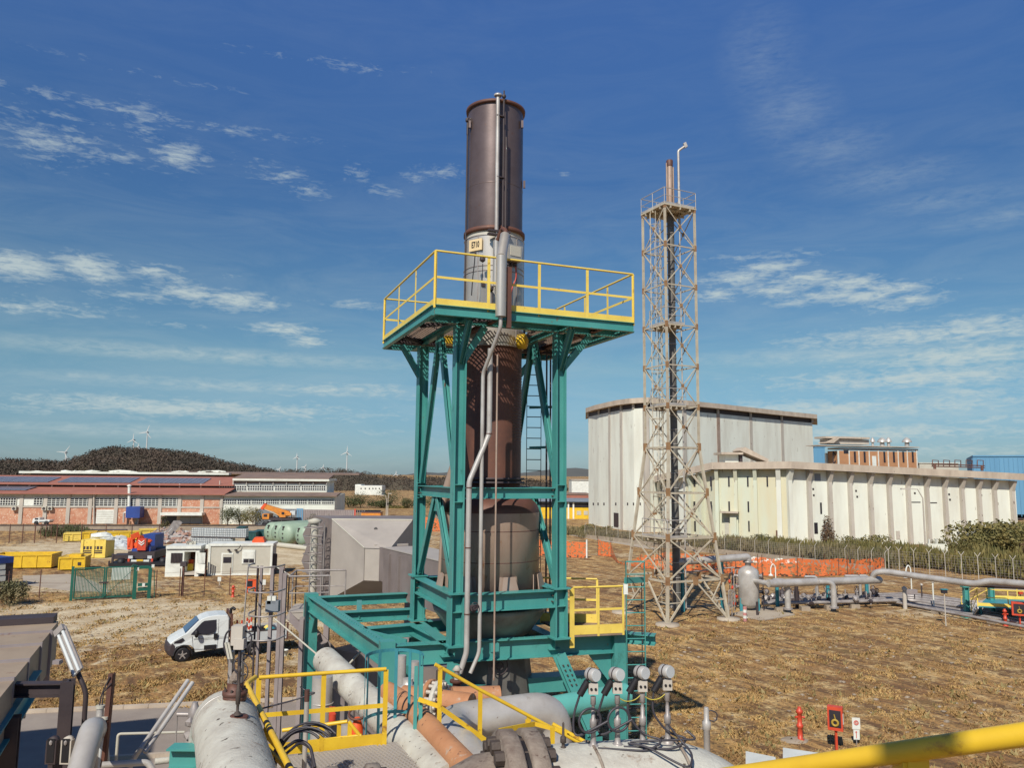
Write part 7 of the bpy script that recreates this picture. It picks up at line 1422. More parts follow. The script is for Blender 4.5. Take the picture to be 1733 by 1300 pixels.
# duct housing behind: pyramid hopper, rectangular duct
dh = thing('duct_housing', 'large grey pyramid-shaped duct housing with ribbed square duct leading to the stack', 'duct housing', aty(600, 1000, 30)); D0, D1 = 31.0, 28.6
o4 = [aty(562, 879, D0), aty(698, 881, D0), None, None]; o4[2] = V((o4[1].x, D0, aty(650, 1016, D0).z)); o4[3] = V((o4[0].x, D0, o4[2].z)); i4 = [aty(617, 928, D1), aty(660, 928, D1-.2), None, None]; zi = aty(617, 983, D1).z; i4[1].z = i4[0].z; i4[2] = V((i4[1].x, i4[1].y, zi)); i4[3] = V((i4[0].x, i4[0].y, zi))
mb = MB(); 
for i in (0, 3): mb.quad(o4[i], i4[i], i4[(i+1) % 4], o4[(i+1) % 4])
mb.build('hopper_sunny_faces', ductl, dh)
mb = MB()
for i in (1, 2): mb.quad(o4[i], i4[i], i4[(i+1) % 4], o4[(i+1) % 4])
mb.quad(*[v+V((0, .03, 0)) for v in i4]); mb.build('hopper_faces', ductl, dh)
lf0 = V((aty(522, 873, 32.8).x, 32.8, 0)); zt3, zb3 = o4[0].z, o4[2].z
ddk = mat('dark_grey_duct_sheet', (.215, .18, .17), (.155, .128, .12), rough=.6, scale=1, bump=.12)
mb = MB(); bk = V((0, 3.2, 0)); mb.hexa([V((o4[0].x, D0, zb3)), V((o4[1].x, D0, zb3)), V((o4[1].x, D0+3.2, zb3)), V((lf0.x, 33.5, zb3)), V((o4[0].x, D0, zt3)), V((o4[1].x, D0, zt3)), V((o4[1].x, D0+3.2, zt3)), V((lf0.x, 33.5, zt3))]); mb.build('casing', ddk, dh)
mb = MB(); mb.path([V((o4[0].x, D0-.02, zt3)), V((o4[1].x, D0-.02, zt3))], .03, 6); mb.path([o4[0], i4[0]], .025, 6); mb.build('edge_seam', cream, dh)
mb = MB(); 
for x, y in ((636, 896), (639, 906)): c = aty(x, y, 30.1); mb.lathe(c, [(.07, -.05), (.07, .03)], 12, ax=V((0, -1, .6)).normalized())
mb.build('port', blk, dh)
DPl = Plane(V((aty(649, 928, 28).x, 28, 0)), V((aty(700, 940, 25.6).x, 25.6, 0))); s1, zt4 = DPl.sz(649, 928); _, zb4 = DPl.sz(649, 1004); mb = MB(); DPl.box(mb, s1, s1+7.0, zb4, zt4, -1.45, 0); dct = mb.build('square_duct', ddk, dh)
s0_ = DPl.sz(617, 928)[0]; mb = MB(); DPl.box(mb, s0_-.2, s1, zb4+.35, zt4-.02, -1.2, -.06); mb.build('duct_neck', ddk, dh)
mb = MB()
for x, w_ in ((618, .05), (635, .05)): s = DPl.sz(x, 928)[0]; DPl.box(mb, s-w_, s+w_, zb4+.3, zt4+.05, -1.28, .03)
mb.build('bolted_flange', ductl, dh); mb = MB()
for x in (661, 677): s = DPl.sz(x, 940)[0]; DPl.box(mb, s-.04, s+.04, zb4+.05, zt4-.15, .001, .07)
mb.build('rib', ddk, dct)
mb = MB(); DPl.box(mb, s1-.0, s1+7.0, zt4+.002, zt4+.03, -1.45, .02); mb.build('duct_top', ductl, dct)
# ladder and vent pipe on the left flank of the housing
Pq_ = Plane(V((lf0.x-.15, 32.6, 0)), V((o4[0].x-.15, D0-.2, 0))); mb = MB(); a_, b_ = Pq_.px(533, 886, .2), Pq_.px(529, 1000, .2); mb.path([V((a_.x, a_.y, b_.z-.6)), a_], .15, 12); mb.lathe(a_, [(.22, 0), (.3, .12), (.05, .2)], 12); mb.build('vent_pipe', cream, dh)
lb2 = Pq_.px(545, 1000, .15); lt2 = Pq_.px(545, 885, .15); ladder(dh, V((lt2.x, lt2.y, lb2.z)), lt2, .5, Pq_.t, galv, .015, .3); mb = MB()
for i in range(7): c = V((lt2.x, lt2.y, lb2.z+.4+i*(lt2.z-lb2.z-.4)/6.5))+Pq_.n*.35; mb.ring(c, .36, .02, Z, 16, 4)
mb.build('safety_hoops', galv, dh)
mb = MB(); c = aty(517, 905, 33.5); mb.prism([aty(525, 880, 33.4), aty(512, 905, 33.4), aty(519, 925, 33.4), aty(510, 950, 33.4), aty(519, 972, 33.4), aty(526, 975, 33.4)], V((0, .1, 0))); mb.build('side_fin', ddk, dh)
# dark casing under the duct, down to the ground
cas = thing('lower_casing', 'dark grey equipment casing standing on the ground beneath the duct', 'casing', G(600, 1180)); P6 = Plane(V((aty(560, 1100, 27).x, 27, 0)), V((aty(700, 1100, 24.8).x, 24.8, 0))); s0a, z1a = P6.sz(562, 1098); s1a, _ = P6.sz(740, 1098); mb = MB(); P6.box(mb, s0a, s1a, .1, z1a, -2.2, 0); mb.build('casing', ddk, cas); mb = MB()
for i in range(5): s = s0a+(s1a-s0a)*i/4; P6.box(mb, s-.04, s+.04, .1, z1a, .001, .08)
mb.build('rib', ddk, cas)
for x in (555, 690): p = aty(x, 1000, 30.5); mb = MB(); mb.ib(V((p.x, p.y, 0)), V((p.x, p.y, zb3)), .2, .2); mb.build('leg', duct, dh)
# landing to the right with its yellow railings, and the teal ladder beyond
ldg = thing('side_landing', 'yellow railed landing between the right column and the teal ladder', 'landing', onz(1000, 1080, zfr)); q0, q1 = onz(970, 1079, zfr+.02), onz(1055, 1075, zfr+.02); q2 = q1+(onz(1032, 1060, zfr)-q1); q2, q3 = q1+uh*1.35, q0+uh*1.9
mb = MB(); mb.prism([q0, q1, q2, q3], V((0, 0, .05))); mb.build('deck', gm, ldg); railing(ldg, [q0+Z*.05, q1+Z*.05], 1.12, yel, .024, toe=.22, sp=.85, pw=.055); railing(ldg, [q3+Z*.05, q2+Z*.05], 1.12, yel, .024, toe=.22, sp=1.0, pw=.055)
mb = MB(); mb.bar(q0+vh*-.03-Z*.25, q0+vh*-.03+Z*1.15, .02, .12, u=vh); mb.build('wide_post', yel, ldg)
ld2 = thing('tall_ladder', 'teal ladder right of the yellow landing rising above the rails', 'ladder', onz(1078, 1082, zfr)-Z*zfr); p = onz(1076, 1083, zfr); zt5 = zat(951, p.x, p.y); ladder(ld2, V((p.x, p.y, .3)), V((p.x, p.y, zt5)), .46, V((1, .12, 0)), teal, .014, .3, .07); p2 = p+V((.05, .55, 0)); ladder(ld2, V((p2.x, p2.y, .3)), V((p2.x, p2.y, zt5-.5)), .4, V((1, .12, 0)), darkm, .012, .6, .05, 'inner_ladder')
mb = MB(); mb.bar(p+V((-.25, 0, zt5-p.z-.45)), p2+V((.25, 0, zt5-p.z-.5)), .04, .14); mb.bar(p+V((-.23, 0, zt5-p.z)), p+V((.23, 0, zt5-p.z)), .05, .03); mb.build('cross_bar', teal, ld2)
mb = MB(); c = p+V((-.24, -.02, zt5-p.z-.65)); mb.ob(c, V((.05, 0, 0)), V((0, .05, 0)), Z*.12); mb.build('white_tag', whitep, ld2)
# galvanised stair and caged ladder left of the frame
sr = thing('stair_landing', 'grey galvanised landing with tube railings and stair at the left of the base frame', 'stair', aty(500, 1100, 26.3)); zl_ = aty(500, 1038, 26.3).z; l0, l1 = onz(487, 1038, zl_), onz(556, 1036, zl_); l2, l3 = l1+V((.2, 1.6, 0)), l0+V((-.2, 1.6, 0)); mb = MB(); mb.prism([l0, l1, l2, l3], V((0, 0, .04))); mb.bar(l0-Z*.12, l1-Z*.12, .1, .2); mb.build('deck', ductl, sr)
railing(sr, [l0+Z*.04, l1+Z*.04], 1.15, galv, .030, toe=0, sp=.6, flat=False); railing(sr, [l3+Z*.04, l0+Z*.04], 1.15, galv, .030, toe=0, sp=.7, flat=False); railing(sr, [l3+Z*.04, l2+Z*.04], 1.15, galv, .030, toe=0, sp=.7, flat=False); e0 = onz(466, 1020, zl_); g0 = V((l1.x+1.6, l1.y-1.3, zl_-2.4))
for dy in (0, .8): mb = MB(); mb.bar(l0+V((.0, dy, -.05)), l0+V((3.0, dy-.2, -2.9)), .06, .24); mb.build('stringer', duct, sr)
mb = MB()
for i in range(1, 11): t = i/11; q = l0.lerp(l0+V((3.0, -.2, -2.9)), t); mb.bar(q+V((0, 0, 0)), q+V((0, .8, 0)), .25, .03)
mb.build('treads', duct, sr); mb = MB(); s0h = l0+V((-.6, -.1, -.9)); mb.tube(aty(465, 1048, 23.5), aty(548, 1118, 21.5), .025, 8); mb.tube(aty(468, 960, 27), aty(492, 975, 26.5), .022, 6); mb.tube(aty(540, 1180, 22), aty(650, 1060, 24), .03, 6); mb.build('handrail', cream, sr)
for x, yt in ((474, 960), (480, 970), (512, 1045)): p = aty(x, 1030, 24); z = zat(yt, p.x, p.y); mb = MB(); mb.ib(V((p.x, p.y, 0)), V((p.x, p.y, z)), .12, .12); mb.build('post', duct, sr)
cl_ = thing('caged_ladder', 'tall grey caged ladder standing between the pickup truck and the camera', 'ladder', aty(445, 1110, 18.5)); c = aty(446, 960, 18.5); zt6 = c.z; 
zl0 = aty(446, 1200, 18.5).z
for x, w_, m in ((434.5, .035, darkm), (441, .055, duct), (460, .075, duct)): p = aty(x, 1000, 18.7); mb = MB(); mb.ib(V((p.x, p.y, 0)), V((p.x, p.y, zt6)), w_, w_*1.2, t=.008); mb.build('upright', m, cl_)
for py in (958, 1000, 1040, 1080): q = aty(445, py, 18.5); mb = MB(); a0_ = aty(419, py, 18.3); mb.path([a0_+V((.0, .5, .0)), a0_+V((-.02, .1, 0)), a0_+V((.12, -.25, 0)), a0_+V((.45, -.35, 0)), a0_+V((.72, -.2, 0)), a0_+V((.78, .3, 0))], .019, 6, bend=.15); mb.build('hoop', galv, cl_)
mb = MB(); p = aty(420, 960, 18.3); mb.bar(p, V((p.x-.05, p.y, aty(415, 1075, 18.3).z)), .02, .04); mb.build('strap', galv, cl_)
mb = MB(); c = aty(462, 1026, 18.6); mb.ob(c, V((.15, 0, 0)), V((0, .09, 0)), Z*.13); mb.build('junction_box', bluesteel, cl_)
for x, y in ((456, 1016), (464, 1016)): mb = MB(); c = aty(x, y, 18.55); mb.ob(c, V((.045, 0, 0)), V((0, .04, 0)), Z*.09); mb.build('white_fitting', whitep, cl_)
# ------------------------------------------------------------------ foreground: pipes, walkway, gauges
def spipe(name, lab, pts, r, m, bend=.3, n=16, cat='pipe', seg=8): t = thing(name, lab, cat, pts[0]); mb = MB(); mb.path(pts, r, n, bend=bend, seg=seg); mb.build('pipe', m, t); return t
def flange(par, c, ax, Rr, th, nb=12, m=None, br_=None, bm=None):
    m = m or dirtyp; ax = V(ax).normalized(); mb = MB(); mb.lathe(c-ax*th/2, [(Rr*.6, 0), (Rr*.97, 0), (Rr, th*.12), (Rr, th*.88), (Rr*.97, th), (Rr*.6, th)], 32, ax=ax); f = mb.build('flange', m, par)
    u = V((1, 0, 0)) if abs(ax.x) < .9 else V((0, 1, 0)); a = ax.cross(u).normalized(); b = ax.cross(a).normalized(); mb = MB(); rb = br_ or Rr*.07
    for i in range(nb): t = 2*math.pi*i/nb; p = c+a*math.cos(t)*Rr*.84+b*math.sin(t)*Rr*.84; mb.lathe(p-ax*(th*.5+rb*1.4), [(rb, 0), (rb*1.05, rb*1.4)], 6, ax=ax, sm=False); mb.lathe(p+ax*th*.5, [(rb*1.05, 0), (rb, rb*1.4)], 6, ax=ax, sm=False)
    mb.build('bolts', bm or bolt, f); return f
# the big flanged pipe at the bottom
zx = 6.56; q0, q1, q2 = V((-1.6, 5.35, zx)), V((.02, 5.8, zx)), V((1.72, 6.15, zx)); dx = (q2-q1).normalized()
bp_ = thing('flanged_pipe', 'big flaking grey pipe with bolted flanges across the bottom, curving down at its right end', 'pipe', q1)
mb = MB(); mb.path([q1+dx*.12, q2+dx*-.0, q2+V((.05, 0, -2.5))], .475, 36, bend=.85, seg=14); mb.build('pipe', oldp, bp_)
mb = MB(); mb.path([q0, q1-dx*.45], .34, 30); mb.lathe(q1-dx*.47, [(.34, -.02), (.345, 0), (.44, .22), (.46, .42)], 32, ax=dx, cap=False); mb.build('reducer_pipe', dirtyp, bp_)
flange(bp_, q1-dx*.02, dx, .60, .13, 20, br_=.048); flange(bp_, q1+dx*.15, dx, .60, .13, 20, br_=.048); mb = MB(); mb.lathe(q1+dx*.03, [(.55, 0), (.55, .06)], 30, ax=dx); mb.build('gasket', blk, bp_)
d0 = (q1-q0).normalized(); c = q0.lerp(q1, .42); flange(bp_, c, d0, .45, .10, 14, br_=.04); flange(bp_, c+d0*-.28, d0, .45, .10, 14, br_=.04); mb = MB(); mb.lathe(c-d0*.2, [(.42, 0), (.42, .14)], 28, ax=d0); mb.build('spacer', oldp, bp_)
for x_ in (.35, .72): mb = MB(); c = q1.lerp(q2, x_); mb.ring(c, .478, .012, dx, 40, 6); mb.build('weld_seam', dirtyp if x_ < 1 else oldp, bp_)
# four pressure transmitters on the pipe, a thermowell
def pipetop(px):
    for k in range(200):
        t = k/200; c = q1.lerp(q2, t*1.2)
        d = c-CAM; x = 866.5+F*d.dot(rt)/d.dot(fw)
        if x >= px: return c+Z*.46
    return q2+Z*.46
def proj(p): d = V(p)-CAM; return 866.5+F*d.dot(rt)/d.dot(fw), 650-F*d.dot(up)/d.dot(fw)
cablem = mat('dark_cable', (.05, .045, .055), rough=.5, scale=4, bump=0); mustard = mat('yellow_green_wire', (.55, .45, .06), rough=.5, scale=4, bump=0)
heads = []
for i, (x, yh, lab) in enumerate(((1003, 1143, 'pressure transmitter with round grey head, leftmost of the four on the big pipe'), (1044, 1142, 'second pressure transmitter from the left, with a round cable loop'), (1087, 1139, 'third pressure transmitter from the left, in front of the teal ladder'), (1131, 1137, 'rightmost of the four pressure transmitters, standing against the dry grass'))):
    b = pipetop(x); t = thing('pressure_transmitter', lab, 'gauge', b, 'transmitters on the big pipe'); zh = zat(yh, b.x, b.y); h = zh-b.z
    mb = MB(); mb.lathe(b-Z*.02, [(.045, 0), (.045, .03), (.03, .04), (.022, .05), (.016, h*.3), (.026, h*.31), (.026, h*.42), (.015, h*.44), (.015, h*.55), (.012, h*.56), (.012, h*.62), (.02, h*.63), (.02, h*.74)], 14); mb.build('stem', galv, t)
    c = b+Z*h; ax_ = V((.55, -.80, .05)).normalized(); mb = MB(); mb.lathe(c-ax_*.055, [(.038, 0), (.048, .012), (.048, .080), (.043, .09)], 24, ax=ax_); mb.build('head', silver, t); mb = MB(); mb.lathe(c+ax_*.052, [(.043, -.018), (.043, -.012)], 24, ax=ax_); mb.build('cover', ibc, t); mb = MB(); mb.lathe(c-ax_*.012, [(.050, 0), (.050, .010)], 24, ax=ax_); mb.build('gap_ring', darkm, t)
    mb = MB(); mb.ob(c-Z*.095, V((.034, 0, 0)), V((0, .028, 0)), Z*.038); mb.build('body', pier, t); mb = MB()
    for s in (-1, 1): mb.lathe(c-Z*.095+V((s*.016, -.029, 0)), [(.01, 0), (.01, .006)], 8, ax=V((0, -1, 0)))
    mb.build('screw', blk, t); g = c+V((-.07, 0, -.075)); mb = MB(); mb.tube(g+V((.03, 0, .03)), g+V((-.03, 0, -.07)), .026, 10); mb.build('cable_gland', blk, t)
    mb = MB(); e = g+V((-.03, 0, -.07)); zb = b.z
    if i < 2: mb.path([e, e+V((-.05, 0, -.15)), e+V((-.045, -.02, -.3)), V((b.x-.02, b.y-.06, zb+.14)), V((b.x+.1, b.y-.05, zb+.2))], .009, 6, bend=.08); mb.ring(b+V((.0 if i else -.03, -.06, h*.40)), .085, .009, V((.3, -1, 0)), 26, 6)
    else: mb.path([e, e+V((-.02, -.01, -.15)), e+V((.1, -.03, -.3)), V((b.x+.15, b.y-.08, zb+.06)), V((b.x+.02, b.y-.15, zb)), V((b.x-.35, b.y-.13, zb+.01))], .009, 6, bend=.09)
    mb.build('cable', cablem, t); heads.append(c)
gw = thing('earth_wire', 'thin yellow earth wires sagging between the transmitter heads', 'wire', heads[1]); mb = MB()
for a, b in zip(heads[1:], heads[2:]): a_, b_ = a-Z*.16, b-Z*.15; mb.path([a_, a_.lerp(b_, .3)-Z*.045, a_.lerp(b_, .7)-Z*.045, b_], .004, 5, bend=.05)
a_ = heads[0]-Z*.15; mb.path([a_, a_-Z*.12+V((-.01, 0, 0))], .004, 5); mb.build('wire', mustard, gw)
cb_ = thing('loose_cable', 'black cable looping loosely over the top of the big grey pipe', 'cable', pipetop(1100)); b = pipetop(1060); mb = MB(); mb.path([b+V((0, -.05, .03)), b+V((.12, -.12, .035)), b+V((.28, -.24, -.02)), b+V((.40, -.30, -.06)), b+V((.45, -.16, .0)), b+V((.40, -.06, .04)), b+V((.30, -.03, .16))], .008, 6, bend=.1); mb.path([b+V((.02, -.02, .03)), b+V((.2, -.05, .05)), b+V((.42, -.05, .06)), b+V((.52, -.02, .05)), b+V((.45, .03, .10))], .008, 6, bend=.06); mb.build('cable', cablem, cb_)
b = pipetop(951); t = thing('thermowell', 'thin dark probe standing on the big pipe left of the transmitters', 'probe', b); zt = zat(1218, b.x, b.y)-b.z; mb = MB(); mb.lathe(b-Z*.02, [(.035, 0), (.03, .03), (.012, .04), (.012, zt*.3), (.022, zt*.32), (.022, zt*.5), (.01, zt*.55), (.008, zt*.95), (.003, zt)], 12); mb.build('probe', bolt, t)
b = aty(1196, 1236, 8.5); t = thing('sensor_post', 'short sensor with a cable loop standing behind the right end of the big pipe', 'sensor', b); zt = zat(1198, b.x, b.y)-b.z; mb = MB(); mb.lathe(b-Z*.5, [(.035, 0), (.035, .5), (.045, .51), (.045, .58), (.028, .6), (.028, .5+zt-.02), (.022, .5+zt)], 14); mb.build('sensor', silver, t); mb = MB(); mb.path([b+V((.02, 0, .1)), b+V((.1, 0, .08)), b+V((.12, 0, .17)), b+V((.05, 0, .2)), b+V((.0, 0, .18))], .007, 6, bend=.05); mb.build('cable', cablem, t)
# teal pipe, silver U, orange pipe, sloping lagged pipe
tpz = aty(950, 1190, 15.2).z; spipe('teal_pipe', 'pale teal pipe running horizontally toward the right column of the base frame', [V((aty(905, 1190, 14.6).x, 14.6, tpz)), V((aty(1058, 1190, 15.8).x, 15.8, tpz))], .215, tealp, 0, 26)
up_ = [aty(945, 1300, 12.6), aty(945, 1215, 12.7), aty(925, 1200, 12.7), aty(780, 1210, 12.2), aty(740, 1213, 11.4), aty(870, 1320, 9.6)]
zz = aty(900, 1205, 12.6).z; u0p, u1p, u2p, u3p = V((aty(940, 1205, 12.8).x, 12.8, zz-2)), V((aty(940, 1205, 12.8).x, 12.8, zz)), V((aty(762, 1213, 12.0).x, 12.1, zz-.02)), V((aty(860, 1300, 9.3).x, 9.3, zz-.0))
spipe('silver_pipe', 'thick light grey pipe folded back in a U behind the yellow stair rail', [u0p, u1p, u2p, u2p+V((.05, -.75, 0)), V((.55, 8.0, zz-.05))], .27, silver, .42, 26)
op_ = thing('orange_pipe', 'orange primed pipe running diagonally with a bolted flanged joint at its upper end', 'pipe', aty(690, 1200, 11.5)); oz = aty(690, 1205, 11.6).z; o0, o1, o2 = aty(850, 1182, 13.6), aty(690, 1205, 11.9), aty(860, 1320, 8.3); mb = MB(); o0.z = oz; o2.z = oz; mb.path([V((aty(655, 1195, 12.6).x, 12.6, oz)), V((o1.x, o1.y, oz)), o2], .155, 20, bend=.4); mb.build('pipe', orp, op_)
mb = MB()
for t in (.25, .8): mb.ring(V((o1.x, o1.y, oz)).lerp(o2, t), .156, .008, (o2-o1), 26, 5)
mb.build('weld_seam', orp, op_); fz = thing('flange_joint', 'pair of corroded bolted flanges beside the orange pipe', 'flange', aty(725, 1185, 12.8)); f0 = aty(728, 1188, 12.8); fx = V((.9, -.35, 0)); flange(fz, f0, fx, .34, .07, 16, orp, .03, pier); flange(fz, f0+fx*.16, fx, .34, .07, 16, oldp, .03, pier); mb = MB(); mb.tube(f0+fx*.2, f0+fx*.75, .2, 20); mb.tube(f0-fx*.5, f0, .2, 20); mb.build('pipe', orp, fz)
spipe('orange_header', 'orange primed pipe piece behind the folded silver pipe', [aty(765, 1180, 14.3), aty(845, 1178, 14.5)], .17, orp, 0, 20)
spipe('teal_pipe_stub', 'short teal pipe end entering the orange elbow', [aty(640, 1180, 13.4), aty(672, 1198, 12.5)], .16, tealp, 0, 20)
s0p, s1p, s2p = aty(551, 1118, 15.0), aty(640, 1205, 12.5), aty(760, 1330, 9.6); spipe('lagged_pipe', 'long flaking lagged pipe sloping from the left column down behind the yellow railing', [s0p, s1p, s2p], .24, oldp, .2, 22)
vp = thing('vertical_pipe', 'two thick upright grey pipes behind the yellow railing', 'pipe', aty(545, 1280, 13)); mb = MB(); b = aty(546, 1150, 13.4); mb.tube(V((b.x, b.y, 0)), V((b.x, b.y, aty(546, 1145, 13.4).z)), .17, 18); mb.ring(aty(546, 1190, 13.4), .172, .012, Z, 26, 5); mb.build('pipe', silver, vp); mb = MB(); b = aty(590, 1200, 13.0); mb.tube(V((b.x, b.y, 0)), V((b.x, b.y, aty(590, 1225, 13).z)), .13, 18); mb.build('pipe', silver, vp); mb = MB(); mb.lathe(V((aty(563, 1200, 13).x, 13, aty(563, 1220, 13).z)), [(.06, 0), (.06, .1)], 10); mb.ob(aty(562, 1210, 13.1), V((.05, 0, 0)), V((0, .01, 0)), Z*.12); mb.build('red_label', redp, vp)
ow_ = thing('orange_valve_body', 'orange painted valve behind the lower yellow rails', 'valve', aty(604, 1240, 12.4)); mb = MB(); c = aty(604, 1238, 12.4); mb.lathe(c-Z*.3, [(.05, 0), (.1, .05), (.11, .3), (.07, .42), (.04, .5)], 16); mb.build('body', orange, ow_); mb = MB(); mb.ring(c+Z*.26, .13, .018, V((0, -.5, 1)), 20, 6); mb.build('handwheel', rusty, ow_)
ca = thing('valve_group', 'cluster of small grey pipes and valves below the stack frame, left of the front column', 'valve', aty(690, 1150, 15)); mb = MB()
for x, y0, y1 in ((680, 1110, 1165), (702, 1120, 1165)): a, b = aty(x, y0, 15.5), aty(x, y1, 15.5); mb.tube(V((a.x, a.y, a.z)), V((a.x, a.y, b.z)), .09 if x == 680 else .11, 14)
c = aty(690, 1163, 15.2); mb.lathe(c-Z*.1, [(.2, 0), (.22, .05), (.2, .1), (.1, .14), (.1, .25)], 18); mb.tube(c-V((.5, 0, .05)), c+V((.5, 0, -.05)), .07, 10); mb.build('pipes', silver, ca)
rvv = thing('red_valve', 'rusty red valve with white bonnet on the orange pipe under the stack', 'valve', aty(773, 1160, 14.6)); c = aty(773, 1160, 14.6); mb = MB(); mb.lathe(c-Z*.12, [(.1, 0), (.14, .03), (.14, .07), (.08, .09), (.08, .16), (.13, .17), (.13, .21)], 16); mb.build('body', rusty, rvv); mb = MB(); mb.lathe(c+Z*.1, [(.05, 0), (.05, .15), (.09, .17), (.03, .24)], 12); mb.build('bonnet', pier, rvv)
# walkway
zf_ = 5.42; wk = thing('grating_walkway', 'steel grating walkway with yellow railing and toe boards at the bottom centre', 'walkway', onz(600, 1290, zf_)); w0, w1, w2, w3 = onz(470, 1290, zf_), onz(712, 1256, zf_), onz(790, 1296, zf_), onz(700, 1420, zf_)
r0_, r1_ = onz(432, 1283, zf_), onz(650, 1262, zf_)
def clipgrid():
    A, B, C_, D_ = onz(440, 1290, zf_), onz(705, 1254, zf_), onz(800, 1305, zf_), onz(560, 1440, zf_); mb = MB(); n = 40
    for i in range(n): t = i/(n-1); mb.bar(A.lerp(B, t), D_.lerp(C_, t), .022, .03)
    n = 26
    for i in range(n): t = i/(n-1); mb.bar(A.lerp(D_, t)+Z*.004, B.lerp(C_, t)+Z*.004, .008, .028)
    for p, q in ((A, B), (B, C_), (C_, D_), (D_, A)): mb.bar(p-Z*.03, q-Z*.03, .012, .09)
    mb.build('grating', ductl, wk)
clipgrid()
h_ = zat(1133, r1_.x, r1_.y)-zf_
railing(wk, [r0_, r1_], h_, yel2, .026, toe=.15, sp=1.0, pw=.062)
# stair rail to the right
n0 = onz(708, 1254, zf_); n1 = onz(742, 1258, zf_); n2 = aty(812, 1287, 9.9); n3 = aty(985, 1385, 10.3)
sr2 = thing('stair_railing', 'yellow stair railing descending to the right over the silver pipes', 'railing', n1); tA, tB, tC = aty(738, 1126, n1.y), aty(812, 1168, n1.y+.25), aty(1000, 1268, n1.y+.7)
mb = MB(); mb.path([tA-(tB-tA)*.02, tB, tC, tC+(tC-tB)*.35], .026, 10); mb.build('handrail', yel2, sr2); m0, m1, m2 = aty(708, 1184, n1.y), aty(742, 1196, n1.y), aty(842, 1268, n1.y+.35); mb = MB(); mb.bar(m0, m1, .012, .06); mb.bar(m1, m2, .012, .06); mb.build('mid_rail', yel2, sr2)
for a, yb in ((aty(745, 1130, n1.y), 1252), (aty(813, 1170, n1.y+.25), 1290), (aty(895, 1214, n1.y+.45), 1300)): b = V((a.x, a.y, zat(yb, a.x, a.y))); mb = MB(); mb.bar(b, a, .014, .06, u=vh); mb.build('post', yel2, sr2)
mb = MB(); p0_, p1_, p2_ = aty(702, 1238, n1.y), aty(733, 1246, n1.y+.02), aty(795, 1292, n1.y-.25)
for p, q in ((p0_, p1_), (p1_, p2_)): mb.prism([p, q, q-Z*.20, p-Z*.20], V((.004, .012, 0)))
mb.build('toe_board', yel2, sr2)
lr2 = thing('lower_railing', 'lower yellow railings of a landing under the walkway', 'railing', aty(560, 1270, 12)); zlo = aty(600, 1285, 11.8).z
for pts in ([(478, 1237), (588, 1222)], [(478, 1262), (612, 1246)], [(590, 1222), (612, 1250)]): mb = MB(); mb.path([aty(*p, 11.8) for p in pts], .028, 8); mb.build('rail', yel2, lr2)
for x, y in ((574, 1224), (592, 1224), (605, 1245)): a = aty(x, y, 11.8); mb = MB(); mb.bar(V((a.x, a.y, zlo-.2)), a, .014, .06, u=vh); mb.build('post', yel2, lr2)
lr3 = thing('lower_railing', 'small yellow rail corner below the folded silver pipe', 'railing', aty(880, 1240, 9.6))
mb = MB(); mb.bar(aty(845, 1238, 9.6), aty(905, 1226, 10.2), .02, .06); mb.bar(aty(845, 1238, 9.6), aty(870, 1250, 9.0), .02, .06); mb.bar(aty(905, 1226, 10.2), aty(960, 1240, 10.2), .02, .05); mb.tube(aty(935, 1226, 10.3), aty(1010, 1268, 10.3), .026, 8); mb.build('rail', yel2, lr3)
for x, y in ((893, 1218), (935, 1232), (858, 1240)): a = aty(x, y, 10.1); mb = MB(); mb.bar(a-Z*.6, a, .014, .06, u=vh); mb.build('post', yel2, lr3)
# hooped ladder
hl = thing('hooped_ladder', 'blue-green safety hoops of a ladder beside the walkway opening', 'ladder', aty(665, 1260, 11)); HY = 11.0
hc = aty(668, 1112, HY); rr = .40
def hoop(zc, c, w_=.4): 
    mb = MB(); 
    for k in range(20):
        a0_, a1_ = R(-10+k*10.0), R(-10+(k+1)*10.0); p = V((c.x+math.cos(a0_)*w_, c.y+math.sin(a0_)*.42, zc)); q = V((c.x+math.cos(a1_)*w_, c.y+math.sin(a1_)*.42, zc)); mb.bar(p, q, .006, .045, u=Z)
    return mb.build('hoop', tealb, hl)
for z in (hc.z, hc.z-.85, hc.z-1.3): hoop(z, hc)
for a in (-5, 35, 65, 95, 130, 165, 187):
    p = V((hc.x+math.cos(R(a))*.395, hc.y+math.sin(R(a))*.415, 0)); mb = MB(); mb.bar(V((p.x, p.y, hc.z-2.2)), V((p.x, p.y, hc.z+.02)), .045, .006, u=V((-math.sin(R(a)), math.cos(R(a)), 0)).cross(Z)); mb.build('strap', tealb, hl)
for x in (703, 712): p = aty(x, 1200, HY-.1); mb = MB(); mb.bar(V((p.x, p.y, hc.z-2.2)), V((p.x, p.y, hc.z-.1)), .05, .02); mb.build('stile', teal, hl)
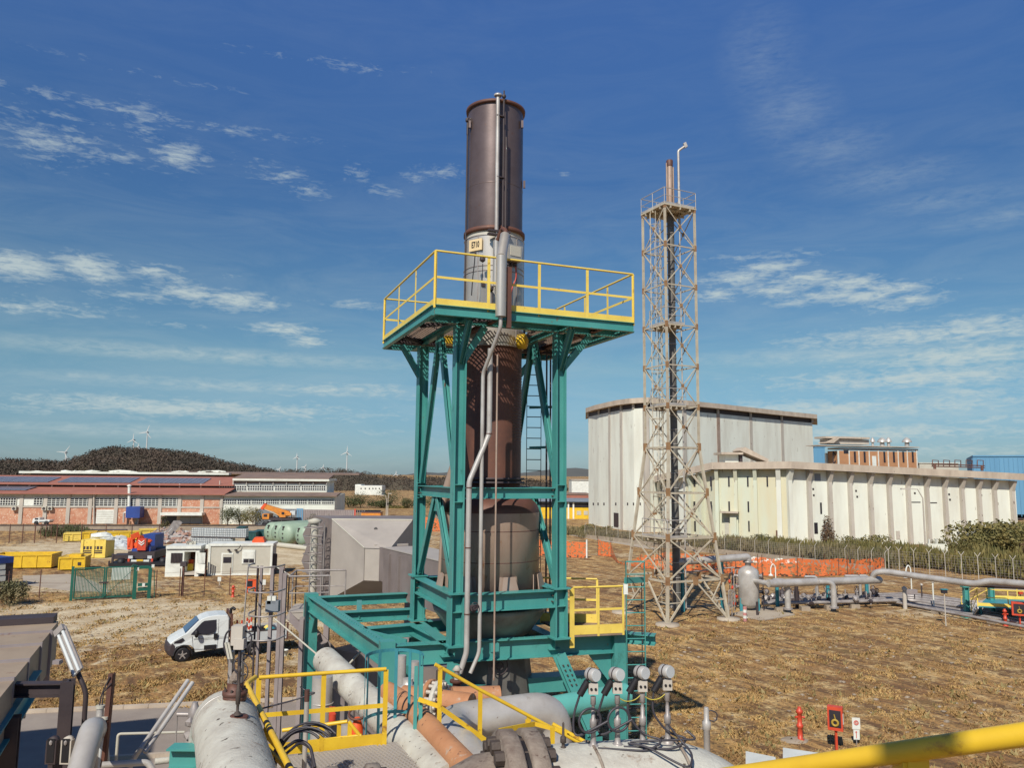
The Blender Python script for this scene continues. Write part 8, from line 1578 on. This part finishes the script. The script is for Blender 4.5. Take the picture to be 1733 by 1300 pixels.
# cables coiled by the walkway
kc = thing('cable_coil', 'bundle of black cables coiled over the diagonal yellow tube at the left', 'cables', aty(500, 1260, 8.2)); mb = MB(); rs = random.Random(3)
for i in range(5): c = aty(508+i*4, 1290+i*2, 7.8); mb.ring(c, .27+.03*i, .012, V((rs.uniform(-.4, .1), -1, rs.uniform(.1, .5))), 26, 6, -40, 230)
mb.path([aty(460, 1290, 7.6), aty(480, 1268, 7.8), aty(505, 1252, 8), aty(525, 1262, 8), aty(533, 1300, 7.8)], .016, 6, bend=.1); mb.path([aty(462, 1296, 7.6), aty(485, 1276, 7.8), aty(508, 1256, 8), aty(528, 1268, 8), aty(530, 1310, 7.8)], .014, 6, bend=.1); mb.build('cables', cablem, kc)
dy = thing('diagonal_rail', 'yellow tube sloping down toward the camera with black tape on it, left of the walkway', 'railing', aty(450, 1230, 8)); e0, e1 = aty(417, 1158, 9.4), aty(500, 1320, 6.6); mb = MB(); mb.path([aty(432, 1147, 9.75), e0, e1], .030, 12, bend=.08); mb.build('tube', yel2, dy); mb = MB()
for t in (.50, .57, .9): p = e0.lerp(e1, t); mb.tube(p, p+(e1-e0).normalized()*.09, .0315, 12)
mb.build('black_tape', blk, dy); mb = MB(); mb.path([aty(447, 1262, 7.9), aty(500, 1318, 7.3)], .022, 8); mb.bar(aty(446, 1235, 8.1), aty(470, 1262, 8.0), .012, .1); mb.build('lower_tube', yel2, dy)
wp = thing('conduit_post', 'rust-topped grey tube post with a wire tied to its head', 'post', aty(519, 1300, 8.4)); a = aty(520, 1168, 8.6); mb = MB(); mb.tube(V((a.x, a.y, 5)), a-Z*.12, .027, 12); mb.build('tube', silver, wp); mb = MB(); mb.tube(a-Z*.12, a, .028, 12); mb.build('rusty_top', rusty, wp)
mb = MB(); mb.path([a-Z*.02, a+V((-.08, 0, .03)), aty(512, 1166, 8.6), aty(512, 1200, 8.6)], .006, 5); mb.path([a+V((0, 0, -.03)), aty(536, 1173, 8.6), aty(500, 1185, 8.6), aty(432, 1203, 8.4), aty(424, 1212, 8.3)], .009, 6, bend=.06); mb.build('wire', cablem, wp)
# big pipe at left with its valve
lz = 6.45; lp0, lp1 = V((aty(376, 1225, 8.7).x, 8.7, lz)), V((aty(462, 1380, 5.6).x, 5.3, lz))
bl_ = thing('large_pipe', 'large pale flaking pipe with rust streaks curving down at its far end, bottom left', 'pipe', lp0); mb = MB(); mb.path([lp0+V((-.35, .25, -3.2)), lp0, lp1], .31, 36, bend=.6, seg=14); mb.build('pipe', oldp, bl_)
dl = (lp1-lp0).normalized(); mb = MB(); mb.ring(lp0+dl*.62, .313, .011, dl, 40, 6); mb.build('strap', silver, bl_)
mb = MB(); c = aty(345, 1283, 8.3); mb.ib(c-V((.35, 0, 0)), c+V((.5, 0, 0)), .2, .22); mb.build('support_bracket', teal, bl_)
vc = lp0+dl*.72+V((.06, 0, .24)); vl = thing('control_valve', 'rusty control valve with grey positioner and actuator on the large left pipe', 'valve', vc)
mb = MB(); mb.lathe(vc, [(.09, 0), (.09, .06), (.16, .07), (.16, .12), (.15, .13), (.17, .14), (.17, .19), (.11, .2), (.11, .3)], 20); mb.build('valve_body', rusty, vl); mb = MB(); 
for i in range(8): a = R(i*45); mb.lathe(vc+V((math.cos(a)*.14, math.sin(a)*.14, .05)), [(.015, 0), (.015, .18)], 6)
mb.build('bolts', bolt, vl); mb = MB()
for s in (-1, 1): mb.bar(vc+V((s*.07, 0, .2)), vc+V((s*.07, 0, .72)), .05, .1)
mb.build('yoke', galv, vl); mb = MB(); mb.ob(vc+V((.02, -.02, .95)), V((.08, 0, 0)), V((0, .09, 0)), Z*.13); mb.ob(vc+V((.06, -.06, .84)), V((.07, 0, 0)), V((0, .07, 0)), Z*.07); mb.build('actuator', pier, vl); mb = MB(); mb.lathe(vc+V((.06, -.07, .75)), [(.03, 0), (.045, .03), (.045, .08)], 12); mb.tube(vc+V((.06, -.07, .1)), vc+V((.06, -.07, .76)), .02, 8); mb.build('stem', cablem, vl)
mb = MB(); mb.blob(vc+V((0, 0, .35)), (.1, .1, .12), 2, .2); mb.build('packing', dirtyp, vl)
mb = MB(); mb.path([vc+V((0, 0, 1.05)), vc+V((-.16, 0, 1.0)), vc+V((-.2, 0, .8)), vc+V((-.12, 0, .62)), vc+V((-.1, 0, .5))], .014, 6, bend=.08); mb.path([vc+V((.1, 0, 1.0)), vc+V((.2, 0, .95)), vc+V((.18, 0, .7)), vc+V((.1, 0, .6))], .012, 6, bend=.08); mb.ring(vc+V((.12, -.05, .55)), .13, .012, V((.3, -1, .2)), 22, 5, -60, 200); mb.ring(vc+V((.05, -.07, .45)), .15, .009, V((-.2, -1, .2)), 22, 5); mb.build('cable', cablem, vl)
mb = MB(); c = vc+V((-.13, -.1, .86)); 
for k in range(2): mb.bar(c+V((k*.04, 0, 0)), c+V((.06+k*.04, 0, -.22)), .03, .03)
mb.build('cream_strip', cream, vl); mb = MB(); mb.prism([vc+V((-.2, -.12, .12)), vc+V((-.13, -.2, -.16)), vc+V((-.05, -.2, -.16)), vc+V((-.08, -.12, .02))], V((.005, .01, 0))); mb.build('bracket', cream, vl)
vl.scale = (.72, .72, .72)
pg = thing('pressure_gauge_pipe', 'slim jointed impulse pipe rising from the large left pipe', 'pipe', lp0+dl*1.6+Z*.44); b = lp0+dl*1.35+V((.04, 0, .29)); mb = MB(); mb.lathe(b, [(.05, 0), (.03, .03), (.016, .04), (.016, .12), (.026, .13), (.03, .3), (.02, .32), (.02, .36), (.016, .37), (.016, .52), (.024, .53), (.024, .56), (.01, .6)], 14); mb.build('pipe', bolt, pg); pg.scale = (.8, .8, .72); mb = MB(); mb.blob(b+Z*.0, (.10, .10, .03), 2, .1); mb.build('rust_ring', rusty, bl_)
fv = thing('small_valve', 'grey filter valve with thin pipe left of the large pipe', 'valve', aty(325, 1212, 9.4)); c = aty(329, 1210, 9.4); mb = MB(); mb.lathe(c-Z*.1, [(.05, 0), (.07, .05), (.07, .14), (.04, .2), (.03, .24)], 14); mb.tube(c-V((.2, 0, 0)), c+V((.12, 0, 0)), .025, 8); mb.path([c-V((.2, 0, 0)), c-V((.2, 0, .5))], .008, 6); mb.lathe(c-Z*.35, [(.09, 0), (.1, .04), (.07, .1), (.04, .25)], 14); 
for k in range(6): mb.blob(aty(322+(k % 2)*6, 1225+k*10, 9.3), (.07, .06, .06), 1, .25)
mb.build('body', galv, fv)
# left foreground: duct, gantry, lamps, posts
fd = thing('foreground_duct', 'grey sheet-metal duct with raised seams entering at the left edge above the road', 'duct', aty(60, 1150, 12)); fa = aty(99, 1052, 13.0); fdv = (onz(18, 1150, fa.z)-fa).normalized()
zt7 = fa.z; wD, hD = .98, .62; fA = V((fa.x, fa.y, 0)); lftv = V((fdv.y, -fdv.x, 0)); lftv = lftv if lftv.x < 0 else -lftv
def fd_(s, o, z): return fA+fdv*s+lftv*o+Z*z
def dbox(s0, s1, o0, o1, z0, z1): mb = MB(); return mb.ob(fd_((s0+s1)/2, (o0+o1)/2, (z0+z1)/2), fdv*(s1-s0)/2, lftv*(o1-o0)/2, Z*(z1-z0)/2)
for i, (s0, s1, g) in enumerate(((0, .95, 0), (.95, 1.9, .01), (1.9, 2.9, .02), (2.9, 3.9, .03), (3.9, 5.2, .04), (5.2, 7.5, .05))): dbox(s0+.002, s1, -g, wD+g, zt7-hD-g, zt7-g*.2).build('duct_section', beige, fd)
for s in (.95, 1.9, 2.9, 3.9, 5.2): g = .045; dbox(s-.03, s+.03, -g, wD+g, zt7-hD-g-.05, zt7+.025).build('flange_seam', duct, fd)
dbox(-.25, .18, .05, wD+.1, zt7-.02, zt7+.10).build('dark_cap', darkm, fd)
mb = MB(); mb.ib(aty(60, 1152, 10.9), aty(-45, 1312, 7.9), .14, .26, u=Z); mb.build('teal_beam', tealb, fd)
ga = thing('gantry_frame', 'dark steel gantry post and beam carrying the foreground duct', 'gantry', aty(112, 1290, 9.5)); gz = aty(112, 1152, 9.6).z; g1_, g2_ = V((aty(112, 1200, 9.6).x, 9.6, 0)), V((aty(22, 1200, 9.2).x, 9.2, 0))
mb = MB(); mb.ib(g1_, g1_+Z*gz, .14, .16, u=uh); mb.build('post', darkm, ga); mb = MB(); mb.ib(g2_, g2_+Z*(gz-.3), .16, .16, u=uh); mb.build('post', darkm, ga); mb = MB(); mb.ib(g1_+Z*(gz-.1), g1_+V((-.95, .0, gz-.12)), .14, .16); mb.build('beam', darkm, ga)
p = aty(95, 1155, 10.6); mb = MB(); mb.bar(V((p.x, p.y, gz-.05)), V((p.x, p.y, zt7-.05)), .09, .09); mb.build('strut', duct, ga)
lm = thing('tube_lamp', 'double fluorescent tube lamp tilted on a bent dark pole beside the foreground duct', 'lamp', aty(141, 1290, 11)); a, b = aty(101, 1068, 11.2), aty(130, 1140, 10.8); mb = MB(); d = (b-a).normalized(); s = d.cross(V((0, -1, 0))).normalized(); 
for k in (-1, 1): mb.tube(a+s*k*.04, b+s*k*.04, .022, 10)
mb.build('tube', ibc, lm); mb = MB(); mb.ob((a+b)/2+V((.0, .03, .0)), (b-a)/2, s*.09, d.cross(s)*.012); mb.ob(a, d*.05, s*.08, d.cross(s)*.03); mb.build('housing', galv, lm); mb = MB(); mb.path([aty(107, 1078, 11.2), aty(134, 1145, 10.9), aty(146, 1172, 10.9), aty(142, 1225, 10.9), aty(140, 1300, 10.9)], .032, 10, bend=.3); mb.build('pole', darkm, lm)
for i, (x, lab) in enumerate(((90, 'left of two dark lever housings at the foot of the gantry'), (115, 'right of two dark lever housings at the foot of the gantry'))):
    o = thing('lever_housing', lab, 'housing', aty(x, 1290, 8.6), 'lever housings'); c = aty(x, 1256, 8.6); mb = MB(); mb.lathe(c-V((0, 0, 0)), [(.0, -.03), (.055, -.02), (.055, .04), (0, .05)], 14, ax=V((0, 1, 0))); mb.ob(c-Z*.1, V((.055, 0, 0)), V((0, .035, 0)), Z*.12); mb.build('shell', pier if i else darkm, o); mb = MB(); mb.ob(c-Z*.08-V((0, .037, 0)), V((.038, 0, 0)), V((0, .004, 0)), Z*.12); mb.build('recess', blk, o); mb = MB(); mb.blob(c-V((0, .045, -.0)), (.02, .015, .03), 1, .1); mb.build('lever', galv, o)
    mb = MB(); mb.bar(c-Z*.22, c-Z*1.5, .05, .05); mb.build('post', darkm, o)
ft = spipe('bent_pipe', 'fat grey pipe with a rounded top standing left of the slim post', [aty(125, 1340, 7.6), aty(155, 1236, 8.2), aty(162, 1232, 9.0), aty(170, 1330, 9.4)], .115, silver, .16, 20)
for (x, yt, yb, r_, m, lab) in ((170, 1196, 1320, .038, silver, 'capped grey tube post, taller of those by the bent pipe'), (191, 1141, 1235, .0, rusty, 'brown angle-iron post with wires, in front of the road'), (178, 1215, 1300, .03, ibc, 'white tapering tube leaning on the grey post')):
    a = aty(x, yt, 9.0); o = thing('post', lab, 'post', V((a.x, a.y, 5))); mb = MB()
    if r_: mb.tube(V((a.x-(.0 if x == 170 else .12), a.y, a.z-1.6)), a, r_*(1.3 if x == 178 else 1), 12, r_ if x == 170 else .018); mb.build('tube', m, o); mb = MB(); mb.lathe(a, [(r_*1.25, -.02), (r_*1.25, .01)], 12); mb.build('cap', cream, o)
    else: mb.ang(V((a.x-.03, a.y, a.z-1.0)), a, .05); mb.build('angle_iron', m, o); mb = MB(); mb.path([a+V((-.02, -.02, -.03)), a+V((-.12, 0, -.25)), a+V((-.13, 0, -.5)), a+V((-.1, 0, -.8))], .008, 5, bend=.08); mb.path([a+V((0, -.02, -.1)), a+V((-.09, 0, -.2)), a+V((-.11, 0, -.6))], .007, 5); mb.build('wire', cablem, o)
dt = thing('double_tube_lamp', 'pair of slim leaning lamp tubes, one with a yellowed stripe, over the road', 'lamp', aty(225, 1285, 9.5))
mb = MB(); mb.tube(aty(318, 1152, 10.4), aty(238, 1268, 9.6), .026, 10); mb.tube(aty(326, 1156, 10.4), aty(245, 1275, 9.6), .028, 10); mb.build('tube', silver, dt); mb = MB(); mb.tube(aty(322, 1166, 10.36), aty(290, 1210, 10.05), .012, 8); mb.build('yellowed_stripe', yel, dt); mb = MB(); mb.path([aty(240, 1266, 9.6), aty(228, 1282, 9.6), aty(214, 1312, 9.6)], .03, 10, bend=.1); mb.build('pole', silver, dt)
spipe('handrail_tube', 'pale horizontal tube along the bottom edge left of the large pipe', [aty(172, 1296, 8.6), aty(250, 1291, 8.8), aty(262, 1310, 8.8)], .035, silver, .05, 12); spipe('handrail_tube', 'rust-spotted pale tube joining the large pipe bracket at the bottom left', [aty(262, 1290, 8.9), aty(330, 1282, 9.1)], .035, oldp, 0, 12)
th2 = thing('tube_barrier', 'thin grey tube barrier over the shaded road', 'barrier', aty(200, 1290, 11)); mb = MB(); mb.path([aty(196, 1295, 11), aty(200, 1243, 11), aty(312, 1240, 11.3)], .02, 6, bend=.04); mb.build('tube', cream, th2)
# cut handrail nearest the camera
hr_ = thing('handrail', 'thick yellow handrail nearest the camera, crossing the bottom right corner', 'handrail', aty(1580, 1300, 1.9)); h0, h1 = aty(1185, 1322, 2.35), aty(1760, 1240, 1.72); mb = MB(); mb.tube(h0-(h1-h0)*.3, h1+(h1-h0)*.5, .0245, 28); mb.build('tube', yel2, hr_); p = h0.lerp(h1, .70); mb = MB(); mb.prism([p+V((-.018, 0, -.02)), p+V((.030, -.004, -.02)), p+V((.030, -.004, -1.0)), p+V((-.018, 0, -1.0))], V((0, .012, 0))); mb.bar(p+V((-.022, .03, -.03)), p+V((-.06, .06, -1.0)), .012, .05); mb.build('post', yel2, hr_)
# white covers below the rail
for x0, x1, y0, y1, lab in ((1262, 1312, 1272, 1285, 'white folded sheet cover beyond the end of the big pipe'), (1325, 1425, 1266, 1284, 'long white rounded cover just above the near handrail')):
    o = thing('white_cover', lab, 'cover', aty((x0+x1)/2, y1, 11)); a, b, c, d = aty(x0, y0, 11.8), aty(x1, y1-3, 11.2), aty(x1+12, y1+45, 10.0), aty(x0, y0+40, 10.4); mb = MB(); mb.prism([a, b, c, d], V((0, 0, -.05))); mb.build('cover', whitep, o)
# the plant hall whose shadow lies on the road
ph = thing('plant_hall', 'grey plant hall beyond the left edge whose shadow falls across the road', 'industrial building', V((-24, 6, 0))); el = 12.0; k = el/math.tan(SEL); tip = G(268, 1216); corner_ = V((tip.x-(-tosun.x/math.cos(SEL))*k, tip.y-(-tosun.y/math.cos(SEL))*k, 0))
mb = MB(); c0 = corner_; mb.hexa([c0, c0-uh*16, c0-uh*16-vh*8.3, c0-vh*8.3]+[v+Z*el for v in (c0, c0-uh*16, c0-uh*16-vh*8.3, c0-vh*8.3)]); mb.build('wall', duct, ph)
mb = MB(); c1 = c0-vh*8.31; mb.hexa([c1, c1-uh*16, c1-uh*16-vh*4, c1-vh*4]+[v+Z*(el-.7) for v in (c1, c1-uh*16, c1-uh*16-vh*4, c1-vh*4)]); mb.build('lower_wing', duct, ph)
c2 = c1-vh*4.01; mb = MB(); mb.hexa([c2, c2-uh*16, c2-uh*16-vh*9, c2-vh*9]+[v+Z*(el-1.6) for v in (c2, c2-uh*16, c2-uh*16-vh*9, c2-vh*9)]); mb.build('low_wing', duct, ph)

po = thing('post', 'grey post behind the viewpoint whose shadow crosses the near yellow handrail', 'post', V((-.42, -1.9, 0))); mb = MB(); mb.tube(V((-.42, -1.9, 0)), V((-.42, -1.9, 13)), .085, 14); mb.build('post', galv, po); mb = MB(); mb.lathe(V((-.42, -1.9, 13)), [(.1, 0), (.1, .03), (.02, .05)], 14); mb.build('cap', galv, po)
